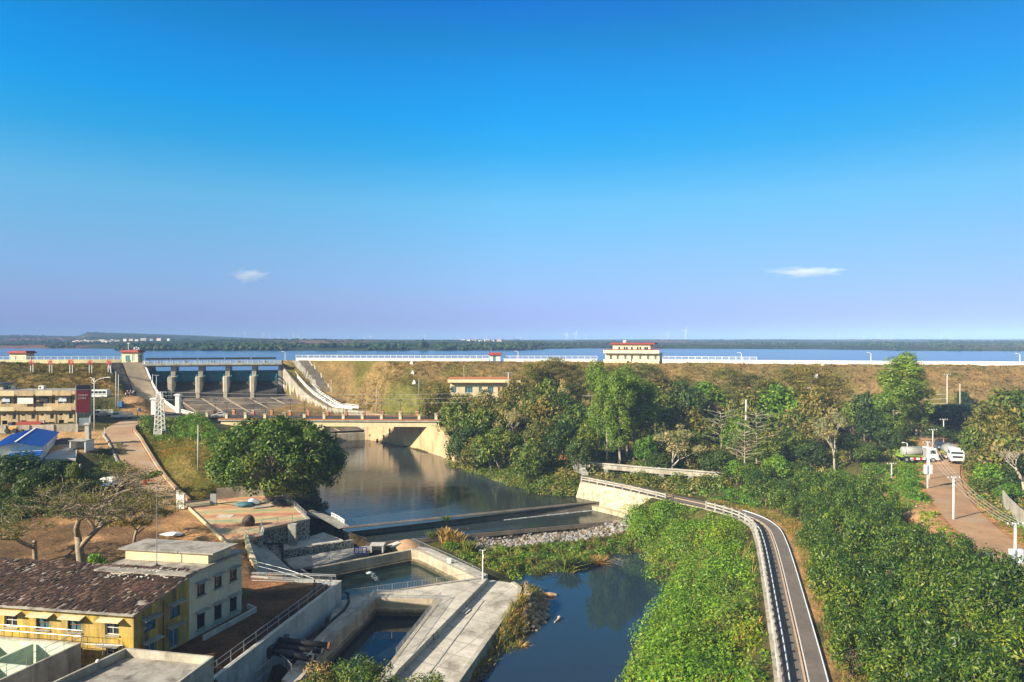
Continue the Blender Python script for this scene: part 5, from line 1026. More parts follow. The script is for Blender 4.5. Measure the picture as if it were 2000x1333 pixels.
MB().tube([c, c + V(0, 0, 9.3)], [.05, .025], 6).build('pole', M['steel'], t); MB().lathe(c, [(.4, 0), (.4, .06), (.12, .12), (.1, .3)], 10).build('base', M['dark'], t)
kb = [B0 + on * 4 + sdir * .5, B0 + on * 4 + sdir * 2.2, E0 + on * 4 + sdir * .7, E0 + on * 4 + sdir * 1.2 - V(sdir.y, -sdir.x, 0) * 1.6]
tag(curb([V(q.x, q.y, ZYARD) for q in kb], .1, .25, -.3, .45).build('planter_wall', M['concl']), 'low pale kerb wall round the foot of the pale block', 'wall')
# --- flat roofed parapet building in the corner
Q = [V(-35.7, 63.1, 0), V(-26.8, 61.4, 0), V(-28.6, 52, 0), V(-39.5, 53.6, 0)]
fb_ = thing('flat_roof_building', 'low grey flat roofed building with a parapet at the bottom left', 'building', Q[0] + V(0, 0, ZYARD))
MB().prism([tuple(p) for p in grow(Q, -.02)], ZYARD - .3, 10.7).build('wall', M['conc'], fb_); MB().prism([tuple(p) for p in grow(Q, -.32)], 10.7, 10.76).build('roof', M['roofcrack'], fb_)
mb = ringwall(grow(Q, -.3), .3, 10.7, 11.5); mb.build('parapet', M['concw'], fb_)
tag(MB().lathe((-36.6, 60.3, 11.5), [(.16, 0), (.16, .12), (.1, .2)], 10).build('vent_cap', M['white']), 'small white vent cap on the parapet of the flat roof', 'vent')
# --- open treatment tank with pale green inside
T0 = [V(-40.9, 64.8, 0), V(-43.6, 56.5, 0), V(-58, 59, 0), V(-56, 67.2, 0)]; zt = 11.2
M['tankgreen'] = mk('pale_green_paint', (.56, .64, .50), (.44, .50, .36), .5, stain=(.3, .27, .18), streak=.5)
tk = thing('treatment_tank', 'open concrete treatment tank painted pale green inside, in the bottom left corner', 'tank', T0[0] + V(0, 0, ZYARD))
ringwall(grow(T0, -.3), .3, ZYARD - .3, zt).build('outer_wall', M['concw'], tk); ringwall(grow(T0, -.55), .24, ZYARD, zt - .15).build('lining', M['tankgreen'], tk)
MB().prism([tuple(p) for p in grow(T0, -.4)], ZYARD + .6, ZYARD + .8).build('floor', M['tankgreen'], tk)
for f_ in (.30, .62):
    a, b_ = T0[0].lerp(T0[3], f_), T0[1].lerp(T0[2], f_); d = (b_ - a).normalized(); MB().bar(a + d * .6 + V(0, 0, zt - 1.2), b_ - d * .6 + V(0, 0, zt - 1.2), .22, 2.1).build('baffle', M['tankgreen'], tk)
a, b_ = T0[0].lerp(T0[1], .5), T0[3].lerp(T0[2], .5); d = (b_ - a).normalized(); MB().bar(a + d * .6 + V(0, 0, zt - 1.25), b_ - d * .6 + V(0, 0, zt - 1.25), .2, 1.9).build('baffle', M['tankgreen'], tk)
e = [V(p.x, p.y, zt) for p in T0]; railing('rusty pipe railing on the right edge of the green tank', [e[0], e[1]], 1.1, 1.7, .05, (1, .5), .045, mat='steel')
railing('pipe railing on the house side of the green tank', [e[3] + V(0, .1, 0), e[0] + V(0, .1, 0)], 1.1, 1.7, .05, (1, .5), .045, mat='steel')
a, b_ = A0 + V(-6, -.9, 10.0), A0 + V(.4, -1.0, 10.0); railing('thin pipe rail over the ground floor door of the yellow house', [V(-41, 65.2, 9.9), V(-37, 64.9, 9.9)], 1.0, 2, .05, (1,), .05)
# --- booths on the dam crest
def booth(name, label, px, Y_off, wd, dp, h, roof, mat, hip=True, win=()):
    c = crest_at(px, Y_off); t = thing(name, label, 'booth', c)
    p0, p1 = V(c.x - wd / 2, c.y - dp / 2, 0), V(c.x + wd / 2, c.y - dp / 2, 0); mb = MB(); zb = ZCREST - .3; ops = [(a, b_, zb + .3 + c0, zb + .3 + d) for a, b_, c0, d, m_ in win]
    mb.facade(p0, p1, zb, ZCREST + h, ops, .15); p2, p3 = p1 + V(0, dp, 0), p0 + V(0, dp, 0)
    for a, b_ in ((p1, p2), (p2, p3), (p3, p0)): mb.facade(a, b_, zb, ZCREST + h, [(dp * .3, dp * .7, ZCREST + 1, ZCREST + 2.2)] if a is p1 or a is p3 else [], .15)
    mb.build('wall', M[mat], t)
    for (a, b_, c0, d), (_, _, _, _, m_) in zip(ops, win): window(t, p0, p1, a, b_, c0, d, .15, m_, 'white', 1, 0, .07, name='door' if c0 < zb + .5 else 'window')
    for a, b_ in ((p1, p2), (p3, p0)): window(t, a, b_, dp * .3, dp * .7, ZCREST + 1, ZCREST + 2.2, .15, 'glass', 'white')
    z = ZCREST + h; ov = .55; w2, d2 = wd / 2 + ov, dp / 2 + ov; k = .55
    MB().loft([[V(c.x - w2 * f_, c.y - d2 * f_, z + zz), V(c.x + w2 * f_, c.y - d2 * f_, z + zz), V(c.x + w2 * f_, c.y + d2 * f_, z + zz), V(c.x - w2 * f_, c.y + d2 * f_, z + zz)] for f_, zz in ((1, 0), (1, .18), (.82, .85))]).build('roof', M[roof], t)
    return t, c
booth('crest_booth', 'cream booth with a red roof on the dam crest, left of the red characters', 43, 1.5, 5.6, 4, 3.0, 'redroof', 'cream', win=((1.9, 2.7, .1, 2.1, 'whiteb'),))
gt, gc = booth('gatehouse', 'small cream gatehouse with a red roof beside the left end of the spillway', 259, .2, 5.6, 3.6, 3.2, 'redroof', 'cream', win=((1.4, 3.0, .1, 2.2, 'gateblue'), (3.7, 4.7, .2, 2.6, 'whiteb')))
MB().tube([gc + V(-1.4, 0, 4), gc + V(-1.4, 0, 6.4)], .12, 6).build('mast', M['white'], gt); MB().bar(gc + V(-1.9, 0, 6.4), gc + V(-1, 0, 6.4), .14, .2).build('mast_head', M['white'], gt)
for k in range(3): rock('dish', gc + V(.6 + k * .7, 0, 4.75 + .25 * (k % 2)), (.28, .12, .3), k, M['white'], 1, gt).matrix_parent_inverse = root_inv(gt)
mb = MB(); 
for k in range(5): mb.tube([gc + V(.3 + k * .5, 0, 3.9), gc + V(.3 + k * .5, 0, 4.7)], .05, 5)
mb.bar(gc + V(.2, 0, 4.3), gc + V(2.5, 0, 4.3), .06, .06); mb.build('dish_stand', M['white'], gt)
bt, bc = booth('crest_booth', 'tiny white booth with a bright red roof at the middle of the dam crest', 967, -1.6, 3.7, 3, 2.3, 'redroof', 'white', win=((1.2, 2.2, .1, 2.0, 'gateblue'),))
MB().bar(bc + V(-2.4, -2.2, -.2), bc + V(2.2, -2.2, -.2), 1.2, .8).build('plinth', M['darkstone'], bt); MB().tube([bc + V(-1.4, 0, 2.6), bc + V(-1.4, 0, 5)], .05, 6).build('mast', M['steel'], bt)
# --- cream house on the dam crest
c = crest_at(1235, 0); hw = 9.6; pl_ = crestline(1180, 1288, -2.6, 1); c0, c1 = pl_[0], pl_[1]; d = (c1 - c0).normalized(); n_ = V(-d.y, d.x, 0); Lh = (c1 - c0).length; z0 = ZCREST
dh = thing('dam_house', 'two storey cream house with a brown roof standing on the dam crest', 'house', c0)
ops = [(Lh * f_, Lh * f_ + .8, z0 + (.5 if k != 3 else .1), z0 + 2.3) for k, f_ in enumerate((.085, .21, .35, .47, .62, .76, .89))]
ux = Lh * .15; o2 = [(Lh * f_ - ux, Lh * f_ - ux + .75, z0 + 3.7, z0 + 5.2) for f_ in (.25, .345, .39, .48, .585, .635, .72, .76)]
mb = MB(); a, b_ = c0 + d * .4, c1; mb.facade(a, b_, z0 - 1, z0 + 3.0, ops, .2); q = [a, b_, b_ + n_ * 7.5, a + n_ * 7.5]
for i in (1, 2, 3): mb.facade(q[i], q[(i + 1) % 4], z0 - 1, z0 + 3.0, [], .1)
ua, ub = c0 + d * ux + n_ * 1.0, c0 + d * Lh * .83 + n_ * 1.0; mb.facade(ua, ub, z0 + 3.0, z0 + 6.0, o2, .2); uq = [ua, ub, ub + n_ * 6, ua + n_ * 6]
for i in (1, 2, 3): mb.facade(uq[i], uq[(i + 1) % 4], z0 + 3.0, z0 + 6.0, [], .1)
mb.build('wall', M['cream'], dh)
for k, o_ in enumerate(ops): window(dh, a, b_, *o_, .2, 'glass', 'white', 1, 0, .08, name='door' if k == 3 else 'window')
for k, o_ in enumerate(o2): window(dh, ua, ub, *o_, .2, 'glass', 'white', 0, 0, .08)
bq = [c0 - n_ * 1.3, c1 - n_ * 1.3 + d * .1, c1 + n_ * 7.7 + d * .1, c0 + n_ * 7.7]
MB().prism([tuple(p) for p in bq], z0 + 2.98, z0 + 3.2).build('balcony', M['concl'], dh); mb = MB(); mb.bar(bq[0] + n_ * .1 + V(0, 0, 3.75), bq[1] + n_ * .1 + V(0, 0, 3.75), .16, 1.1); mb.build('balcony_wall', M['cream'], dh)
MB().bar(bq[0] - n_ * .05 + V(0, 0, 4.35), bq[1] - n_ * .05 + V(0, 0, 4.35), .4, .12).build('balcony_coping', M['redroof'], dh)
rq = [ua - d * .6 - n_ * .7, ub + d * 1.6 - n_ * .7, ub + d * 1.6 + n_ * 6.5, ua - d * .6 + n_ * 6.5]; MB().prism([tuple(p) for p in rq], z0 + 6.0, z0 + 6.55).build('roof', M['redroof'], dh)
MB().bar(ub + d * 1.8 + n_ * 1 + V(0, 0, 4.9), c1 - d * .2 + n_ * 1 + V(0, 0, 4.9), 4, .18).build('porch_roof', M['redroof'], dh)
for k in (0, 1): p = ub.lerp(c1 + n_, .35 + .6 * k); MB().tube([V(p.x, p.y, z0 + 3.2), V(p.x, p.y, z0 + 4.85)], .1, 6).build('porch_post', M['redpaint'], dh)
MB().lathe(ua.lerp(ub, .3) + n_ * 2 + V(0, 0, 6.55 if ua.z > 20 else z0 + 6.55), [(.6, 0), (.75, .3), (.6, .75), (.1, .95)], 10).build('water_tank', M['white'], dh)
mb = MB().bar(c0 - n_ * .9 + V(0, 0, .3), c0 - n_ * .9 + d * Lh * .42 + V(0, 0, .3), .2, 1.3); mb.bar(c0 - n_ * .9 + d * Lh * .52 + V(0, 0, .3), c1 - n_ * .9 + V(0, 0, .3), .2, 1.3); mb.build('garden_wall', M['cream'], dh)
# --- long cream building half hidden by trees below the dam
a, b_ = W(879, 772, 19.8), W(1013, 772, 19.8); a.y = b_.y = 214; a = at(879, 214); b_ = at(1013, 214); zt_ = zat(739, 214); zb_ = zat(775, 214); L = (b_ - a).length
lb = thing('long_building', 'long single storey cream building with an orange edged roof, half behind trees', 'building', V(a.x, a.y, zb_))
ops = [(L * f_, L * f_ + w_, zb_ + 1.2, zb_ + 3.2) for f_, w_ in ((.02, 1.6), (.22, 2.4), (.42, 1.0), (.55, 1.8), (.76, 1.9), (.94, .9))] + [(L * .70, L * .70 + .8, zb_ + .1, zb_ + 3.0), (L * .88, L * .88 + .8, zb_ + .1, zb_ + 3.0)]
mb = MB(); mb.facade(a, b_, zb_ - 1.5, zt_ - 1.3, ops, .2); q = [a, b_, b_ + V(0, 7, 0), a + V(0, 7, 0)]
for i in (1, 2, 3): mb.facade(q[i], q[(i + 1) % 4], zb_ - 1.5, zt_ - 1.3, [], .1)
mb.build('wall', M['beige'], lb)
for k, o_ in enumerate(ops): window(lb, a, b_, *o_, .2, 'glassb' if k < 6 else 'orange', 'whiteb' if k < 6 else 'orange', 2 if k < 6 else 0, 0, .08, name='window' if k < 6 else 'door')
MB().box(((a.x + b_.x) / 2, a.y + 3.2, zt_ - .75), (L + 1.2, 9, 1.1)).build('eaves', M['cream'], lb); MB().box(((a.x + b_.x) / 2, a.y + 3.2, zt_ - .1), (L + 1.5, 9.3, .18)).build('roof', M['orange'], lb)
MB().box(((a.x + b_.x) / 2, a.y - 1.42, zt_ - 1.33), (L + 1.2, .12, .08)).build('band', M['orange'], lb)
p = W(906, 735, 15); p = at(906, 217, zt_); MB().tube([p, p + V(0, 0, 3.9)], .05, 6).build('mast', M['cream'], lb)
# small pavilion in the trees
p = at(893, 205, zat(800, 205)); t = thing('pavilion', 'small white pavilion frame among trees near the right end of the bridge', 'pavilion', p)
for sx_ in (-1.3, 1.3):
    for sy_ in (-1.2, 1.2): MB().box((p.x + sx_, p.y + sy_, p.z + 1.1), (.35, .35, 3.4)).build('column', M['white'], t)
MB().loft([[V(p.x - k, p.y - k, z), V(p.x + k, p.y - k, z), V(p.x + k, p.y + k, z), V(p.x - k, p.y + k, z)] for k, z in ((2.1, p.z + 2.8), (2.1, p.z + 3.1), (1.2, p.z + 3.7))]).build('roof', M['concl'], t)
# --- old apartment block
zb_ = 18.0; a, b_ = at(-75, 172), at(147, 174.5); d = (b_ - a).normalized(); n_ = V(-d.y, d.x, 0); L = (b_ - a).length; zt_ = zat(763, 174)
ab = thing('apartment_block', 'shabby ochre apartment block with boxed in balconies at the far left', 'apartment block', V(a.x, a.y, zb_)); h1, h2 = zat(800, 174), zat(790, 174)
M['apart'].name = 'old_ochre_render'
nbay = 6; bw = L / nbay; ops = []
for k in range(nbay):
    u0 = k * bw; ops += [(u0 + bw * .15, u0 + bw * .32, h1 - 1.6, h1 - 1.05), (u0 + bw * .66, u0 + bw * .86, h1 - 2.4, h1 - .9), (u0 + bw * .12, u0 + bw * .4, zb_ + .4, zb_ + 1.4), (u0 + bw * .6, u0 + bw * .9, zb_ + .2, zb_ + .9)]
    ops += [(u0 + bw * .08, u0 + bw * .58, h2 + .2, zt_ - 1.7), (u0 + bw * .70, u0 + bw * .92, h2 + .2, zt_ - 1.5)]
mb = MB(); mb.facade(a, b_, zb_ - 1, zt_ - .2, ops, .5); q = [a, b_, b_ + n_ * 8, a + n_ * 8]
for i in (1, 2, 3): mb.facade(q[i], q[(i + 1) % 4], zb_ - 1, zt_ - .2, [], .1)
mb.build('wall', M['apart'], ab); MB().prism([tuple(p) for p in q], zt_ - .2, zt_).build('roof', M['roofcrack'], ab)
r3 = random.Random(9)
for k, o_ in enumerate(ops): window(ab, a, b_, *o_, .45, ('glass', 'glassb', 'dark', 'glass', 'dark', 'glass')[k % 6], ('white', 'whiteb', 'dark', 'white', 'whiteb', 'white')[k % 6], 1, 0, .07)
for k in range(nbay):
    u0, u1 = k * bw + .1, (k + 1) * bw - .45; p0, p1 = a + d * u0, a + d * u1
    for z, hh, ot in ((h1 - .25, 1.0, 1.0), (zt_ - 1.25, 1.3, 1.1)):
        mb = MB(); c_ = (p0 + p1) / 2 - n_ * (ot / 2 + .004); mb.box((c_.x, c_.y, z + .07), (u1 - u0, ot, .14), math.atan2(d.y, d.x)); f_ = (p0 + p1) / 2 - n_ * (ot - .06); mb.box((f_.x, f_.y, z + .14 + hh * .45), (u1 - u0, .12, hh * .9), math.atan2(d.y, d.x)); mb.build('balcony', M['apart' if k % 2 else 'beige'], ab)
    if k in (3,):
        c_ = a + d * (u0 + (u1 - u0) * .5) - n_ * .9; MB().box((c_.x, c_.y, h2 + 1.0), (u1 - u0 - .2, .08, 1.5), math.atan2(d.y, d.x)).build('balcony_screen', M['white'], ab)
    if k in (4, 5, 2): c_ = a + d * (k * bw + bw * .36) - n_ * .35; MB().box((c_.x, c_.y, h2 + 1.25), (bw * .42, .06, 1.1), math.atan2(d.y, d.x)).build('curtain', M['whiteb' if k != 4 else 'dark'], ab)
    c_ = a + d * (k * bw + bw * .97); MB().tube([V(c_.x - n_.x * .1, c_.y - n_.y * .1, zb_), V(c_.x - n_.x * .1, c_.y - n_.y * .1, h1 - .4)], .07, 5).build('drainpipe', M['rust'], ab)
for px, lb_ in ((23, 'white box unit on the flat roof of the ochre apartment block, nearer the left edge'), (82, 'white box unit on the middle of the flat roof of the ochre apartment block')):
    p = at(px, 178, zt_); t = thing('roof_unit', lb_, 'roof unit', p); MB().box(p + V(0, 0, .5), (1.3, .8, .9)).build('case', M['white'], t); MB().box(p + V(-.2, -.42, .5), (.5, .05, .5)).build('fan', M['dark'], t)
p = at(2, 178, zt_); MB().box(p + V(0, 0, .8), (3.4, 3, 1.6)).build('stair_head', M['concw'], ab); MB().box(p + V(-.8, -.3, 1.65), (6, 4.4, .12)).build('stair_head_roof', M['dark'], ab)
p = at(83, 173.2, zb_ + .9); t = thing('air_conditioner', 'white air conditioner unit low on the front of the ochre apartment block', 'air conditioner', p); MB().box(p, (1.0, .5, .8)).build('case', M['white'], t, bevel=.04); MB().tube([p + V(-.15, -.25, 0), p + V(-.15, -.28, 0)], .28, 12).build('fan', M['dark'], t)
# rusty lean-to, garden wall before the block
p0, p1 = at(20, 169.5, zb_ + .5), at(75, 170, zb_ + .5); MBx = MB(); q = [p0, p1, p1 + V(-.5, 2.6, .7), p0 + V(.5, 2.6, .7)]
t = thing('lean_to', 'low lean-to with a rusty red sheet roof before the apartment block', 'shed', p0); MBx.add(q + [p + V(0, 0, .08) for p in q], [(3, 2, 1, 0), (4, 5, 6, 7), (0, 1, 5, 4), (1, 2, 6, 5), (2, 3, 7, 6), (3, 0, 4, 7)]).build('roof', M['redroof'], t); MB().box(((p0.x + p1.x) / 2, p0.y + 1.5, zb_ - .4), (6, 2, 1.7)).build('wall', M['conc'], t)
gw = [at(-80, 163, 17.2), at(60, 164, 17.3), at(152, 165.5, 17.4)]; t = thing('garden_wall', 'long stained garden wall in front of the ochre apartment block', 'wall', gw[1]); curb(gw, .12, .25, -1.2, 2.1).build('wall', M['concw'], t)
for p in along(gw, 5.2): MB().box(p + V(0, -.2, .5), (.4, .3, 3.2)).build('pillar', M['conc'], t)
# --- blue roofed sheds
def shed(label, p, wd, dp, h, rz_, ridge=True):
    t = thing('blue_shed', label, 'shed', p, rz_); mb = MB()
    for a_, b2, n__ in (((-wd / 2, -dp / 2), (wd / 2, -dp / 2), 3), ((wd / 2, -dp / 2), (wd / 2, dp / 2), 5), ((wd / 2, dp / 2), (-wd / 2, dp / 2), 0), ((-wd / 2, dp / 2), (-wd / 2, -dp / 2), 0)):
        LL = (Vector(b2) - Vector(a_)).length; op = [(LL * (k + .5) / n__ - .4, LL * (k + .5) / n__ + .4, 1.1, 2.0) for k in range(n__)] if ridge else []
        mb.facade(a_, b2, -.3, h, op, .08)
        for o_ in op:
            q_ = lerpw(a_, b2, o_[0]); e_ = lerpw(a_, b2, o_[1]); dd = (e_ - q_).normalized(); inn = Vector((-dd.y, dd.x)) * .075; q_ += inn; e_ += inn
            MB().add([V(*q_, o_[2]), V(*e_, o_[2]), V(*e_, o_[3]), V(*q_, o_[3])], [(0, 1, 2, 3)]).build('window', M['glass'], t, local=True)
    rr_ = 1.1 if ridge else .35
    if ridge:
        for s_ in (-1, 1): mb.add([(-wd / 2, s_ * dp / 2, h), (wd / 2, s_ * dp / 2, h), (wd / 2, s_ * dp / 2, h)], [(0, 1, 2)])
        mb.add([(-wd / 2, -dp / 2, h), (wd / 2, -dp / 2, h), (0, -dp / 2, h + rr_)], [(0, 1, 2)]); mb.add([(-wd / 2, dp / 2, h), (wd / 2, dp / 2, h), (0, dp / 2, h + rr_)], [(2, 1, 0)])
    mb.build('wall', M['white'], t, local=True); mb = MB(); ov = .4
    for s_ in (-1, 1):
        q = [(0, -dp / 2 - ov, h + rr_ + .02), (s_ * (wd / 2 + ov), -dp / 2 - ov, h - .1), (s_ * (wd / 2 + ov), dp / 2 + ov, h - .1), (0, dp / 2 + ov, h + rr_ + .02)]
        mb.add(q + [(x, y, z + .07) for x, y, z in q], [(0, 1, 2, 3), (7, 6, 5, 4), (0, 4, 5, 1), (1, 5, 6, 2), (2, 6, 7, 3), (3, 7, 4, 0)])
        for k in range(int((dp + .8) / .9)):
            y = -dp / 2 - ov + .2 + k * .9; mb.bar((s_ * .05, y, h + rr_ + .1), (s_ * (wd / 2 + ov), y, h - .02), .07, .07)
    r_ = mb.build('roof', M['bluemetal'], t, local=True); MB().bar((0, -dp / 2 - ov, h + rr_ + .12), (0, dp / 2 + ov, h + rr_ + .12), .35, .06).build('ridge_cap', M['white'], r_, local=True)
    return t
e0, e1 = at(80, 137, 0), at(112, 158, 0); dd = (e1 - e0).normalized(); rz_ = math.atan2(dd.y, dd.x) - math.pi / 2; dpl = (e1 - e0).length
cc = (e0 + e1) / 2 - V(dd.y, -dd.x, 0) * 4.2; shed('long white shed with a bright blue pitched sheet roof', V(cc.x, cc.y, 15.6), 8.4, dpl, 2.9, rz_)
p = at(52, 133.5, 15.3); shed('smaller blue roofed shed tucked against the end of the long shed', p, 5.0, 4.5, 2.3, rz_ + math.pi / 2, False)
q = [at(85, 138, 15.75), at(148, 139, 15.65), at(152, 152, 16.1), at(116, 153, 16.2)]; polysheet('yard_slab', [(p.x, p.y, max(ground(p.x, p.y) + .15, p.z)) for p in q], 'concl', 'pale concrete yard slab beside the long blue shed', 'slab', .4)
bm_ = MB().lathe(at(128, 157, 15.9), [(3.6, 0), (2.6, .7), (1.2, 1.25), (.1, 1.4)], 16); tag(bm_.build('gravel_heap', M['darkstone'], None, True), 'dark heap of gravel beyond the long blue shed', 'heap')
yw_ = [at(45, 130, 14.2), at(150, 131, 13.9), at(158, 132, 14.0)]; tag(curb(yw_, .12, .25, -1.5, 1.9).build('yard_wall', M['conc']), 'low tan wall in front of the blue sheds', 'wall')
t = thing('hut', 'small open fronted hut by the stone pillar near the blue shed', 'hut', at(158, 148, 15.5)); p = at(160, 148, 15.6); mb = MB().box(p + V(-1.6, 0, 1.2), (.2, 3, 2.6)); mb.box(p + V(1.6, 0, 1.2), (.2, 3, 2.6)); mb.box(p + V(0, 1.4, 1.2), (3.0, .2, 2.6)); mb.build('wall', M['white'], t); MB().box(p + V(0, 0, 2.58), (3.8, 3.4, .14)).build('roof', M['conc'], t)
# --- red billboard, stone pillars and gate pillars
p = at(162, 171, 0); t = thing('billboard', 'tall dark red billboard with two lines of pale lettering beside the apartment block', 'billboard', V(p.x, p.y, 17.5)); zt1, zt0 = zat(752, 171), zat(806, 171); wB = 2.9; dB = V(.9, .43, 0).normalized() * .5
mid = zt1 - 1.25; a = p - dB * wB; b_ = p + dB * wB
MB().bar(V(a.x, a.y, (zt0 + mid) / 2), V(b_.x, b_.y, (zt0 + mid) / 2), .3, mid - zt0).build('panel', M['board'], t); MB().bar(V(a.x, a.y, (mid + zt1) / 2 + .03), V(b_.x, b_.y, (mid + zt1) / 2 + .03), .3, zt1 - mid - .1).build('top_panel', M['dark'], t)
MB().bar(V(a.x, a.y - .02, mid), V(b_.x, b_.y - .02, mid), .34, .14).build('rail', M['steel'], t); mb = MB(); on_ = V(dB.y, -dB.x, 0).normalized() * .16
for row, nchr, z in ((0, 6, mid - 1.35), (1, 5, mid - 2.1)):
    for k in range(nchr):
        q_ = a.lerp(b_, .14 + .72 * (k + .5) / 6) + on_; e_ = (b_ - a).normalized()
        for j in range(3): mb.bar(V(q_.x, q_.y, z - .17 + .17 * j) - e_ * .15, V(q_.x, q_.y, z - .17 + .17 * j) + e_ * (.15 - .05 * ((k + j) % 2)), .02, .05)
        mb.bar(V(q_.x, q_.y, z - .22), V(q_.x, q_.y, z + .22), .05, .02)
mb.build('lettering', M['white'], t)
for q_ in (a, b_): MB().box((q_.x, q_.y + .2, (17 + zt1) / 2), (.3, .3, zt1 - 17)).build('post', M['conc'], t)
MB().box((p.x, p.y + .9, 18.6), (2.6, .2, 3.2), math.atan2(dB.y, dB.x)).build('back_wall', M['whiteb'], t)
def pillar(label, x, y0, y1, D, wd, mat='white', cap=True):
    Y = D * F / (y0 - HY); p = at(x, Y, CZ - D); h = (y0 - y1) * Y / F; t = thing('gate_pillar', label, 'pillar', p); MB().box(p + V(0, 0, h / 2 - .3), (wd, wd, h + .6)).build('shaft', M[mat], t, bevel=.04)
    if cap: MB().loft([[p + V(sx_ * k, sy_ * k, z) for sx_, sy_ in ((-1, -1), (1, -1), (1, 1), (-1, 1))] for k, z in ((wd * .5, h - .0), (wd * .72, h + .25), (wd * .72, h + .5), (wd * .4, h + .65))]).build('cap', M[mat], t)
pillar('pale square gate pillar at the left end of the bridge, beside the lattice pylon', 301, 806, 782, 21.2, 1.2)
pillar('pale square gate pillar with a wide cap in front of the spillway apron', 348, 803, 774, 21.6, 1.25)
pillar('old grey stone pillar with a pointed cap between the shed and the road', 172, 868, 832, 23.6, .95, 'conc'); pillar('shorter old concrete pillar just before the pointed stone pillar', 173, 880, 848, 24.2, .7, 'concw', False)
# ------------------------------------------------------------------ plants
M['lf_banyan'] = leafmat('dark_glossy_leaves', [(.02, .05, .008), (.045, .10, .012), (.09, .165, .018), (.16, .225, .028)], .5, .3)
M['lf_orch'] = leafmat('orchard_leaves', [(.010, .034, .003), (.026, .072, .005), (.058, .122, .008), (.12, .19, .014), (.20, .24, .03)], .45, .28, .16, .34)
M['lf_euc'] = leafmat('eucalyptus_leaves', [(.06, .12, .016), (.12, .21, .024), (.20, .29, .034)], .48, .3)
M['lf_feather'] = leafmat('olive_feathery_leaves', [(.07, .085, .018), (.13, .145, .026), (.20, .19, .04), (.22, .165, .055)], .6, .2)
M['lf_bush'] = leafmat('bush_leaves', [(.03, .066, .010), (.068, .125, .016), (.125, .19, .024), (.21, .24, .045)], .5, .3)
M['lf_bright'] = leafmat('bright_green_leaves', [(.045, .11, .008), (.09, .205, .012), (.155, .30, .016), (.24, .34, .03)], .48, .3, .3)
M['lf_pale'] = leafmat('pale_leaves', [(.14, .17, .05), (.24, .25, .09), (.36, .33, .15), (.44, .33, .24)], .5, .3)
M['lf_under'] = leafmat('undergrowth_leaves', [(.03, .056, .010), (.062, .108, .016), (.115, .165, .022), (.20, .20, .045), (.30, .215, .13)], .55, .25)
M['lf_dry'] = leafmat('dry_grass', [(.20, .14, .05), (.32, .22, .09), (.42, .29, .13), (.22, .20, .06)], .7, .15)
M['lf_grass'] = leafmat('green_grass', [(.07, .105, .016), (.12, .165, .024), (.19, .205, .04), (.26, .22, .07)], .6, .2)
M['lf_damr'] = leafmat('dry_dam_grass', [(.20, .145, .06), (.29, .21, .095), (.36, .26, .125), (.16, .145, .05)], .8, .05, .1, .05)
M['lf_daml'] = leafmat('olive_dam_grass', [(.09, .085, .022), (.15, .13, .036), (.22, .165, .06), (.11, .12, .028)], .8, .05, .1, .05)
M['twig'] = mk('pale_twig_bark', (0.38, 0.30, 0.21), (0.20, 0.155, 0.105), 1.5)
M['lf_dark'] = leafmat('dark_tree_leaves', [(.02, .045, .009), (.04, .08, .013), (.075, .125, .02)], .5, .28)
M['lf_banana'] = leafmat('broad_leaves', [(.06, .12, .016), (.11, .19, .025), (.17, .24, .035)], .4, .4, .3)
def leaves(C, N, size, asp=.42, rg=None, up=0.0, fold=.18):
    rg = rg or rng; n = len(C); N = N + rg.normal(0, .45, (n, 3)); N /= np.linalg.norm(N, axis=1)[:, None] + 1e-9
    T = rg.normal(0, 1, (n, 3)); T[:, 2] += up; T -= N * (T * N).sum(1)[:, None]; T /= np.linalg.norm(T, axis=1)[:, None] + 1e-9
    Bv = np.cross(N, T); L = (size * (.65 + .7 * rg.random(n)))[:, None]; wd = L * asp
    a, c = C - T * L * .5, C + T * L * .5; m_ = C - N * wd * fold
    co = np.stack([a, m_ + Bv * wd * .5, c, m_ - Bv * wd * .5], 1).reshape(-1, 3); f = np.arange(n * 4).reshape(-1, 4); return co, f
def clump_points(cl, per, rg, shell=.55, flat=1.0, upb=.25):
    Cs, Ns = [], []
    for c, r_ in cl:
        n = max(6, int(per * r_ ** 2)); d = rg.normal(0, 1, (n, 3)); d[:, 2] = d[:, 2] + upb; d /= np.linalg.norm(d, axis=1)[:, None]
        k = (shell + (1 - shell) * rg.random(n) ** .6)[:, None]; Cs.append(np.array(c) + d * k * r_ * np.array([1, 1, flat])); Ns.append(d + np.array([0, 0, .35]))
    return np.concatenate(Cs), np.concatenate(Ns)
def leafmesh(name, cl, per, size, mat, rg, **k):
    kk = {q: k.pop(q) for q in ('shell', 'flat', 'upb') if q in k}; C, N = clump_points(cl, per, rg, **kk); co, f = leaves(C, N, size, rg=rg, **k); return np_mesh(name, co, f, M[mat])
def limb(mb, a, b_, r0, r1, q, n=4, sag=.12, k=6):
    a, b_ = Vector(a), Vector(b_); L = (b_ - a).length; o = V(q.uniform(-1, 1), q.uniform(-1, 1), q.uniform(0, 1)) * L * sag
    pts = [a.lerp(b_, t) + o * math.sin(math.pi * t) for t in [i / n for i in range(n + 1)]]; mb.tube(pts, [r0 + (r1 - r0) * i / n for i in range(n + 1)], k); return pts
def plant(name, label, cat, trunk, crown, loc=(0, 0, 0), tm='bark', group=None, crown_name='crown'):
    t = thing(name, label, cat, loc, group=group)
    if trunk is not None: o = trunk.build('trunk', M[tm], t, True, local=True)
    if crown is not None: c = bpy.data.objects.new(crown_name, crown); COL.objects.link(c); c.parent = t
    return t
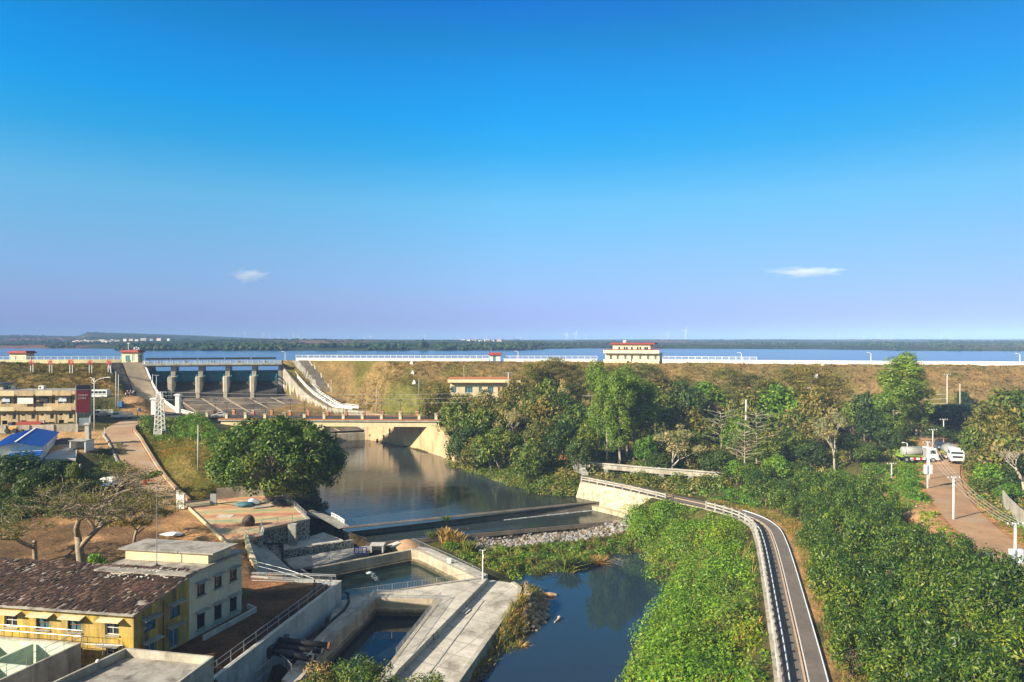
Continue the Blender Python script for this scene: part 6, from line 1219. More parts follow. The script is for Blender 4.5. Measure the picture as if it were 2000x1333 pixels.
def sph(rg, n, rad, c, lo=-.35, rmin=.6):
    o = []
    while len(o) < n:
        d = rg.normal(0, 1, 3); d /= np.linalg.norm(d)
        if d[2] < lo: continue
        k = rmin + (1 - rmin) * rg.random() ** .5; o.append(np.array(c) + d * np.array(rad) * k)
    return o
def make_round(seed, H, Rd, mat, per=52, size=.42, nc=26, cr=1.0, tm='bark', trunk_h=.3, lo=-.35, asp=.45, kind='bushy_tree', label='', cat='tree', **k):
    rg = np.random.default_rng(seed); q = random.Random(seed); h0 = H * trunk_h; cz = (H + h0) / 2
    pts = sph(rg, nc, (Rd - cr * .6, Rd - cr * .6, (H - h0) / 2 - cr * .3), (0, 0, cz), lo, .45); cl = [(p, cr * (.7 + .6 * rg.random())) for p in pts]
    mb = MB(); tr = limb(mb, (0, 0, -.4), (q.uniform(-.2, .2), q.uniform(-.2, .2), H * .62), .05 * H ** .75 + .04, .05, q, 5, .05, 7)
    for c, r_ in cl[::2]: s_ = tr[2 + q.randrange(3)]; limb(mb, s_, tuple(c), .025 * H ** .6, .02, q, 3, .1, 5)
    return plant(kind, label, cat, mb, leafmesh('crown', cl, per, size, mat, rg, asp=asp, **k), tm=tm)
def make_tall(seed, H, mat='lf_euc', tm='barkl', wd=2.6, h0=.28, nt=1, kind='eucalyptus_tree'):
    rg = np.random.default_rng(seed); q = random.Random(seed); mb = MB(); cl = []
    tr = limb(mb, (0, 0, -.4), (q.uniform(-.6, .6), q.uniform(-.4, .4), H * .95), .28, .05, q, 8, .02, 8)
    for k in range(34):
        f_ = h0 + (1 - h0) * (k + .5) / 34; rr_ = wd * (1 - abs(f_ - .6) * 1.25) * (.5 + .6 * rg.random()); a = rg.random() * 6.28; c = np.array(tr[min(8, int(f_ * 8))]) * [1, 1, 0] + [rr_ * math.cos(a), rr_ * math.sin(a), H * f_]
        cl.append((c, .75 + .55 * rg.random())); s_ = Vector((tr[min(7, int(f_ * 8))])); limb(mb, s_, tuple(c), .07, .02, q, 3, .08, 5)
    cl.append((np.array([tr[-1].x, tr[-1].y, H - .6]), 1.1))
    return plant(kind, '', 'tree', mb, leafmesh('crown', cl, 210, .40, mat, rg, asp=.36, flat=1.4, upb=.1), tm=tm)
def make_feather(seed, H, Rd):
    rg = np.random.default_rng(seed); q = random.Random(seed); mb = MB(); cl = []; tr = limb(mb, (0, 0, -.4), (q.uniform(-.5, .5), q.uniform(-.5, .5), H * .93), .2, .04, q, 6, .04, 7)
    for k in range(34):
        f_ = .34 + .64 * (k + rg.random()) / 34; L = Rd * (1.15 - .85 * max(0, f_ - .45) / .55) * (.55 + .5 * rg.random()); a = k * 2.4 + rg.normal() * .3; s_ = tr[min(6, int(f_ * 6.4))]; e_ = V(s_.x + L * math.cos(a), s_.y + L * math.sin(a), H * f_ + L * .22)
        limb(mb, V(s_.x, s_.y, H * f_ * .96), e_, .05, .015, q, 3, .05, 4)
        for j in (.45, .75, 1.0): p = V(s_.x, s_.y, H * f_).lerp(e_, j); cl.append((np.array(p), (.55 + .4 * rg.random()) * (.6 + .4 * j) * Rd / 3.2))
    return plant('feathery_tree', '', 'tree', mb, leafmesh('crown', cl, 75, .36, 'lf_feather', rg, asp=.22, flat=.32, upb=.3), tm='bark2')
def make_whorl(seed, H, Rd, mat='lf_bush', tm='barkl', nb=9, leafy=.6, kind='bare_tree', size=.3):
    rg = np.random.default_rng(seed); q = random.Random(seed); mb = MB(); cl = []; tr = limb(mb, (0, 0, -.4), (q.uniform(-.3, .3), 0, H * .96), .17, .04, q, 7, .02, 7)
    for k in range(nb):
        f_ = .38 + .6 * k / nb
        for j in range(4):
            a = j * 1.57 + k * .7 + q.uniform(-.3, .3); L = Rd * (1.1 - .6 * (f_ - .38)) * q.uniform(.6, 1.1); s_ = V(tr[min(6, int(f_ * 7))].x, 0, H * f_); e_ = s_ + V(L * math.cos(a), L * math.sin(a), L * q.uniform(.12, .4)); pts = limb(mb, s_, e_, .055, .018, q, 4, .06, 5)
            for g_ in (.55, .8):
                a2 = a + q.choice((-.7, .7)); p = s_.lerp(e_, g_); limb(mb, p, p + V(math.cos(a2), math.sin(a2), .4) * L * .35, .025, .01, q, 2, .05, 4)
            if q.random() < leafy: cl.append((np.array(e_), .3 + .4 * q.random())); cl.append((np.array(s_.lerp(e_, .7)), .3 + .3 * q.random()))
    return plant(kind, '', 'tree', mb, leafmesh('crown', cl, 120, size, mat, rg, asp=.4, flat=.7), tm=tm)
def make_fork(seed, H, Rd, mat, leafy=1.0, tm='barkl', depth=4, kind='sparse_tree', spread=.75, size=.32, per=60, cr=.55, r0=.24, rise=.55, flatten=1.0):
    rg = np.random.default_rng(seed); q = random.Random(seed); mb = MB(); cl = []
    def grow_(p, d, L, r_, k):
        e_ = p + d * L; pts = limb(mb, p, e_, r_, r_ * .62, q, 3, .07, 6 if k > 1 else 4)
        if k <= 1:
            if q.random() < leafy: cl.append((np.array(e_), cr * q.uniform(.6, 1.3)))
            if k == 0: return
        for j in range(q.choice((2, 3, 3))):
            a = q.uniform(0, 6.28); nd = (d + V(math.cos(a), math.sin(a), rise * q.uniform(-.3, .9)) * spread); nd.z *= flatten; grow_(pts[2 + q.randrange(2)], nd.normalized(), L * q.uniform(.62, .85), r_ * .6, k - 1)
    L = H * .36
    grow_(V(0, 0, -.3), V(q.uniform(-.15, .15), q.uniform(-.1, .1), 1).normalized(), L, r0, depth)
    mx = max(max(abs(v[0]), abs(v[1])) for v in mb.v); mz = max(v[2] for v in mb.v); kx, kz = Rd / mx, (H - cr * .5) / mz
    mb.v = [(x * (kx if z > L * .4 else 1 + (kx - 1) * max(0, z) / (L * .4)), y * (kx if z > L * .4 else 1 + (kx - 1) * max(0, z) / (L * .4)), z * kz) for x, y, z in mb.v]; cl = [(c * [kx, kx, kz], r_) for c, r_ in cl]
    return plant(kind, '', 'tree', mb, leafmesh('crown', cl, per, size, mat, rg, asp=.4, flat=.7) if cl else None, tm=tm)
def place(o, px, py_top, Y, wpx, H0, R0, label=None, group=None, first=False, sy=None):
    x = (px - 1000) * Y / F; zg = ground(x, Y); H = max(1.2, zat(py_top, Y) - zg); wd = wpx * Y / F / 2
    s_ = (wd / R0, wd / R0 if sy is None else sy, H / H0); o = o if first else dup(o, (x, Y, zg - .05), 0, s_)
    o.location = (x, Y, zg - .05); o.scale = s_; o.rotation_euler = (0, 0, (px * 7.3 + Y) % 6.28); o['label'] = label or ''; o['group'] = group or ''
    return o
# --- the big banyan
rg = np.random.default_rng(77); q = random.Random(77); bx = at(527, 129); bz = ground(bx.x, 129)
cl = [(p, 1.25 + .95 * rg.random()) for p in sph(rg, 170, (11.6, 10.5, 7.0), (1.4, 0, 8.2), -.75, .72)]; mb = MB()
for k in range(5): limb(mb, (q.uniform(-.5, .5), q.uniform(-.4, .4), -.3), (q.uniform(-1.5, 2), q.uniform(-1.5, 1.5), 4.2), .5, .35, q, 4, .1, 8)
for c, r_ in cl[::3]: limb(mb, (q.uniform(-1, 1), q.uniform(-1, 1), 3.6 + q.random()), tuple(c), .2, .03, q, 4, .1, 6)
t = plant('banyan_tree', 'huge round dark green tree between the striped terrace and the river', 'tree', mb, leafmesh('crown', cl, 52, .62, 'lf_banyan', rg, asp=.5, shell=.5), (bx.x, 129, bz), tm='bark2')
# --- orchard
OV = [make_round(100 + k, 3.9, 2.5, 'lf_orch', 92, .35, 34, .85, trunk_h=.06, lo=-.55, asp=.36, kind='fruit_tree', shell=.45) for k in range(4)]
ORCH = [(1455, 942, 29.6), (1530, 960, 29.4), (1600, 952, 28.8), (1680, 955, 28), (1735, 1010, 27.4), (1800, 1070, 27.6), (1850, 1098, 27.2), (1915, 1150, 26.8), (1990, 1200, 26.8), (2120, 1300, 26.8), (2120, 1500, 27.5), (1665, 1500, 30), (1640, 1333, 29.9), (1618, 1240, 29.9), (1592, 1160, 29.9), (1570, 1090, 29.9), (1545, 1040, 29.9), (1505, 1000, 29.9), (1430, 965, 29.8)]
OP = [W(*p) for p in ORCH]; r4 = random.Random(31); pts = []
xs, ys = [p.x for p in OP], [p.y for p in OP]
def inside(poly, x, y): return float(sdist(poly, np.array([x]), np.array([y]))[0])
row = 0; y = min(ys)
while y < max(ys):
    x = min(xs) + (row % 2) * 1.9
    while x < max(xs):
        xx, yy = x + r4.uniform(-.7, .7), y + r4.uniform(-.6, .6)
        if inside(OP, xx, yy) < -.9 and 49 < yy: pts.append((xx, yy))
        x += 3.7
    y += 3.3; row += 1
pts.sort(key=lambda p: p[1]); ot = []
for i, (x, y) in enumerate(pts):
    z = ground(x, y); s_ = r4.uniform(.8, 1.12); o = OV[i] if i < 4 else dup(OV[i % 4], (0, 0, 0)); o.location = (x, y, z - .1); o.scale = (s_, s_, s_ * r4.uniform(.9, 1.4)); o.rotation_euler = (0, 0, r4.uniform(0, 6.28)); o['group'] = 'fruit trees of the orchard'
    d = -inside(OP, x, y); px, py = 1000 + x * F / y, HY + (CZ - z) * F / y; ot.append((o, d, px, py))
# labels: the row along the path and the row along the red road are told apart one by one, the closed canopy is not
pathrow = sorted([a for a in ot if a[1] < 2.8 and a[2] < 1660 and a[3] > 985], key=lambda a: -a[3]); roadrow = sorted([a for a in ot if a[1] < 3 and a[2] > 1690 and a not in pathrow], key=lambda a: -a[3])
NEAR = ['nearest', 'second nearest', 'third nearest', 'fourth nearest', 'fifth nearest', 'sixth nearest', 'seventh nearest', 'eighth nearest', 'ninth nearest', 'tenth nearest', 'eleventh nearest', 'twelfth nearest', 'thirteenth nearest', 'fourteenth nearest']
for o, *_ in ot: o['label'] = 'round glossy dark green fruit tree inside the closed orchard canopy'
for rw, what in ((pathrow, 'of the glossy fruit trees edging the brown path'), (roadrow, 'of the glossy fruit trees edging the red road side')):
    for i, (o, *_) in enumerate(rw[:14]): o['label'] = NEAR[i] + ' ' + what
for o, *_ in [a for a in ot if a[3] < 985 and a not in pathrow and a not in roadrow]: o['label'] = 'fruit tree in the farthest, yellowish green rows of the orchard'
# --- trees of the middle distance: (kind, px, py of the top, distance, width in px)
PROTO = {'feather': [(make_feather(200 + k, 9, 4.5), 9, 4.5) for k in range(3)], 'tall': [(make_tall(220 + k, 16), 16, 2.9) for k in range(3)],
         'bushy': [(make_round(240 + k, 6.5, 3.4, ('lf_bush', 'lf_bush', 'lf_under')[k], 62, .5, 30, 1.1, trunk_h=.12, lo=-.4), 6.5, 3.4) for k in range(3)],
         'dark': [(make_round(260 + k, 7, 3.8, 'lf_dark', 62, .5, 30, 1.25, trunk_h=.12, lo=-.4, kind='dark_tree'), 7, 3.8) for k in range(2)],
         'bright': [(make_round(270 + k, 6, 3.4, 'lf_bright', 62, .5, 28, 1.15, trunk_h=.14, kind='green_tree'), 6, 3.4) for k in range(2)],
         'whorl': [(make_whorl(280 + k, 10, 3.6), 10, 3.6) for k in range(2)],
         'pale': [(make_fork(290 + k, 9, 4.6, 'lf_pale', 1.0, kind='pale_tree', cr=.8, per=62, size=.42), 9, 4.6) for k in range(2)],
         'olive': [(make_round(300 + k, 6, 3.2, 'lf_feather', 62, .45, 28, 1.05, trunk_h=.15, kind='olive_tree'), 6, 3.2) for k in range(2)]}
ADJ = {'feather': 'feathery olive trees', 'tall': 'tall eucalyptus trees', 'bushy': 'leafy bushy trees', 'dark': 'dense dark trees', 'bright': 'bright round trees', 'whorl': 'bare tiered trees', 'pale': 'pale forking trees', 'olive': 'dull olive trees'}
ZT = [('left of the eucalyptus clump below the dam', [('feather', 1035, 712, 196, 95), ('feather', 1078, 702, 198, 105), ('feather', 1118, 712, 201, 90), ('feather', 1150, 722, 198, 80), ('olive', 1000, 742, 196, 60), ('bushy', 1062, 742, 193, 70), ('dark', 1105, 750, 194, 75), ('olive', 860, 752, 205, 55), ('olive', 838, 772, 203, 45)]),
      ('right of the eucalyptus clump below the dam', [('feather', 1205, 716, 196, 110), ('feather', 1262, 714, 194, 120), ('olive', 1302, 738, 192, 90), ('dark', 1330, 748, 188, 70), ('bushy', 1285, 760, 186, 80), ('bright', 1385, 746, 188, 95), ('dark', 1352, 762, 184, 70), ('feather', 1330, 735, 196, 70)]),
      ('below the dam between two street lamps', [('feather', 1425, 722, 186, 120), ('feather', 1470, 732, 184, 100), ('feather', 1535, 722, 182, 110), ('feather', 1580, 714, 180, 125), ('bright', 1522, 757, 176, 105), ('olive', 1500, 742, 182, 80), ('feather', 1625, 735, 178, 95), ('bushy', 1450, 765, 178, 80), ('olive', 1590, 760, 172, 80)]),
      ('in the tall clump amid the wood', [('tall', 1165, 716, 163, 58), ('tall', 1186, 738, 158, 62), ('tall', 1212, 734, 157, 64), ('tall', 1238, 740, 161, 62), ('tall', 1256, 752, 165, 56), ('tall', 1224, 722, 166, 56)]),
      ('standing above the tanker trucks', [('tall', 1766, 698, 158, 96), ('tall', 1748, 735, 156, 62), ('tall', 1790, 742, 158, 60)]),
      ('on the bank right of the bridge', [('bushy', 888, 790, 190, 75), ('bushy', 912, 770, 196, 75), ('bushy', 935, 800, 178, 80), ('olive', 955, 768, 188, 80), ('bushy', 985, 788, 180, 80), ('pale', 1005, 795, 176, 80), ('bushy', 960, 835, 165, 85), ('dark', 915, 838, 172, 75), ('olive', 930, 858, 168, 70), ('bushy', 1000, 845, 165, 85), ('bushy', 895, 850, 178, 55), ('pale', 975, 866, 164, 60), ('bushy', 1035, 862, 152, 75), ('dark', 1062, 872, 154, 65)]),
      ('between riverbank and eucalyptus clump', [('bushy', 1035, 772, 182, 85), ('olive', 1070, 780, 178, 85), ('dark', 1100, 772, 180, 80), ('bushy', 1125, 790, 172, 80), ('olive', 1055, 820, 166, 80), ('dark', 1100, 828, 160, 80), ('bushy', 1140, 835, 158, 65), ('dark', 1130, 862, 152, 60), ('pale', 1110, 742, 186, 40)]),
      ('around the grey aqueduct', [('pale', 1312, 832, 148, 125), ('bushy', 1280, 825, 160, 80), ('bright', 1262, 852, 152, 50), ('bushy', 1345, 842, 154, 75), ('dark', 1405, 885, 142, 85), ('whorl', 1408, 800, 158, 75), ('whorl', 1478, 802, 150, 95), ('whorl', 1455, 838, 147, 70), ('bright', 1440, 820, 156, 60), ('bushy', 1375, 862, 150, 70), ('dark', 1290, 885, 149, 60), ('bright', 1440, 900, 138, 60), ('olive', 1350, 800, 168, 70), ('bushy', 1310, 800, 168, 70)]),
      ('in front of the blue lorry', [('dark', 1690, 772, 165, 75), ('dark', 1712, 800, 158, 85), ('bushy', 1665, 788, 166, 65), ('bushy', 1560, 800, 164, 90), ('olive', 1600, 822, 158, 75), ('bushy', 1540, 838, 152, 75), ('pale', 1632, 800, 142, 92), ('dark', 1585, 868, 146, 70), ('dark', 1735, 838, 150, 70), ('bushy', 1690, 868, 142, 60), ('bushy', 1500, 860, 148, 70), ('dark', 1660, 850, 146, 60), ('bright', 1520, 892, 139, 70), ('dark', 1560, 905, 137, 65)]),
      ('between the red and main roads', [('dark', 1822, 792, 165, 85), ('dark', 1862, 790, 170, 95), ('dark', 1905, 790, 172, 80), ('bushy', 1800, 820, 158, 65), ('dark', 1835, 835, 150, 55), ('olive', 1950, 780, 176, 75)]),
      ('right of the red road', [('olive', 1945, 788, 128, 120), ('bushy', 1985, 765, 132, 120), ('bushy', 1912, 838, 126, 75), ('olive', 1925, 868, 118, 80), ('bushy', 1975, 850, 114, 110), ('dark', 1905, 892, 121, 55), ('bright', 1940, 905, 112, 70), ('dark', 1995, 900, 108, 70), ('bushy', 1918, 925, 112, 60), ('bright', 1972, 945, 104, 60), ('bushy', 2010, 800, 124, 110), ('olive', 1960, 815, 122, 80)])]
used = {}
for where, lst in ZT:
    byk = {}
    for kd, px, py, Y, wpx in lst: byk.setdefault(kd, []).append((px, py, Y, wpx))
    for kd, l in byk.items():
        l.sort()
        for i, (px, py, Y, wpx) in enumerate(l):
            j = used.get(kd, 0); used[kd] = j + 1; pr = PROTO[kd]; o, H0, R0 = pr[j % len(pr)]
            lab = ordlabel(i, len(l), ADJ[kd] + ' ' + where) if len(l) > 1 else ADJ[kd].replace('trees', 'tree') + ' ' + where
            place(o, px, py, Y, wpx, H0, R0, lab, ADJ[kd] + ' below the dam', first=j < len(pr))
# single trees told apart by their place
dk = PROTO['dark'][0]; bsh = PROTO['bushy'][0]; br2 = PROTO['bright'][0]
place(dk[0], 28, 888, 126, 130, 7, 3.8, 'big dark round tree at the left edge, in front of the smaller blue shed', 'left bank trees')
place(dk[0], 108, 902, 123, 70, 7, 3.8, 'dark tree in the shade below the yard wall of the blue sheds', 'left bank trees'); place(dk[0], 70, 920, 118, 80, 7, 3.8, 'low dark tree between the left edge and the bare spreading tree', 'left bank trees')
place(bsh[0], 150, 905, 122, 45, 6.5, 3.4, 'small leafy tree beside the concrete pillar below the blue sheds', 'left bank trees')
place(dk[0], 1881, 764, 187, 30, 7, 3.8, 'tiny round dark tree alone at the right foot of the dam slope', 'small trees at the dam foot'); place(br2[0], 188, 1082, 84, 52, 6, 3.4, 'bright green bush at the foot of the bare spreading tree', 'left bank trees')
t = make_fork(411, 15, 12.5, 'lf_feather', .42, 'twig', 7, 'spreading_tree', .95, .26, 40, .55, .5, .35, .8); p = at(163, 92); t.location = (p.x, 92, ground(p.x, 92)); t['label'] = 'wide spreading half bare tree behind the yellow house'; t.scale = (1.15, 1.05, 1.03)
t = make_fork(412, 8.5, 8.5, 'lf_feather', .5, 'twig', 6, 'spreading_tree', .85, .3, 40, .55, .26, .3, .75); p = at(70, 96); t.location = (p.x, 96, ground(p.x, 96)); t['label'] = 'lower half bare tree at the left edge, left of the wide spreading tree'
t = make_fork(413, 7.5, 6.5, 'lf_feather', .6, 'twig', 6, 'spreading_tree', .85, .3, 44, .55, .22, .3, .75); p = at(262, 103); t.location = (p.x, 103, ground(p.x, 103)); t['label'] = 'small half bare tree right of the wide spreading tree, before the sloping road'
t = make_fork(415, 7.5, 5.5, 'lf_bush', 1.0, 'barkl', 4, 'umbrella_tree', .9, .42, 60, .7, .2, .25, .6); p = at(246, 126); t.location = (p.x, 126, ground(p.x, 126)); t['label'] = 'flat topped pale limbed tree beside the sloping dusty road'
t = make_fork(421, 9, 5.5, 'lf_dry', .12, 'barkl', 5, 'leafless_tree', .6, .3, 30, .4, .22); p = at(1996, 106); t.location = (p.x, 106, ground(p.x, 106)); t['label'] = 'leafless pale tree at the right edge above the red road'
t = make_round(431, 7.2, 4.6, 'lf_bush', 170, .30, 46, .8, trunk_h=.2, kind='corner_tree', asp=.38); p = at(690, 60.5); t.location = (p.x, 60.5, 4.3); t['label'] = 'leafy tree crown rising at the bottom edge, in front of the settling basin'; t.scale = (1, .9, 1.0)
t = make_round(432, 6.4, 3.4, 'lf_bush', 170, .30, 36, .75, trunk_h=.2, kind='corner_tree', asp=.38); p = at(825, 58.5); t.location = (p.x, 58.5, 4.4); t['label'] = 'lower leafy crown at the bottom edge, in front of the quay slab'
t = make_round(433, 6.6, 2.6, 'lf_dry', 90, .30, 22, .7, trunk_h=.2, kind='corner_tree', asp=.38); p = at(618, 61.5); t.location = (p.x, 61.5, 4.0); t['label'] = 'withered brown leaved crown below the black pipes'
# fallen grey branches at the water edge
p = W(1062, 954, 33); branchy('driftwood', p + V(0, -.5, .3), 9, 5.0, .07, 'barkl', 8, label='bare grey fallen branches hanging over the river at the right bank', cat='branch')
# --- ground cover
def gpx(lst): return [W(*p) for p in lst]
def dots(poly, n, rg):
    xs, ys = [p[0] for p in poly], [p[1] for p in poly]; o = np.zeros((0, 2))
    while len(o) < n:
        q_ = np.stack([rg.uniform(min(xs), max(xs), n * 3), rg.uniform(min(ys), max(ys), n * 3)], -1); q_ = q_[sdist(poly, q_[:, 0], q_[:, 1]) < 0]; o = np.concatenate([o, q_])
    return o[:n]
def cover(name, label, poly, n, rad, per, size, mat, seed, hk=.8, asp=.45, keep=None, lift_=0.0, flat=.85, cap=None):
    rg = np.random.default_rng(seed); P_ = dots(poly, n, rg)
    if keep is not None: P_ = P_[keep(P_)]
    z = groundv(P_[:, 0], P_[:, 1]); rs = rad[0] + (rad[1] - rad[0]) * rg.random(len(P_)) ** 2
    if cap is not None: rs = np.minimum(rs, np.maximum(.45, 9.9 + .5 * ldist(PATH_L, P_[:, 0], P_[:, 1])[0] - z))   # nothing grows above the path it borders
    cl = [((x, y, zz + lift_ - .1), r_) for (x, y), zz, r_ in zip(P_, z, rs)]
    C, N = clump_points(cl, per, rg, .55, hk, .7); C[:, 2] = np.maximum(C[:, 2], groundv(C[:, 0], C[:, 1]) + .02); co, f = leaves(C, N, size, asp, rg)
    o = link(name, np_mesh(name, co, f, M[mat])); return tag(o, label, kind='stuff')
def tufts(name, label, poly, n, h, mat, seed, spread=.5, asp=.09, blades=9, keep=None):
    rg = np.random.default_rng(seed); P_ = dots(poly, n, rg)
    if keep is not None: P_ = P_[keep(P_)]
    n = len(P_); Q_ = np.repeat(P_, blades, 0) + rg.normal(0, .12 + spread * .15, (n * blades, 2)); z = groundv(Q_[:, 0], Q_[:, 1]); L = h * (.5 + .7 * np.repeat(rg.random(n), blades)) * (.6 + .6 * rg.random(n * blades))
    d = rg.normal(0, spread, (n * blades, 2)); T = np.stack([d[:, 0], d[:, 1], np.ones(len(d))], -1); T /= np.linalg.norm(T, axis=1)[:, None]; a = np.stack([Q_[:, 0], Q_[:, 1], z - .05], -1); e_ = a + T * L[:, None]
    s_ = rg.normal(0, 1, (len(d), 3)); s_[:, 2] = 0; s_ /= np.linalg.norm(s_, axis=1)[:, None]; wd = (L * asp)[:, None]; m_ = a + T * (L * .55)[:, None]
    co = np.stack([a, m_ + s_ * wd * .5, e_ - [0, 0, .0] + np.stack([d[:, 0], d[:, 1], 0 * d[:, 0]], -1) * (L * .3)[:, None], m_ - s_ * wd * .5], 1).reshape(-1, 3)
    return tag(link(name, np_mesh(name, co, np.arange(len(co)).reshape(-1, 4), M[mat])), label, kind='stuff')
def away(*pls):
    def k(P_):
        m_ = np.ones(len(P_), bool)
        for pl, dmin in pls: m_ &= ldist(pl, P_[:, 0], P_[:, 1])[0] > dmin
        for poly in (UP, BAND, POOL): m_ &= sdist(poly, P_[:, 0], P_[:, 1]) > .6
        return m_
    return k
SLOPE = gpx([(1238, 985, 33), (1330, 985, 30.6), (1400, 992, 30.2), (1448, 1008, 30), (1478, 1040, 30), (1488, 1090, 30), (1502, 1170, 30), (1518, 1270, 30), (1530, 1360, 30), (1216, 1380, 36.8), (1225, 1300, 36.8), (1258, 1235, 36.8), (1312, 1172, 36.8), (1318, 1158, 36.8), (1262, 1128, 36.8), (1258, 1100, 36.8), (1225, 1085, 36.5), (1232, 1040, 35)])
cover('bushes', 'bright green bushes', SLOPE, 520, (.8, 3.3), 54, .38, 'lf_bright', 51, 1.0, keep=away((PATH_L, .8)), cap=1)
cover('bushes', 'dark green bushes', SLOPE, 130, (1.0, 2.6), 62, .38, 'lf_bush', 52, 1.0, keep=away((PATH_L, 2.2)), cap=1)
cover('bushes', 'yellowish waterside plants', gpx([(1225, 1300, 36.9), (1258, 1235, 36.9), (1312, 1172, 36.9), (1322, 1158, 36.9), (1340, 1150, 36), (1320, 1200, 36), (1280, 1250, 36), (1245, 1310, 36), (1235, 1360, 36.8), (1216, 1380, 36.8)]), 60, (.4, 1.0), 70, .4, 'lf_grass', 53, .8)
WOOD = [V(-17, 182), V(-17, 204), V(16, 206), V(45, 200), V(75, 193), V(104, 184), V(96, 166), W(1800, 882, 24), W(1775, 905, 25.2), W(1700, 905, 27), W(1560, 940, 29), W(1430, 945, 29.7), W(1380, 965, 29.9), W(1290, 950, 29.8), W(1180, 932, 29.9), W(1115, 915, 29.9), W(1120, 950, 31.5), W(1040, 950, 32.6), W(950, 918, 32.6), W(893, 905, 32.5)]
cover('undergrowth', 'tangled undergrowth of the wood', WOOD, 1150, (1.0, 2.8), 36, .55, 'lf_under', 54, .75, keep=away((PATH_L, 2), (ROAD_MAIN, 5)))
cover('undergrowth', 'greener undergrowth of the wood', WOOD, 420, (1.0, 2.6), 40, .55, 'lf_bush', 55, .8, keep=away((PATH_L, 2), (ROAD_MAIN, 5)))
cover('undergrowth', 'tall leafy shrubs of the wood', WOOD, 380, (1.4, 3.4), 34, .55, 'lf_bush', 154, .95, keep=away((PATH_L, 3), (ROAD_MAIN, 7))); cover('undergrowth', 'pale withered shrubs of the wood', WOOD, 280, (.8, 2.1), 40, .5, 'lf_pale', 155, .9, keep=away((PATH_L, 3), (ROAD_MAIN, 6)))
BANKR = gpx([(882, 880, 30), (892, 912, 32.8), (942, 926, 32.8), (1040, 960, 32.8), (1118, 966, 32.6), (1130, 935, 30.5), (1050, 915, 30.5), (950, 885, 30)])
cover('bank_shrubs', 'leafy shrubs overhanging the right river bank', BANKR, 420, (1.0, 2.8), 42, .5, 'lf_bush', 156, .9); cover('bank_shrubs', 'mixed shrubs of the right river bank', BANKR, 260, (1.0, 2.6), 40, .5, 'lf_under', 157, .9); cover('bank_shrubs', 'pale dry shrubs of the right river bank', BANKR, 130, (.6, 1.8), 44, .45, 'lf_pale', 158, .8)
tufts('grass', 'dry stalks among the bright bushes', SLOPE, 260, 1.7, 'lf_dry', 159, .4, .05, 7, keep=away((PATH_L, 1.5)))
UPR = gpx([(1370, 960, 29.9), (1480, 950, 29.4), (1600, 935, 28.8), (1700, 915, 27), (1780, 915, 25.2), (1830, 985, 25.2), (1790, 1000, 26.5), (1740, 960, 27.5), (1690, 965, 28), (1600, 970, 29.2), (1500, 985, 29.9), (1430, 985, 29.9)])
cover('undergrowth', 'bright undergrowth above the orchard', UPR, 330, (.7, 1.7), 62, .46, 'lf_bright', 56, .75, keep=away((ROAD_RIGHT, 3.6), (PATH_C, 3.2)))
RB = [V(112, 184), V(140, 172), V(135, 120), W(2060, 1120, 24.5), W(1990, 1040, 24.6), W(1925, 1000, 24.8), W(1888, 950, 24.6), W(1885, 905, 24.3), V(100, 160)]
cover('undergrowth', 'dark undergrowth right of the red road', RB, 620, (.9, 2.2), 50, .5, 'lf_under', 57, .8, keep=away((ROAD_RIGHT, 4.4), (ROAD_MAIN, 5)))
cover('undergrowth', 'green undergrowth right of the red road', RB, 260, (.8, 1.9), 56, .48, 'lf_bright', 58, .8, keep=away((ROAD_RIGHT, 4.2), (ROAD_MAIN, 5)))
VERGE = offset(ROAD_RIGHT, -3.0); vp = [p for p in ROAD_RIGHT if p.y < 142]; lo_, hi_ = offset(vp, -3.2), offset(vp, -8.2)
if lo_[0].x > vp[0].x: lo_, hi_ = offset(vp, 3.2), offset(vp, 8.2)
cover('verge_plants', 'bright verge plants left of the red road', [tuple(p) for p in lo_] + [tuple(p) for p in reversed(hi_)], 420, (.35, .95), 80, .34, 'lf_bright', 59, .6, keep=away((ROAD_RIGHT, 3.1)))
hi2 = offset(vp, -5.2) if offset(vp, -5.2)[0].x > vp[0].x else offset(vp, 5.2); lo2 = offset(vp, -3.4) if offset(vp, -3.4)[0].x > vp[0].x else offset(vp, 3.4)
cover('verge_plants', 'green verge plants right of the red road', [tuple(p) for p in lo2] + [tuple(p) for p in reversed(hi2)], 200, (.3, .8), 70, .34, 'lf_grass', 60, .6)
tufts('grass', 'tan grass beside the brown path', [tuple(p) for p in offset([p for p in PATH_L if p.y < 124], 4.7)] + [tuple(p) for p in reversed(offset([p for p in PATH_L if p.y < 124], 8.2))], 1500, .6, 'lf_dry', 61, .7)
tufts('grass', 'green grass beside the brown path', [tuple(p) for p in offset([p for p in PATH_L if p.y < 124], 5.2)] + [tuple(p) for p in reversed(offset([p for p in PATH_L if p.y < 124], 8.4))], 1400, .65, 'lf_grass', 62, .6)
cover('weeds', 'low weeds beside the brown path', [tuple(p) for p in offset([p for p in PATH_L if p.y < 124], 5.2)] + [tuple(p) for p in reversed(offset([p for p in PATH_L if p.y < 124], 8.2))], 190, (.3, .9), 60, .28, 'lf_bush', 63, .6)
ISLE = gpx([(828, 1060, 35.8), (900, 1075, 36), (1000, 1078, 36.4), (1150, 1062, 36), (1235, 1040, 35.4), (1228, 1080, 36.6), (1190, 1082, 36.7), (1140, 1108, 36.8), (1100, 1116, 36.8), (1040, 1119, 36.8), (1012, 1130, 36.6), (960, 1112, 36.2), (900, 1092, 36)])
cover('islet_plants', 'green plants on the islet below the weir', ISLE, 230, (.5, 1.5), 70, .42, 'lf_bright', 64, .8); cover('islet_plants', 'olive plants on the islet below the weir', ISLE, 110, (.5, 1.6), 60, .4, 'lf_grass', 65, .9)
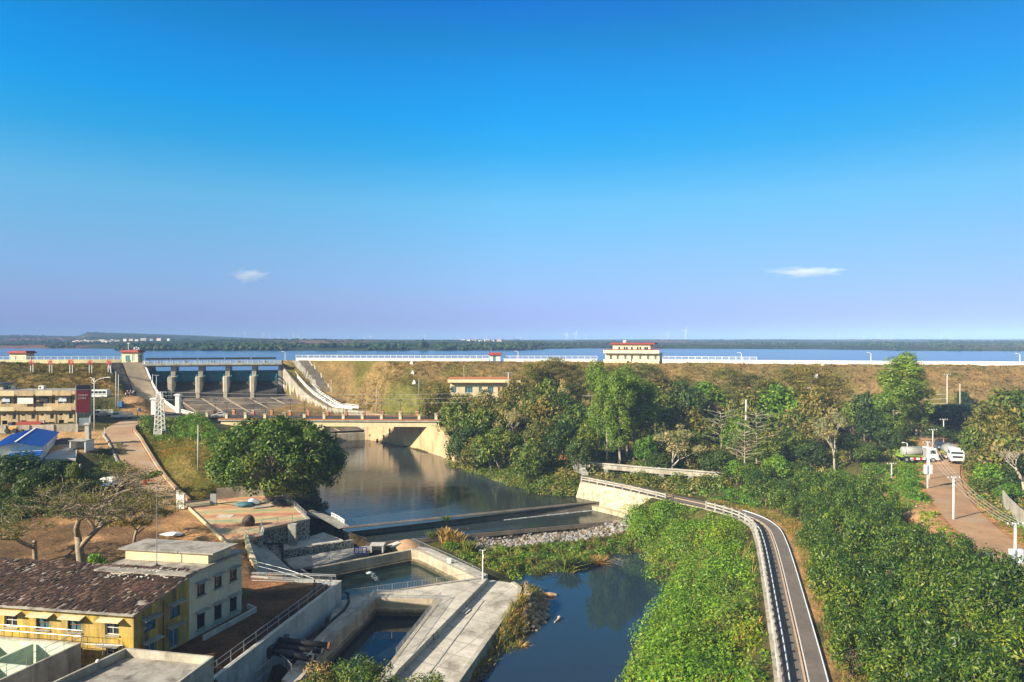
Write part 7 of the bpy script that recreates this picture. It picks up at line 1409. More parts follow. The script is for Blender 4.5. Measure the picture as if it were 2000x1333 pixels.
tufts('grass', 'dry grass on the islet and among the stones', gpx([(828, 1050, 35.6), (1240, 1018, 35), (1240, 1060, 36), (1150, 1108, 36.8), (1000, 1110, 36.6)]), 300, 1.0, 'lf_dry', 66, .55)
GRS = gpx([(268, 850, 23.8), (320, 862, 24.2), (430, 862, 24.2), (470, 930, 28), (440, 968, 30.3), (345, 980, 30.4), (318, 945, 28.6), (285, 900, 26)])
tufts('grass', 'rough grass of the slope left of the big tree', GRS, 4200, .55, 'lf_grass', 67, .75, keep=away((ROAD_LEFT, 4.4))); tufts('grass', 'dry grass of the slope left of the big tree', GRS, 1500, .6, 'lf_dry', 68, .75, keep=away((ROAD_LEFT, 4.6)))
VN = [W(270, 812, 20.5), W(340, 815, 21), V(-92, 196), V(-84, 188), W(440, 870, 24.5), W(420, 885, 25), W(400, 862, 24), W(330, 862, 24), W(285, 850, 23.4)]
cover('creepers', 'green creepers heaped at the left end of the bridge', VN, 190, (.7, 2.2), 56, .42, 'lf_bright', 69, 1.0); cover('creepers', 'dark creepers heaped at the left end of the bridge', VN, 110, (.8, 2.3), 50, .42, 'lf_bush', 70, 1.0)
LBK = gpx([(612, 985, 30.8), (640, 1005, 31.8), (660, 1012, 32.6), (640, 985, 32.6), (600, 940, 32), (520, 905, 32), (440, 870, 26), (470, 930, 28.5), (560, 965, 30.5)])
cover('bank_plants', 'dark plants on the river bank under the big tree', LBK, 240, (.7, 1.8), 46, .42, 'lf_dark', 71, .8)
QB = gpx([(1016, 1150, 36.4), (1046, 1150, 36.8), (1070, 1180, 36.8), (1030, 1240, 36.8), (985, 1285, 36.8), (900, 1345, 36.9), (950, 1270, 36.6), (1000, 1200, 36.4)])
tufts('grass', 'grass on the strip below the quay wall', QB, 300, .8, 'lf_grass', 72, .6); tufts('grass', 'dry grass on the strip below the quay wall', QB, 160, .8, 'lf_dry', 73, .6)
LYD = gpx([(-40, 930, 26.5), (90, 925, 26.5), (200, 930, 27.5), (255, 945, 28.6), (300, 985, 30), (230, 1010, 30.4), (60, 1010, 30.6), (-60, 1040, 31)])
cover('undergrowth', 'shaded undergrowth left of the sloping road', LYD, 300, (.7, 2.0), 46, .45, 'lf_dark', 74, .8, keep=away((ROAD_LEFT, 4))); tufts('grass', 'dry grass under the bare spreading tree', LYD, 700, .7, 'lf_dry', 75, .7, keep=away((ROAD_LEFT, 4)))
LFT = gpx([(200, 872, 24), (232, 868, 24), (262, 925, 27.5), (230, 945, 28), (180, 940, 27.5), (178, 890, 25)]); cover('undergrowth', 'dark plants between the stone pillar and the sloping road', LFT, 60, (.5, 1.4), 50, .4, 'lf_bush', 76, .8)
tufts('grass', 'sparse grass below the apartment block', [V(-150, 176), V(-112, 178), V(-100, 190), V(-112, 198), V(-160, 196)], 800, .7, 'lf_grass', 77, .6)
cover('hedge_bushes', 'bushes on the bank between the minibus and the junction', gpx([(172, 790, 18.6), (228, 790, 18.6), (232, 800, 20), (180, 812, 21)]), 60, (.5, 1.2), 50, .4, 'lf_bush', 78, .9)
def damdots(x0, x1, n, seed, mat, h, nm):
    rg = np.random.default_rng(seed); poly = [V(x0, 0), V(x1, 0)]; pc = offset([z3(p) for p in CL if x0 <= p.x <= x1], -2.8); pf = offset([z3(p) for p in CL if x0 <= p.x <= x1], -31)
    k0 = away((RAMP_R, 4.5), (RAMP_L, 7)); ch = [GL, GR, ER, EL]
    kp = lambda P_: k0(P_) & (sdist(ch, P_[:, 0], P_[:, 1]) > 2)
    tufts('grass', nm, [tuple(p) for p in pc] + [tuple(p) for p in reversed(pf)], n, h, mat, seed, .9, .22, 5, kp)
damdots(-200, -128, 5000, 81, 'lf_daml', .8, 'olive grass of the left dam slope'); damdots(-78, 175, 9000, 82, 'lf_damr', .75, 'dry grass of the right dam slope'); damdots(-78, 175, 2200, 83, 'lf_daml', 1.0, 'greener weeds of the right dam slope')
damdots(-78, -36, 1500, 85, 'lf_daml', .9, 'weeds of the dam slope beside the stone steps')
tufts('grass', 'green grass below the right dam slope', [V(-66, 232), V(-30, 226), V(10, 220), V(10, 210), V(-20, 208), V(-54, 212)], 3000, .7, 'lf_grass', 84, .8)
# clumps of tall reeds and other single plants by the water
def reed(label, px, py, D, h, n, mat, seed, spread=.25, lm=.05):
    rg = np.random.default_rng(seed); p = W(px, py, D); z = ground(p.x, p.y); L = h * (.6 + .5 * rg.random(n)); d = rg.normal(0, spread, (n, 2)); b0 = rg.normal(0, h * .16, (n, 2)); T = np.stack([d[:, 0], d[:, 1], np.ones(n)], -1); T /= np.linalg.norm(T, axis=1)[:, None]
    a = np.stack([b0[:, 0], b0[:, 1], np.zeros(n) - .1], -1); m_ = a + T * (L * .6)[:, None]; e_ = a + T * L[:, None] + np.stack([d[:, 0], d[:, 1], -.15 * np.ones(n)], -1) * (L * .5)[:, None]; s_ = rg.normal(0, 1, (n, 3)); s_[:, 2] = 0; s_ /= np.linalg.norm(s_, axis=1)[:, None]; wd = (L * lm)[:, None]
    co = np.stack([a, m_ + s_ * wd, e_, m_ - s_ * wd], 1).reshape(-1, 3); o = link('reed_clump', np_mesh('reed_clump', co, np.arange(4 * n).reshape(-1, 4), M[mat])); o.location = (p.x, p.y, z); return tag(o, label, 'reeds', 'clumps of reeds and tall grass by the pool')
for a in (('tallest tan reed clump, left of the stones beside the outlet basin', 872, 1066, 35.7, 2.9, 260, 'lf_dry', 1, .16), ('tan reed clump just right of the tallest one', 892, 1068, 35.7, 2.5, 200, 'lf_dry', 2, .2), ('lower yellowish reed clump at the left end of the stones', 845, 1062, 35.5, 1.9, 200, 'lf_grass', 3, .3),
          ('green and tan reed clump at the near end of the stones', 915, 1080, 35.9, 2.2, 220, 'lf_grass', 4, .25), ('big rounded olive grass clump at the water edge of the islet', 1112, 1112, 36.7, 3.0, 420, 'lf_grass', 5, .35), ('grey tan drooping grass clump on the right tip of the islet', 1168, 1098, 36.7, 2.0, 320, 'lf_dry', 6, .5),
          ('small yellow grass clump at the left water edge of the islet', 1050, 1118, 36.7, 1.6, 200, 'lf_grass', 7, .4), ('grass clump at the foot of the quay wall above the pool', 1018, 1255, 36.6, 1.3, 220, 'lf_dry', 8, .5), ('pale reeds leaning on the left side of the bright slope bushes', 1240, 1085, 36, 1.6, 150, 'lf_dry', 9, .35), ('green bush growing out of the middle of the weir', 872, 1018, 33.2, 1.2, 160, 'lf_bush', 10, .5)): reed(*a)
bpy.data.objects['reed_clump.009'].location.z = 6.9
M['stonegrey'] = mk('riprap_stone', (.34, .32, .30), (.19, .175, .165), .9, bmp=.3); M['stonebr'] = mk('brown_riprap_stone', (.42, .33, .24), (.22, .17, .13), .9, bmp=.3)
def rubble(name, label, poly, n, sz, mat, seed):
    rg = np.random.default_rng(seed); bm = bmesh.new(); bmesh.ops.create_icosphere(bm, subdivisions=1, radius=1); bv = np.array([v.co[:] for v in bm.verts]); bf = np.array([[v.index for v in f.verts] for f in bm.faces]); bm.free(); P_ = dots(poly, n, rg); z = groundv(P_[:, 0], P_[:, 1]); co, fs = [], []
    for k in range(n):
        s_ = sz[0] + (sz[1] - sz[0]) * rg.random() ** 2; v = bv * (1 + rg.normal(0, .18, (len(bv), 1))) * np.array([s_ * (.8 + .6 * rg.random()), s_ * (.7 + .4 * rg.random()), s_ * (.55 + .4 * rg.random())]); a = rg.random() * 6.28; ca_, sa_ = math.cos(a), math.sin(a)
        v = np.stack([v[:, 0] * ca_ - v[:, 1] * sa_, v[:, 0] * sa_ + v[:, 1] * ca_, v[:, 2]], -1) + [P_[k, 0], P_[k, 1], z[k] + s_ * .2]; fs.append(bf + len(co) * len(bv)); co.append(v)
    return tag(link(name, np_mesh(name, np.concatenate(co), np.concatenate(fs), M[mat], 3)), label, kind='stuff')
rubble('rubble', 'grey riprap stones below the weir', gpx([(900, 1050, 35.4), (960, 1042, 35), (1100, 1032, 34.9), (1244, 1019, 34.8), (1240, 1036, 35.2), (1130, 1060, 36), (1010, 1076, 36.4), (930, 1078, 36.2), (850, 1060, 35.6)]), 1500, (.16, .48), 'stonegrey', 91)
rubble('rubble', 'brown riprap stones at the pool edge', gpx([(1024, 1138, 36.7), (1050, 1150, 36.9), (1082, 1172, 37), (1078, 1205, 37), (1046, 1234, 37), (1020, 1240, 36.9), (1028, 1195, 36.6)]), 420, (.16, .42), 'stonebr', 92)
rubble('rubble', 'dark wet stones under the quay wall', gpx([(985, 1270, 36.9), (1000, 1275, 37), (930, 1340, 37), (905, 1345, 36.9)]), 60, (.15, .4), 'rockd', 93)
rubble('litter', 'scraps of white litter along the red road', gpx([(1900, 1000, 25), (1960, 1045, 24.8), (1990, 1075, 24.8), (1960, 1055, 25), (1920, 1025, 25)]), 18, (.06, .2), 'white', 94)
rubble('litter', 'scraps of white litter on the earth above the orchard', gpx([(1740, 1000, 27.4), (1800, 1010, 27), (1830, 1060, 26.8), (1790, 1045, 27.3)]), 16, (.06, .2), 'white', 95)
# ------------------------------------------------------------------ the far side: woods, houses, wind turbines, clouds, haze
def zfar(x, y):
    a = 1000 + x * F / y; r_ = y / np.interp(a, spx, sY); i = np.interp(a, ang, np.arange(len(ang))); j = np.interp(r_, rad, np.arange(len(rad))); i0, j0 = int(min(i, len(ang) - 2)), int(min(j, len(rad) - 2)); fi, fj = i - i0, j - j0
    return float((ZF[j0, i0] * (1 - fi) + ZF[j0, i0 + 1] * fi) * (1 - fj) + (ZF[j0 + 1, i0] * (1 - fi) + ZF[j0 + 1, i0 + 1] * fi) * fj)
M['lf_far'] = None
m, t_, b = nodes('far_tree_crowns'); g_ = t_.nodes.new('ShaderNodeNewGeometry'); c = ramp(t_, g_.outputs['Random Per Island'], [(0, (.012, .030, .012)), (.5, (.028, .052, .018)), (.85, (.045, .072, .022)), (1, (.085, .085, .035))]); n1 = noise(t_, .2, 3); c = mixc(t_, .8, c, ramp(t_, n1, [(.35, (.5,) * 3), (.65, (1.4,) * 3)]), 'MULTIPLY'); t_.links.new(c, b.inputs['Base Color']); b.inputs['Roughness'].default_value = 1; b.inputs['Specular IOR Level'].default_value = 0; M['lf_far'] = m
rg = np.random.default_rng(3); bm = bmesh.new(); bmesh.ops.create_icosphere(bm, subdivisions=1, radius=1); bv = np.array([v.co[:] for v in bm.verts]); bf = np.array([[v.index for v in f.verts] for f in bm.faces]); bm.free(); co, fs = [], []
def blob(px, r_, s_, hk):
    y = np.interp(px, spx, sY) * r_; x = (px - 1000) * y / F; z = zfar(x, y)
    for j in range(3):
        v = bv * (1 + rg.normal(0, .16, (len(bv), 1))) * [s_ * .8, s_ * .7, s_ * .75 * hk] + [x + rg.normal() * s_ * .7, y + rg.normal() * s_ * .7, z + s_ * (.35 + .45 * rg.random()) * hk]; fs.append(bf + len(co) * len(bv)); co.append(v)
for k in range(2600):
    px = rg.uniform(-60, 2060); r_ = 1.004 + .30 * rg.random() ** 2; dn = float(vnoise(np.array(px), np.array(r_ * 300), 38, 61)); big = 1.5 if 230 < px < 1060 else (.55 if 1280 < px < 1700 else .9)
    if dn < .47 and r_ < 1.15 or (px > 1700 and rg.random() < .35): continue
    blob(px, r_, (.9 + 1.5 * rg.random()) * big * (.4 + dn), .6 + .35 * rg.random())
for k in range(2600): px = rg.uniform(-60, 2060); r_ = 1.2 + 1.6 * rg.random() ** 1.5; blob(px, r_, 2 + 2.4 * rg.random(), .45) if float(vnoise(np.array(px), np.array(r_ * 120), 55, 62)) > .47 else None
for px, s_ in ((823, 3), (829, 3), (573, 2.4), (700, 3.8), (712, 4), (622, 4.6), (632, 4.8), (641, 4.8), (650, 4.4), (365, 4), (374, 4), (410, 3.8), (416, 4), (745, 4), (752, 4.2), (760, 4), (772, 3.8), (784, 3.6)): blob(px, 1.05, s_, 1.9 if px in (823, 829) else .9)
tag(link('far_woods', np_mesh('far_woods', np.concatenate(co), np.concatenate(fs), M['lf_far'], 3)), 'hazy woods along the far shore of the reservoir', kind='stuff')
M['farpink'] = plain('far_house_wall', (.62, .46, .38), .8); M['farwhite'] = plain('far_house_white', (.72, .70, .66), .8); M['farroof'] = plain('far_house_roof', (.40, .20, .14), .8)
def house(seed):
    q = random.Random(seed); t = thing('village_house', '', 'house', group='houses of the village across the reservoir'); wd, dp, h = q.uniform(8, 15), 8, q.uniform(5, 9)
    MB().box((0, 0, h / 2 - 1), (wd, dp, h + 2)).build('wall', M['farwhite' if seed % 2 else 'farpink'], t, local=True)
    MB().loft([[(-wd / 2 * k - .4, -dp / 2 * k2 - .4, z), (wd / 2 * k + .4, -dp / 2 * k2 - .4, z), (wd / 2 * k + .4, dp / 2 * k2 + .4, z), (-wd / 2 * k - .4, dp / 2 * k2 + .4, z)] for k, k2, z in ((1, 1, h), (.9, .1, h + 2.2))]).build('roof', M['farroof' if seed % 3 else 'farwhite'], t, local=True); return t
HP = [house(k) for k in range(4)]; hs = []
for i, (px, r_) in enumerate([(146, 1.42), (152, 1.5), (158, 1.45), (166, 1.5), (171, 1.44), (180, 1.52), (187, 1.48), (193, 1.55), (200, 1.5), (208, 1.46), (213, 1.5), (219, 1.58), (229, 1.55), (246, 1.75), (257, 1.8), (268, 1.75), (281, 1.85), (296, 1.8), (312, 1.8), (330, 1.78), (904, 1.9), (915, 1.85), (926, 1.92), (938, 1.88), (951, 1.9), (963, 1.9), (975, 1.95)]):
    y = np.interp(px, spx, sY) * r_; x = (px - 1000) * y / F; o = HP[i] if i < 4 else dup(HP[i % 4], (0, 0, 0)); o.location = (x, y, zfar(x, y) + 1.5); o.rotation_euler = (0, 0, i * .7 % .6 - .3); o.scale = (.5 + .28 * (i * .37 % 1),) * 2 + (.28 + .16 * (i * .61 % 1),); o.location.z -= 1; hs.append((px, o))
VG = (('small houses above the shore behind the crest booth', 0, 195), ('small houses above the shore left of the gatehouse', 195, 240), ('small houses above the shore behind the spillway', 240, 400), ('small houses in the trees above the crest booth', 400, 1000))
for what, a, b_ in VG:
    g = [o for px, o in hs if a <= px < b_]
    for i, o in enumerate(g): o['label'] = ordlabel(i, len(g), what)
# wind turbines
def turbine():
    t = thing('wind_turbine', '', 'wind turbine', group='wind turbines on the horizon'); M['turb'] = plain('turbine_white', (.85, .85, .85), .6)
    MB().tube([(0, 0, -8), (0, 0, 90)], [4.0, 2.8], 8).build('tower', M['turb'], t, local=True); MB().box((0, 1, 91), (6, 12, 6)).build('nacelle', M['turb'], t, local=True)
    for k in range(3):
        a = k * 2.094 + .4; d = V(math.sin(a), 0, math.cos(a)); e = V(math.cos(a), 0, -math.sin(a)); c = V(0, -5, 91)
        MB().add([c - e * 2, c + d * 12 - e * 3.2, c + d * 48, c + d * 12 + e * 2.4, c + e * 2] + [p + V(0, .7, 0) for p in (c - e * 2, c + d * 12 - e * 3.2, c + d * 48, c + d * 12 + e * 2.4, c + e * 2)], [(0, 1, 2, 3, 4), (9, 8, 7, 6, 5), (0, 5, 6, 1), (1, 6, 7, 2), (2, 7, 8, 3), (3, 8, 9, 4), (4, 9, 5, 0)]).build('blade', M['turb'], t, local=True)
    return t
T_ = turbine(); TB = [(211, 648, 655), (251, 647, 655), (374, 648, 659), (418, 655, 661), (458, 654, 662), (478, 651, 663), (514, 652, 663), (526, 656, 664), (544, 657, 665), (573, 656, 667), (583, 653, 667), (594, 659, 666), (680, 657, 669), (711, 659, 666), (724, 657, 667), (742, 660, 667), (784, 657, 667), (797, 658, 667), (830, 656, 667), (880, 659, 667), (896, 659, 667), (929, 658, 667), (945, 656, 668), (951, 657, 668), (976, 657, 667), (1010, 657, 667), (1017, 659, 667), (1027, 656, 667), (1107, 653, 670), (1125, 652, 670), (1145, 655, 668), (1304, 652, 667), (1339, 646, 667), (1638, 655, 665), (1687, 656, 665), (1718, 655, 665), (1742, 655, 665), (1796, 655, 665), (1838, 655, 665), (1855, 657, 665)]
ts = []
for i, (px, hb, bs) in enumerate(TB):
    y = min(90 * F / max(bs - hb, 6), 4700); y = max(y, 4200); x = (px - 1000) * y / F; o = T_ if i == 0 else dup(T_, (0, 0, 0)); zb = zat(bs, y); k = (zat(hb, y) - zb) / 90; o.location = (x, y, zb); o.scale = (k,) * 3; o.rotation_euler = (0, 0, r4.uniform(-.5, .5)); 
    for c in o.children: pass
    ts.append((px, o))
for what, a, b_ in (('turbines on the ridge behind the gatehouse and spillway', 0, 500), ('turbines above the right end of the spillway', 500, 620), ('turbines between spillway and crest booth, left half', 620, 790), ('turbines between spillway and crest booth, right half', 790, 990), ('turbines between the crest booth and the cream house', 990, 1200), ('two large turbines just right of the cream house', 1200, 1400), ('faint turbines above the right half of the reservoir', 1400, 2000)):
    g = [o for px, o in ts if a <= px < b_]
    for i, o in enumerate(g): o['label'] = ordlabel(i, len(g), what)
# clouds
def cloud(label, px, py, Y, wpx, hpx, seed):
    c = at(px, Y, zat(py, Y)); wd, h = wpx * Y / F / 2, hpx * Y / F / 2; bm = bmesh.new(); bmesh.ops.create_icosphere(bm, subdivisions=3, radius=1); me = bpy.data.meshes.new('cloud'); bm.to_mesh(me); bm.free(); o = link('cloud', me); o.location = c; o.scale = (wd, wd * .35, h)
    m = bpy.data.materials.new('cloud_vapour'); m.use_nodes = True; t = m.node_tree; t.nodes.clear(); ou = t.nodes.new('ShaderNodeOutputMaterial'); v = t.nodes.new('ShaderNodeVolumePrincipled'); v.inputs['Color'].default_value = (1, .97, .95, 1); v.inputs['Anisotropy'].default_value = -.25
    tc_ = t.nodes.new('ShaderNodeTexCoord'); ln = t.nodes.new('ShaderNodeVectorMath'); ln.operation = 'LENGTH'; t.links.new(tc_.outputs['Object'], ln.inputs[0]); n = noise(t, 1.6, 5, .65, stretch=(1.6 + seed * .3, 1, 1.3)); a = t.nodes.new('ShaderNodeMath'); a.operation = 'SUBTRACT'; t.links.new(n, a.inputs[0]); b_ = t.nodes.new('ShaderNodeMath'); b_.operation = 'MULTIPLY'; b_.inputs[1].default_value = .50; t.links.new(ln.outputs['Value'], b_.inputs[0]); t.links.new(b_.outputs[0], a.inputs[1])
    d = t.nodes.new('ShaderNodeMapRange'); d.inputs[1].default_value = .10; d.inputs[2].default_value = .42; d.inputs[3].default_value = 0; d.inputs[4].default_value = .0065 - .003 * seed; t.links.new(a.outputs[0], d.inputs[0]); t.links.new(d.outputs[0], v.inputs['Density']); t.links.new(v.outputs[0], ou.inputs['Volume']); me.materials.append(m)
    return tag(o, label, 'cloud')
cloud('small white cloud puff low in the sky above the spillway', 487, 538, 7000, 96, 34, 0)
cloud('long thin white cloud wisp low in the sky at the right', 1578, 531, 7000, 190, 26, 1)
# haze
hz = MB().box((0, 8800, 69), (17000, 18200, 144)).build('haze', None); m = bpy.data.materials.new('air'); m.use_nodes = True; t_ = m.node_tree; t_.nodes.clear(); ou = t_.nodes.new('ShaderNodeOutputMaterial'); v = t_.nodes.new('ShaderNodeVolumePrincipled'); v.inputs['Color'].default_value = (.33, .50, .86, 1); v.inputs['Density'].default_value = .00025; v.inputs['Anisotropy'].default_value = -0.3
t_.links.new(v.outputs[0], ou.inputs['Volume']); hz.data.materials.append(m); tag(hz, kind='stuff'); hz.display_type = 'WIRE'
# ------------------------------------------------------------------ vehicles, people, poles and wires, small things
M['carwhite'] = plain('car_white', (.78, .78, .76), .25, 0, .5); M['tyre'] = plain('tyre_rubber', (.02, .02, .02), .8); M['tanksilver'] = mk('tank_metal', (.40, .39, .36), (.30, .29, .27), .5, rough=.45, bmp=.03); M['limegreen'] = plain('lime_green_paint', (.35, .55, .05), .5); M['contblue'] = plain('container_blue', (.02, .14, .30), .5)
M['red'] = plain('red_panel', (.55, .03, .02), .5); M['carblue'] = plain('car_blue', (.035, .06, .11), .3); M['lampred'] = plain('tail_lamp', (.4, .02, .02), .3)
def extr(mb, prof_, y0, y1, tap=1.0):     # side outline (x, z) drawn across the width
    n = len(prof_); mb.add([(x, y0, z) for x, z in prof_] + [(x, y1, z) for x, z in prof_], [tuple(range(n)), tuple(range(2 * n - 1, n - 1, -1))] + [(i, n + i, n + (i + 1) % n, (i + 1) % n) for i in range(n)]); return mb
def wheels(t, xs, wd, r_=.33, w2=.22):
    for x in xs:
        for s_ in (-1, 1):
            y = s_ * (wd / 2 - w2 / 2); wl = MB().tube([(x, y - w2 / 2, r_), (x, y + w2 / 2, r_)], r_, 14).build('wheel', M['tyre'], t, local=True); MB().tube([(x, y + s_ * w2 / 2, r_), (x, y + s_ * (w2 / 2 + .02), r_)], r_ * .58, 10).build('rim', M['steel'], wl, local=True)
def pane(t, a, b_, c, d, name='window', mat='glass'): return MB().add([a, b_, c, d], [(0, 1, 2, 3)]).build(name, M[mat], t, local=True)
def van(label, loc, rz, L=6.6, wd=2.0, h=2.55, cat='minibus'):
    t = thing('minibus', label, cat, loc, rz); b = [(-L / 2, .35), (L / 2 - .1, .35), (L / 2, .8), (L / 2 - .12, 1.25), (L / 2 - .55, h - .3), (L / 2 - 1.0, h), (-L / 2 + .2, h), (-L / 2, h - .25)]
    extr(MB(), b, -wd / 2, wd / 2).build('body', M['carwhite'], t, local=True, bevel=.06); wheels(t, (L / 2 - 1.25, -L / 2 + 1.4), wd + .06, .38)
    for s_ in (-1, 1):
        y = s_ * (wd / 2 + .01)
        for k in range(4): x0 = -L / 2 + .35 + k * (L - 1.9) / 4; pane(t, (x0, y, 1.45), (x0 + (L - 1.9) / 4 - .14, y, 1.45), (x0 + (L - 1.9) / 4 - .14, y, 2.15), (x0, y, 2.15))
        pane(t, (L / 2 - 1.45, y, 1.4), (L / 2 - .45, y, 1.4), (L / 2 - .75, y, 2.1), (L / 2 - 1.45, y, 2.1)); MB().box((0, y, 1.15), (L - .6, .02, .1)).build('stripe', M['carblue'], t, local=True)
        MB().box((L / 2 - .06, s_ * .7, .9), (.12, .3, .2)).build('headlight', M['lamp'], t, local=True)
    pane(t, (L / 2 - .1, -wd / 2 + .15, 1.35), (L / 2 - .1, wd / 2 - .15, 1.35), (L / 2 - .52, wd / 2 - .2, 2.2), (L / 2 - .52, -wd / 2 + .2, 2.2), 'windscreen'); return t
def crate_truck(label, loc, rz, L=5.2, wd=1.75):
    t = thing('crate_truck', label, 'small truck', loc, rz); b = [(L / 2 - 2.3, .45), (L / 2 - .05, .4), (L / 2, .85), (L / 2 - .35, 1.1), (L / 2 - .9, 1.85), (L / 2 - 2.2, 1.88), (L / 2 - 2.3, 1.8)]
    extr(MB(), b, -wd / 2, wd / 2).build('cab', M['carwhite'], t, local=True, bevel=.05); wheels(t, (L / 2 - .75, -L / 2 + .9), wd + .06, .31); MB().box((-.2, 0, .48), (L - .5, .8, .16)).build('chassis', M['dark'], t, local=True)
    bx0, bx1 = -L / 2, L / 2 - 2.38; MB().box(((bx0 + bx1) / 2, 0, .66), (bx1 - bx0, wd, .14)).build('bed', M['carwhite'], t, local=True); mb = MB()
    for s_ in (-1, 1):
        y = s_ * (wd / 2 - .03); mb.box(((bx0 + bx1) / 2, y, .93), (bx1 - bx0, .05, .4))
        for z in (1.25, 1.45, 1.65, 1.84): mb.box(((bx0 + bx1) / 2, y, z), (bx1 - bx0, .04, .05))
        for k in range(7): mb.box((bx0 + .02 + (bx1 - bx0 - .04) * k / 6, y, 1.35), (.05, .06, 1.1))
    for z in (.93, 1.25, 1.45, 1.65, 1.84): mb.box((bx0 + .02, 0, z), (.04, wd - .12, .4 if z < 1 else .05)); mb.box((bx1 - .02, 0, z), (.04, wd - .12, .4 if z < 1 else .05))
    mb.build('crate', M['white'], t, local=True)
    for s_ in (-1, 1):
        y = s_ * (wd / 2 + .01); pane(t, (L / 2 - 1.45, y, 1.15), (L / 2 - .6, y, 1.15), (L / 2 - .98, y, 1.7), (L / 2 - 1.45, y, 1.7)); pane(t, (L / 2 - 2.15, y, 1.15), (L / 2 - 1.58, y, 1.15), (L / 2 - 1.58, y, 1.7), (L / 2 - 2.15, y, 1.7)); MB().box((L / 2 - .05, s_ * .6, .82), (.1, .3, .16)).build('headlight', M['lamp'], t, local=True)
    pane(t, (L / 2 - .36, -wd / 2 + .12, 1.16), (L / 2 - .36, wd / 2 - .12, 1.16), (L / 2 - .85, wd / 2 - .18, 1.78), (L / 2 - .85, -wd / 2 + .18, 1.78), 'windscreen'); return t
def car(label, loc, rz, mat='carwhite', L=4.2, wd=1.75):
    t = thing('car', label, 'car', loc, rz); b = [(-L / 2, .3), (L / 2, .3), (L / 2, .7), (L / 2 - .2, .85), (L / 2 - 1.05, 1.0), (-L / 2 + .1, 1.02), (-L / 2, .9)]
    bo = extr(MB(), b, -wd / 2, wd / 2).build('body', M[mat], t, local=True, bevel=.07); c = [(L / 2 - 1.15, .98), (L / 2 - 1.85, 1.5), (-L / 2 + .75, 1.52), (-L / 2 + .12, 1.0)]; extr(MB(), c, -wd / 2 + .12, wd / 2 - .12).build('cabin', M[mat], t, local=True, bevel=.06); wheels(t, (L / 2 - .8, -L / 2 + .8), wd + .04, .32)
    for s_ in (-1, 1):
        y = s_ * (wd / 2 - .105); pane(t, (L / 2 - 1.4, y, 1.04), (.05, y, 1.04), (.05, y, 1.44), (L / 2 - 1.85, y, 1.42)); pane(t, (-.05, y, 1.04), (-L / 2 + .4, y, 1.04), (-L / 2 + .8, y, 1.44), (-.05, y, 1.44)); MB().box((L / 2 - .05, s_ * .62, .72), (.12, .32, .13)).build('headlight', M['lamp'], t, local=True); MB().box((-L / 2 + .02, s_ * .66, .8), (.08, .26, .16)).build('tail_light', M['lampred'], t, local=True)
    pane(t, (L / 2 - 1.16, -wd / 2 + .2, 1.02), (L / 2 - 1.16, wd / 2 - .2, 1.02), (L / 2 - 1.82, wd / 2 - .26, 1.47), (L / 2 - 1.82, -wd / 2 + .26, 1.47), 'windscreen'); return t
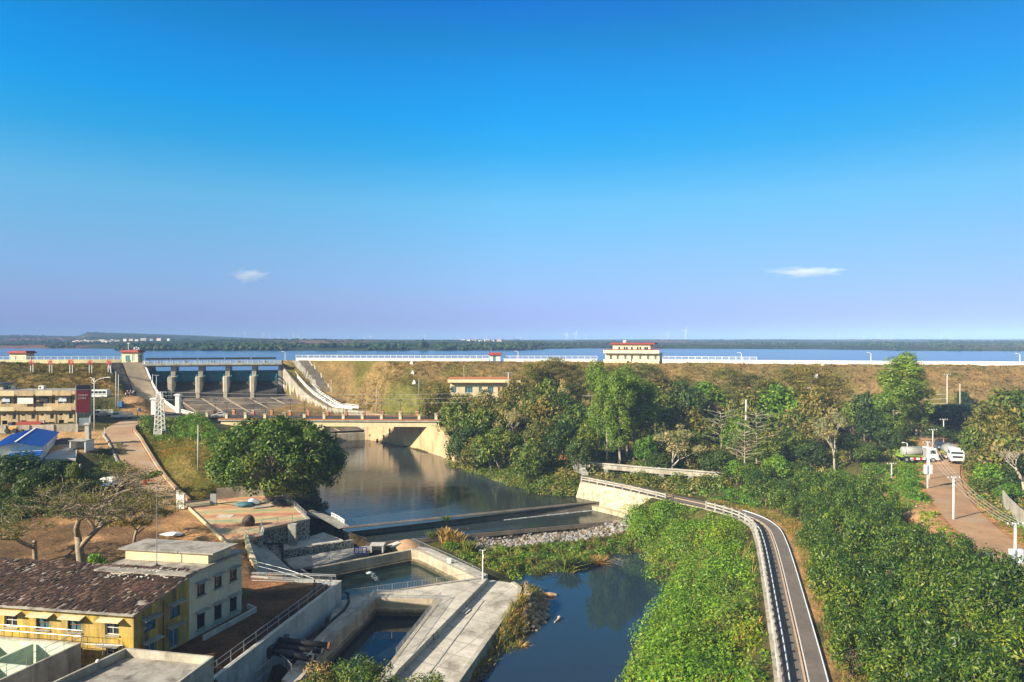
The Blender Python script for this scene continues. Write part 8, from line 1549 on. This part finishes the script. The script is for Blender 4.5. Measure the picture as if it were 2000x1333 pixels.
def tanker(label, loc, rz, L=8.4, wd=2.45):
    t = thing('tanker_truck', label, 'tanker truck', loc, rz); h = 2.95; x1 = L / 2; b = [(x1 - 2.0, .75), (x1 - .05, .55), (x1, 1.5), (x1 - .18, 1.75), (x1 - .5, h - .1), (x1 - .8, h), (x1 - 2.0, h)]
    cb = extr(MB(), b, -wd / 2, wd / 2).build('cab', M['carwhite'], t, local=True, bevel=.06); pane(t, (x1 - .17, -wd / 2 + .15, 1.8), (x1 - .17, wd / 2 - .15, 1.8), (x1 - .45, wd / 2 - .2, 2.6), (x1 - .45, -wd / 2 + .2, 2.6), 'windscreen')
    MB().box((x1 + .01, 0, 1.25), (.06, wd * .72, .42)).build('grille', M['dark'], t, local=True); MB().box((x1 + .03, 0, .68), (.2, wd, .36)).build('bumper', M['carwhite'], t, local=True); MB().box((x1 + .14, 0, .72), (.02, .5, .16)).build('plate', M['limegreen'], t, local=True)
    for s_ in (-1, 1):
        y = s_ * (wd / 2 + .01); pane(t, (x1 - 1.6, y, 1.75), (x1 - .4, y, 1.75), (x1 - .62, y, 2.5), (x1 - 1.6, y, 2.5)); MB().box((x1 + .12, s_ * .85, .72), (.06, .36, .2)).build('headlight', M['lamp'], t, local=True); MB().box((x1 - .2, s_ * (wd / 2 + .18), 2.2), (.1, .18, .45)).build('mirror', M['dark'], t, local=True)
    MB().box((-.3, 0, .75), (L - .8, .95, .28)).build('chassis', M['dark'], t, local=True); n = 20
    ring = lambda x, k: [(x, wd / 2 * k * math.cos(2 * math.pi * j / n), 2.0 + .93 * k * math.sin(2 * math.pi * j / n)) for j in range(n)]
    tb = MB().loft([ring(-L / 2 + .9, .86), ring(-L / 2 + 1.0, 1), ring(x1 - 3.15, 1), ring(x1 - 3.05, .86)]).build('tank', M['tanksilver'], t, True, local=True)
    for x in (-L / 2 + 1.2, -.9, x1 - 3.3): MB().loft([ring(x - .05, 1.02), ring(x + .05, 1.02)]).build('hoop', M['steel'], tb, local=True)
    MB().box((x1 - 2.5, 0, 1.85), (.8, wd * .94, 1.9)).build('pump_box', M['tanksilver'], t, local=True)
    MB().box((-1.0, 0, 2.98), (3.6, .5, .12)).build('walkway', M['steel'], t, local=True)
    for s_ in (-1, 1):
        y = s_ * (wd / 2 + .0); MB().box((-1.0, y, 1.28), (L * .5, .06, .14)).build('stripe', M['limegreen'], t, local=True); sg = MB().box((-.3, y, .72), (2.9, .05, .42)).build('side_guard', M['white'], t, local=True)
        for k in (-1, 1): MB().box((-.3 + k * .62, y + s_ * .04, .74), (.5, .03, .5)).build('panel', M['red'], sg, local=True)
        MB().tube([(-L / 2 + .5, s_ * .9, .8), (-L / 2 + .5, s_ * .9, 2.2)], .05, 5).build('ladder_post', M['limegreen'], t, local=True)
    mb = MB(); mb.box((-L / 2 + .45, 0, 1.1), (.7, wd * .9, .1)); mb.box((-L / 2 + .2, 0, 1.7), (.06, wd * .9, .06)); mb.box((-L / 2 + .2, 0, 1.4), (.06, wd * .9, .06)); mb.build('rear_platform', M['limegreen'], t, local=True)
    wheels(t, (x1 - 1.1, -L / 2 + 2.3, -L / 2 + 1.25), wd + .02, .5, .3); return t
def zg(p, dz=.04): return V(p.x, p.y, ground(p.x, p.y) + dz)
def roadz(pl, x, y): return float(ldist(pl, np.array([x]), np.array([y]))[1][0])
p = gpt(191, 778); van('white minibus with dark windows parked on the terrace above the junction', zg(p), math.pi + .04)
p = at(238, 184.5); crate_truck('white crew cab truck with a slatted crate bed on the junction', V(p.x, p.y, roadz(ROAD_MAIN, p.x, p.y) + .04), math.pi + .1)
p = at(199, 189); crate_truck('second white crate truck, half hidden behind the street lamp at the junction', V(p.x, p.y, ground(p.x, p.y) + .1), math.pi + .12)
p = V(*B(brk(426, 2.0), 2.0, 16.56)); car('white hatchback crossing the left end of the bridge', p, math.pi + .25, L=3.9)
p = at(1790, 139.5); q_ = roadz(ROAD_RIGHT, p.x, p.y); tanker('silver tanker truck with red side panels turning broadside on the red road', V(p.x, p.y, max(ground(p.x, p.y), 15) + .06), -.1, 7.4); p = at(1859, 138.5); tanker('silver tanker truck facing the camera at the head of the red road', V(p.x, p.y, roadz(ROAD_RIGHT, p.x, p.y) + .06), -1.9, 8.0)
p = at(1836, 145); car('small dark blue car between the two tanker trucks', V(p.x, p.y, ground(p.x, p.y) + .1), -1.9, 'carblue', 3.8)
def lorry(label, loc, rz):
    t = thing('container_lorry', label, 'lorry', loc, rz); MB().box((-1, 0, 2.3), (7.5, 2.4, 2.4)).build('container', M['contblue'], t, local=True, bevel=.03); mb = MB()
    for s_ in (-1, 1):
        for k in range(4): mb.box((-3.6 + k * .9, s_ * 1.215, 1.75), (.1, .03, .8)); mb.box((-3.3 + k * .9, s_ * 1.215, 1.75 + .3 * (k % 2)), (.55, .03, .1)); mb.box((-3.0 + k * .9, s_ * 1.215, 1.75), (.1, .03, .8))
    mb.build('lettering', M['white'], t, local=True); MB().box((3.9, 0, 1.85), (1.8, 2.3, 2.4)).build('cab', M['dark'], t, local=True, bevel=.08); MB().box((0, 0, .95), (9, .9, .25)).build('chassis', M['dark'], t, local=True); wheels(t, (3.9, -2.6, -3.7), 2.4, .5, .3); return t
p = at(1722, 186.5); lorry('blue container lorry half hidden by dark trees on the main road', V(p.x, p.y, roadz(ROAD_MAIN, p.x, p.y) + .04), math.pi - .32)
# --- people
def skin(name, joints, edges, mat, parent, sub=1):
    me = bpy.data.meshes.new(name); me.from_pydata([j[0] for j in joints], edges, []); me.update(); o = bpy.data.objects.new(name, me); COL.objects.link(o); m = o.modifiers.new('skin', 'SKIN')
    if not me.skin_vertices: me.attributes.new('skin', 'FLOAT', 'POINT')
    for i, j in enumerate(joints): sv = me.skin_vertices[0].data[i]; sv.radius = (j[1], j[1] if len(j) < 3 else j[2]); sv.use_root = (i == 0)
    s_ = o.modifiers.new('sub', 'SUBSURF'); s_.levels = s_.render_levels = sub; dg = bpy.context.evaluated_depsgraph_get(); dg.update(); me2 = bpy.data.meshes.new_from_object(o.evaluated_get(dg)); me2.name = name; bpy.data.objects.remove(o); bpy.data.meshes.remove(me); me2.materials.clear(); me2.materials.append(mat); me2.polygons.foreach_set('use_smooth', [True] * len(me2.polygons)); c = bpy.data.objects.new(name, me2); COL.objects.link(c); c.parent = parent; return c
def person(label, loc, rz, shirt, trousers, pose='stand', hat=None, hair='black', group=None, arms='down'):
    t = thing('person', label, 'person', loc, rz, group=group); sit = pose == 'sit'; z0 = .84 if not sit else .72
    J = [((0, 0, z0), .13, .10), ((0, 0, z0 + .25), .12, .09), ((0, 0, z0 + .50), .15, .095), ((0, 0, z0 + .62), .05), ((.02, 0, z0 + .70), .085), ((.02, 0, z0 + .82), .095), ((.01, 0, z0 + .89), .055)]; Ed = [(0, 1), (1, 2), (2, 3), (3, 4), (4, 5), (5, 6)]
    def add(j, a): J.append(j); Ed.append((a, len(J) - 1)); return len(J) - 1
    tz = []; tj = [((0, 0, z0 + .03), .15, .12)]; te = []; sj = [((0, 0, z0 + .02), .15, .115), ((0, 0, z0 + .25), .145, .11), ((0, 0, z0 + .49), .165, .11), ((0, 0, z0 + .57), .075)]; se = [(0, 1), (1, 2), (2, 3)]
    for s_ in (-1, 1):
        sh = add(((0, s_ * .19, z0 + .52), .055), 2)
        if arms == 'fwd': el, wr = (.18, s_ * .24, z0 + .33), (.38, s_ * .17, z0 + .42)
        else: el, wr = (.0, s_ * .25, z0 + .26), (.10, s_ * .25, z0 + .03)
        e = add((el, .042), sh); w_ = add((wr, .028), e); d = (Vector(wr) - Vector(el)).normalized(); pm = Vector(wr) + d * .07; pa = add((tuple(pm), .034, .018), w_)
        for k in range(4): f_ = pm + V(0, 0, (k - 1.5) * .018) + d * .03; a_ = add((tuple(f_), .009), pa); add((tuple(f_ + d * (.055, .066, .06, .045)[k] + V(.012, -s_ * .012, 0)), .008), a_)
        add((tuple(pm + V(.01, -s_ * .03, .035)), .01), pa)
        sj += [((0, s_ * .19, z0 + .52), .07), (tuple(Vector(el) * .8 + V(0, s_ * .19, z0 + .52) * .2), .06)]; se += [(2, len(sj) - 2), (len(sj) - 2, len(sj) - 1)]
        hp = add(((0, s_ * .09, z0 - .06), .085), 0); kn = (.40, s_ * .14, z0 - .04) if sit else (.03, s_ * .10, .46); an = (.36, s_ * .14, z0 - .44) if sit else (-.02, s_ * .10, .08)
        k_ = add((kn, .058), hp); a_ = add((an, .04), k_); add(((an[0] + .16, an[1], an[2] - .05), .04, .03), a_); i0 = len(tj); tj += [((0, s_ * .09, z0 - .07), .10), (kn, .075), (tuple(Vector(an) + V(0, 0, .05)), .062)]; te += [(0, i0), (i0, i0 + 1), (i0 + 1, i0 + 2)]
        MB().box((an[0] + .08, an[1], an[2] - .04), (.27, .1, .08)).build('shoe', M['dark'], t, local=True, bevel=.02)
    skin('body', J, Ed, M['skin'], t); skin('trousers', tj, te, M[trousers], t); skin('shirt', sj, se, M[shirt], t)
    hc = (.01, 0, z0 + .84); MB().lathe((hc[0] - .015, 0, z0 + .82), [(.098, -.03), (.106, .03), (.085, .09), (.03, .12)], 12).build('hair', M[hair], t, True, local=True)
    for s_ in (-1, 1): MB().box((.112, s_ * .035, z0 + .80), (.012, .022, .012)).build('eye', M['black'], t, local=True)
    MB().box((.112, 0, z0 + .735), (.01, .045, .01)).build('mouth', M['redpaint'], t, local=True); MB().loft([[(.10, -.014, z0 + .79), (.10, .014, z0 + .79), (.10, 0, z0 + .80)], [(.13, -.014, z0 + .765), (.13, .014, z0 + .765), (.112, 0, z0 + .80)]]).build('nose', M['skin'], t, local=True)
    if hat == 'helmet': MB().lathe((.01, 0, z0 + .80), [(.125, 0), (.135, .06), (.11, .13), (.04, .16)], 12).build('helmet', M[{'white': 'white', 'red': 'red'}.get('white')], t, True, local=True)
    if hat == 'straw': MB().lathe((.01, 0, z0 + .86), [(.24, -.02), (.23, 0), (.10, .06), (.02, .12)], 14).build('hat', M['cream'], t, True, local=True)
    return t
def motorbike(label, loc, rz, mat='dark', group=None):
    t = thing('motorbike', label, 'motorbike', loc, rz, group=group)
    for x in (-.62, .62): w_ = MB().tube([(x, -.05, .29), (x, .05, .29)], .29, 14).build('wheel', M['tyre'], t, local=True); MB().tube([(x, -.055, .29), (x, .055, .29)], .15, 8).build('rim', M['steel'], w_, local=True)
    extr(MB(), [(-.75, .55), (-.2, .35), (.25, .35), (.35, .75), (.5, .95), (.42, 1.0), (.2, .62), (-.3, .62), (-.75, .78)], -.12, .12).build('frame', M[mat], t, local=True, bevel=.03); MB().box((-.32, 0, .72), (.75, .26, .12)).build('seat', M['black'], t, local=True, bevel=.03)
    MB().bar((.42, -.35, 1.02), (.42, .35, 1.02), .05, .05).build('handlebar', M['steel'], t, local=True); MB().tube([(.62, 0, .29), (.44, 0, 1.0)], .05, 6).build('fork', M['steel'], t, local=True); MB().box((.56, 0, .88), (.1, .16, .14)).build('headlight', M['lamp'], t, local=True); return t
M['shirtdark'] = plain('dark_cloth', (.03, .03, .045), .9); M['shirtwhite'] = plain('white_cloth', (.7, .7, .7), .9); M['shirtblue'] = plain('blue_cloth', (.12, .2, .36), .9); M['jeans'] = plain('grey_cloth', (.10, .10, .12), .9); M['shirtred'] = plain('red_cloth', (.45, .05, .06), .9)
p = W(619, 1158, 32); person('person in dark clothes with arms held forward at the corner of the brown yard', V(p.x - .3, p.y, ground(p.x, p.y) + .02), -.9, 'shirtdark', 'jeans', arms='fwd')
for i, (px, py, sh, hat, lb) in enumerate(((248, 775, 'shirtdark', 'straw', 'rider in a straw hat'), (254, 774, 'shirtred', 'helmet', 'rider in a red shirt'), (260, 773, 'shirtwhite', None, 'bareheaded rider in white'), (265, 771, 'shirtblue', 'helmet', 'rider in a blue shirt'))):
    p = gpt(px, py); a = -1.75 + .12 * i; z = p.z + .04; motorbike('motorbike under the ' + lb + ' by the ramp', V(p.x, p.y, z), a, ('dark', 'red', 'dark', 'carblue')[i], 'motorbikes by the ramp'); person(lb + ' in the group at the foot of the ramp', V(p.x - .25 * math.cos(a), p.y - .25 * math.sin(a), z + .10), a, sh, 'jeans', 'sit', hat, group='riders by the ramp', arms='fwd')
for i, (px, n_, sh, lb, a) in enumerate(((463, 1.5, 'shirtdark', 'rider in dark clothes nearest the white hatchback on the bridge', 3.0), (497, -1.5, 'shirtwhite', 'rider in a white shirt at the far railing of the bridge', 0.1), (588, -.2, 'shirtdark', 'leaning rider in dark clothes at the middle of the bridge', 3.1))):
    p = V(*B(brk(px, n_), n_, 16.57)); motorbike('motorbike of the ' + lb.replace(' on the bridge', '').replace(' of the bridge', ''), p, a, ('dark', 'red', 'dark')[i], 'motorbikes on the bridge'); person(lb, p + V(-.25 * math.cos(a), -.25 * math.sin(a), .10), a, sh, 'jeans', 'sit', 'helmet' if i == 1 else None, group='riders on the bridge', arms='fwd')
# --- poles, lamps, pylon, wires
def pole(name, label, px, y0, y1, cat='pole', Y=None, r_=.16, mat='pole', arm=0, lampt=None, box=False, group=None):
    p = gpt(px, y0) if Y is None else at(px, Y); z = ground(p.x, p.y) if Y is not None else p.z; h = zat(y1, p.y) - z; b = V(p.x, p.y, z); t = thing(name, label, cat, b, group=group); MB().tube([b - V(0, 0, .3), b + V(0, 0, h)], [r_, r_ * .65], 8).build('shaft', M[mat], t, True)
    if arm:
        for k in range(arm): MB().bar(b + V(-.9, -.05, h - .15 - k * .7), b + V(.9, -.05, h - .15 - k * .7), .09, .09).build('crossarm', M['steel'], t)
        for k in (-.8, -.3, .3, .8): MB().lathe(b + V(k, -.05, h - .1), [(.05, 0), (.07, .06), (.05, .12), (.06, .18)], 6).build('insulator', M['white'], t)
    if lampt == 'double':
        for s_, L in ((1, 3.4), (-1, 1.0)): MB().tube([b + V(0, 0, h - 1.2), b + V(s_ * L * .25, 0, h - .5), b + V(s_ * L * .6, 0, h - .1), b + V(s_ * L, 0, h + .1)], .07, 6).build('arm', M['white'], t)
        MB().box(b + V(3.5, 0, h + .08), (.9, .3, .14)).build('lamp_head', M['white'], t); MB().tube([b + V(0, 0, h - 1.6), b + V(-.5, 0, h - 1.3), b + V(-.7, 0, h - .8), b + V(-.3, 0, h - .45), b + V(0, 0, h - .3)], .05, 6).build('scroll', M['white'], t)
    if lampt == 'bend': MB().tube([b + V(0, 0, h - .1), b + V(-.1, 0, h + .5), b + V(-.6, 0, h + .9), b + V(-1.1, 0, h + 1.0)], .08, 6).build('arm', M['white'], t); MB().box(b + V(-1.3, 0, h + .98), (.7, .25, .12)).build('lamp_head', M['white'], t)
    if lampt == 'short': MB().bar(b + V(-.05, 0, h), b + V(-.7, 0, h + .15), .1, .1).build('arm', M['white'], t); MB().box(b + V(-.8, 0, h + .15), (.5, .22, .14)).build('lamp_head', M['white'], t)
    if box:
        for s_ in (-1, 1): MB().box(b + V(s_ * .42, -.1, h * .42), (.42, .4, 1.5)).build('meter_box', M['whiteb'], t)
    return b + V(0, 0, h)
PT = {}
pole('utility_pole', 'left one of the pair of tall concrete poles by the ramp, before the dam slope', 226.5, 797, 726, group='tall concrete poles'); pole('utility_pole', 'right one of the pair of tall concrete poles by the ramp', 231.5, 798, 732, group='tall concrete poles')
pole('street_lamp', 'white street lamp with a long curved arm beside the red billboard', 184, 842, 738, 'street lamp', mat='white', lampt='double', r_=.12)
pole('sign_post', 'thin rusty post at the edge of the junction', 209.5, 832, 785, 'post', mat='rust', r_=.09); pole('sign_post', 'short post with a small blue grey sign at the corner of the forecourt', 269, 820, 796, 'sign post', r_=.09)
p = gpt(273, 806); t = thing('road_sign', 'small blue grey sign panel by the junction', 'sign', p); MB().box((p.x, p.y, zat(801, p.y)), (.8, .06, .9)).build('panel', M['carblue'], t); MB().tube([p, V(p.x, p.y + .06, zat(798, p.y))], .05, 5).build('post', M['steel'], t)
pole('lamp_post', 'slim white lamp post on the left edge of the ramp railing', 298, 775, 731, 'lamp post', mat='white', r_=.09); pole('lamp_post', 'slim white lamp post with a short crossbar beside the ramp railing', 305.5, 770, 733, 'lamp post', mat='white', r_=.09, arm=1)
pole('utility_pole', 'single concrete pole on the grass slope left of the big tree', 387, 920, 831, r_=.17); pole('utility_pole', 'slim pole just left of the lattice pylon', 304, 846, 800, r_=.1); pole('marker_post', 'short white post at the corner of the sloping road', 204, 856, 835, 'post', mat='white', r_=.08)
pole('lamp_post', 'tall slim white pole behind the bare spreading tree', 156, 976, 907, 'pole', mat='white', r_=.11); pole('utility_pole', 'thin pole beside the dark stone steps of the dam slope', 647, 782, 742, r_=.11); pole('utility_pole', 'thin pole on the green slope above the bridge', 735, 808, 758, r_=.12); pole('utility_pole', 'short pole at the left end of the long cream building', 818, 775, 742, r_=.09)
PT['mid'] = pole('utility_pole', 'stout pole with crossarms before the long cream building', 993, 0, 728, Y=196, r_=.2, arm=2); PT['r1'] = pole('utility_pole', 'tall concrete pole with a crossarm on the right part of the dam foot', 1850, 0, 731, Y=178, r_=.17, arm=1); pole('utility_pole', 'shorter pole without crossarm beside the small round tree', 1875, 0, 750, Y=184, r_=.14)
pole('street_lamp', 'street lamp rising behind the tall eucalyptus clump', 1427, 0, 738, 'street lamp', Y=190, mat='white', lampt='bend', r_=.12); pole('street_lamp', 'street lamp rising from the trees left of the blue lorry', 1638, 0, 738, 'street lamp', Y=184, mat='white', lampt='bend', r_=.12)
for px, lb in ((557, 'at the top of the white stair'), (1012, 'right of the tiny booth'), (1448, 'right of the cream house'), (1701, 'on the plain stretch of wall'), (1992, 'at the right edge')):
    b = crest_at(px, 1.0); t = thing('crest_lamp', 'white lamp post on the dam crest ' + lb, 'lamp post', b, group='white lamp posts on the dam crest'); h = zat({557: 689, 1012: 688, 1448: 691, 1701: 691, 1992: 693}[px], b.y) - b.z; MB().tube([b, b + V(0, 0, h)], [.13, .09], 8).build('shaft', M['white'], t); MB().tube([b + V(0, 0, h - .05), b + V(-.3, 0, h + .3), b + V(-.9, 0, h + .35)], .07, 6).build('arm', M['white'], t); MB().box(b + V(-1.0, 0, h + .33), (.6, .25, .14)).build('lamp_head', M['white'], t)
PT['a'] = pole('utility_pole', 'utility pole behind the tanker trucks, at the bend of the red road', 1843, 878, 819, Y=150, r_=.15, arm=1); PT['b'] = pole('utility_pole', 'utility pole just behind the broadside tanker truck', 1822, 870, 839, Y=146, r_=.14, arm=1)
PT['c'] = pole('utility_pole', 'tall white utility pole with twin meter boxes before the tanker truck', 1812, 956, 863, r_=.17, mat='white', arm=1, box=True); pole('utility_pole', 'second slimmer pole right behind the pole with the meter boxes', 1815, 938, 880, r_=.12, mat='white'); PT['d'] = pole('utility_pole', 'white utility pole in the middle of the view of the red road', 1862.5, 1017, 932, r_=.17, mat='white', arm=1)
PT['e'] = pole('utility_pole', 'nearest utility pole, with two grey boxes, at the right edge of the orchard', 1983, 1134, 1022, r_=.17, mat='white', arm=1, box=True); pole('utility_pole', 'short pole topped by insulators in the plants left of the tanker trucks', 1741.5, 934, 905, r_=.12, mat='white', arm=1)
pole('street_lamp', 'small white street lamp before the broadside tanker truck', 1772, 903, 866, 'street lamp', mat='white', lampt='short', r_=.1); pole('boundary_post', 'pale tapered pole top above the bare tiered trees', 1457, 0, 781, 'pole', Y=165, mat='concl', r_=.3)
p = gpt(312, 856); h = zat(766, p.y) - p.z; t = thing('lattice_pylon', 'steel lattice pylon standing on the grass at the head of the sloping road', 'pylon', p)
legs = MB(); w0, w1 = 1.0, .5; cor = [(-1, -1), (1, -1), (1, 1), (-1, 1)]; lv = 10
for sx_, sy_ in cor: legs.bar(p + V(sx_ * w0, sy_ * w0, -.3), p + V(sx_ * w1, sy_ * w1, h), .14, .14)
for k in range(lv):
    f0, f1 = k / lv, (k + 1) / lv; a0, a1 = w0 + (w1 - w0) * f0, w0 + (w1 - w0) * f1
    for i in range(4): (x0, y0), (x1, y1) = cor[i], cor[(i + 1) % 4]; legs.bar(p + V(x0 * a0, y0 * a0, h * f0), p + V(x1 * a1, y1 * a1, h * f1), .08, .08); legs.bar(p + V(x1 * a1, y1 * a1, h * f1), p + V(x0 * a1, y0 * a1, h * f1), .07, .07)
legs.build('lattice', M['white'], t); MB().box(p + V(0, 0, .9), (1.9, 1.9, 1.8)).build('base_box', M['conc'], t)
for k, z in enumerate((h, h - .9, h - 1.9)): MB().bar(p + V(-1.5, 0, z), p + V(1.7, 0, z), .14, .14).build('crossarm', M['steel'], t); [MB().lathe(p + V(x, 0, z - .45), [(.05, 0), (.1, .1), (.1, .35), (.05, .42)], 6).build('insulator', M['steel'], t) for x in (-1.4, 1.6)]
def wire(label, a, b_, sag, r_=.022, n=16): return tag(MB().tube([a.lerp(b_, i / n) - V(0, 0, sag * 4 * (i / n) * (1 - i / n)) for i in range(n + 1)], r_, 5).build('power_line', M['pole']), label, 'power line', 'power lines across the view')
for k, (z0, y1, nm) in enumerate(((0, 766, 'uppermost'), (-.9, 775, 'middle'), (-1.9, 784, 'lowest'))):
    a = p + V(1.6, 0, h + z0); m_ = at(993, 196, zat(y1, 196)); e = at(1850, 178, zat(y1 + 4, 178)); wire(nm + ' of the three wires between the lattice pylon and the stout pole', a, m_, .8, .05); wire(nm + ' of the three wires from the stout pole over the wood to the right', m_, e, 1.6, .05)
for k, o_ in enumerate((-.8, -.3, .3, .8)):
    nm = ORD[k] if k < 3 else 'rightmost'; v = V(o_, 0, 0); wire(nm + ' of four wires leaving the pole with twin meter boxes', PT['c'] + v, PT['d'] + v, .5, .02); wire(nm + ' of four wires between the last two red road poles', PT['d'] + v, PT['e'] + v, .6, .02)
# --- red characters on posts, markers on the slope, aqueduct, barriers
def text_mesh(s_, size, th):
    cu = bpy.data.curves.new('text', 'FONT'); cu.body = s_; cu.size = size; cu.extrude = th; cu.align_x = 'CENTER'; cu.offset = .03; o = bpy.data.objects.new('text', cu); COL.objects.link(o); dg = bpy.context.evaluated_depsgraph_get(); dg.update(); me = bpy.data.meshes.new_from_object(o.evaluated_get(dg)); bpy.data.objects.remove(o); return me
for i, (px, ch, yt) in enumerate(((61, '大', 702), (98, '水', 703), (138, '桥', 702), (176, '水', 704), (213, '库', 700))):
    g = gpt(px, 730); zc = zat(712, g.y); t = thing('character_sign', ordlabel(i, 5, 'big red characters on white posts on the dam slope'), 'sign', g, group='red characters on the dam slope')
    for s_ in (-.42, .42): MB().box((g.x + s_, g.y + .25, (g.z + zc + .4) / 2 - .1), (.16, .16, zc + .6 - g.z)).build('post', M['white'], t)
    me = text_mesh(ch, 2.0, .06); me.materials.clear(); me.materials.append(M['redpaint']); c = link('character', me, t); c.location = (g.x, g.y, zc); c.rotation_euler = (math.pi / 2, 0, 0)
for i, (px, py) in enumerate(((804, 708), (806, 728), (809, 747))):
    g = gpt(px, py + 3); t = thing('slope_marker', ('uppermost', 'middle', 'lowest')[i] + ' of three small white marker blocks on the dry dam slope', 'marker', g, group='white markers on the dam slope'); MB().loft([[g + V(sx_ * k, sy_ * k, z) for sx_, sy_ in cor] for k, z in ((.55, -.2), (.5, .5), (.3, .55), (.25, 1.1))]).build('block', M['white'], t)
for i, (px, py) in enumerate(((1607, 712), (1595, 735), (1580, 758))):
    g = gpt(px, py + 3); t = thing('slope_marker', ('uppermost', 'middle', 'lowest')[i] + ' of three white marker blocks above the blue lorry', 'marker', g, group='white markers on the dam slope'); MB().loft([[g + V(sx_ * k, sy_ * k, z) for sx_, sy_ in cor] for k, z in ((.5, -.2), (.45, .5), (.28, .55), (.22, 1.1))]).build('block', M['white'], t)
aq = [W(1135, 902, 27.6), W(1172, 906, 27.6), W(1250, 913, 27.6), W(1375, 922, 27.6), W(1520, 930, 27.6), W(1600, 934, 27.6)]
t = thing('aqueduct', 'long grey concrete aqueduct trough on low piers among the trees', 'aqueduct', aq[0]); ao = offset(aq, .12); ai = offset(aq, 1.4)
mb = MB(); mb.loft([[(a.x, a.y, a.z - 1.15), (b_.x, b_.y, b_.z - 1.15), (b_.x, b_.y, b_.z), (b_.x * .86 + a.x * .14, b_.y * .86 + a.y * .14, b_.z), (b_.x * .86 + a.x * .14, b_.y * .86 + a.y * .14, b_.z - .85), (a.x * .86 + b_.x * .14, a.y * .86 + b_.y * .14, a.z - .85), (a.x * .86 + b_.x * .14, a.y * .86 + b_.y * .14, a.z), (a.x, a.y, a.z)] for a, b_ in zip(ao, ai)]); mb.build('trough', M['concw'], t)
curb(aq, .1, .3, -.02, .12).build('rim', M['concl'], t)
for q_ in along(aq, 6.5)[1:]: g = ground(q_.x, q_.y); MB().box((q_.x, q_.y + .7, (g + q_.z - 1.15) / 2 - .2), (.9, 1.3, max(.4, q_.z - 1.15 - g + .4))).build('pier', M['conc'], t)
st = thing('steps', 'grey concrete steps going down from the aqueduct to the white fence', 'steps', W(1125, 915, 29))
for k in range(9): p = W(1124 + k * 1.6, 899 + k * 3.4, 27.7 + k * .25); MB().box(p, (2.6, .9, .5), .1).build('step', M['concl'], st)
for i, (px, py, n_) in enumerate(((1098, 893, 2), (1122, 892, 2))):
    p = W(px, py, 28); t = thing('barrier', ('left', 'right')[i] + ' one of two orange slatted barriers at the head of the grey steps', 'barrier', p, group='orange barriers'); M['barrier'] = plain('orange_barrier', (.62, .16, .04), .6)
    for k in range(4): MB().box(p + V(0, 0, -.55 + k * .32), (1.5, .06, .18), -.25 + i * .3).build('slat', M['barrier'], t)
    for s_ in (-.7, .7): MB().box(p + V(s_, .06, -.2), (.1, .1, 1.7)).build('post', M['barrier'], t)
p = gpt(283, 948); t = thing('road_barrier', 'faded red and white road barrier with a slim post on the sloping road', 'barrier', p); MB().box(p + V(0, 0, .55), (.5, .4, 1.1)).build('stand', M['redpaint'], t); MB().tube([p + V(.1, -.1, 0), p + V(.1, -.1, 3.4)], .06, 6).build('post', M['steel'], t); MB().bar(p + V(0, -.25, 1.0), p + V(2.2, -.25, 1.0), .12, .12).build('arm', M['red'], t)
p = gpt(214, 953); t = thing('parked_car', 'pale car under a blue cover beside the sloping road', 'car', p); rock('cover', (p.x + 1.2, p.y - .4, p.z + .7), (2.3, 1.2, .8), 5, M['blue'], 3, t).matrix_parent_inverse = root_inv(t); rock('roof_sheet', (p.x - .6, p.y + 1.5, p.z + 1.2), (2.2, 1.1, .6), 6, M['white'], 3, t).matrix_parent_inverse = root_inv(t)
p = gpt(236, 797); tag(MB().box((p.x, p.y, p.z + .8), (1.3, 1.1, 1.6)).build('waste_bin', M['blue'], None, bevel=.08), 'bright blue bin beside the white crew cab truck', 'bin')
p = gpt(335, 1046); tag(rock('pale_sheet', (p.x, p.y, p.z + .1), (1.9, 1.2, .3), 21, M['white'], 3), 'crumpled white sheet lying on the tan earth beside the bare tree', 'sheet')
p = gpt(26, 846); t = thing('loader', 'small orange wheel loader parked before the garden wall', 'loader', p); M['loader'] = plain('loader_orange', (.6, .28, .04), .5); MB().box(p + V(0, 0, 1.1), (2.6, 1.4, .8)).build('body', M['loader'], t, bevel=.08); MB().box(p + V(-.4, 0, 2.0), (1.1, 1.2, 1.1)).build('cab', M['dark'], t, bevel=.06); MB().bar(p + V(1.2, 0, 1.2), p + V(2.4, 0, .6), .3, .3).build('arm', M['loader'], t); MB().box(p + V(2.6, 0, .5), (.5, 1.7, .7)).build('bucket', M['dark'], t)
for x in (-.9, .9):
    for y in (-.8, .8): MB().tube([p + V(x, y - .2, .55), p + V(x, y + .2, .55)], .55, 14).build('wheel', M['tyre'], t)
p = W(1090, 1212, 36.95); tag(MB().tube([p + V(-.5, -.6, .0), p + V(0, 0, .1), p + V(.2, .5, .15)], [.1, .16, .28], 7).build('driftwood', M['barkl']), 'single pale log floating at the stony edge of the pool', 'log')
p = W(1072, 1164, 36.95); tag(MB().tube([p + V(-.8, .1, .1), p + V(.2, 0, .2), p + V(1.1, -.1, .15)], [.3, .32, .18], 8).build('driftwood', M['dirtroad']), 'short tan log lying on the brown stones by the pool', 'log')
t = thing('block_wall', 'low grey block wall right of the red road, near the right edge', 'wall', W(1960, 970, 24.6)); curb([W(1952, 968, 24.3), W(1968, 990, 24.3), W(1990, 1012, 24.3), W(2030, 1045, 24.3)], .1, .2, -.6, 1.5).build('wall', M['concw'], t)
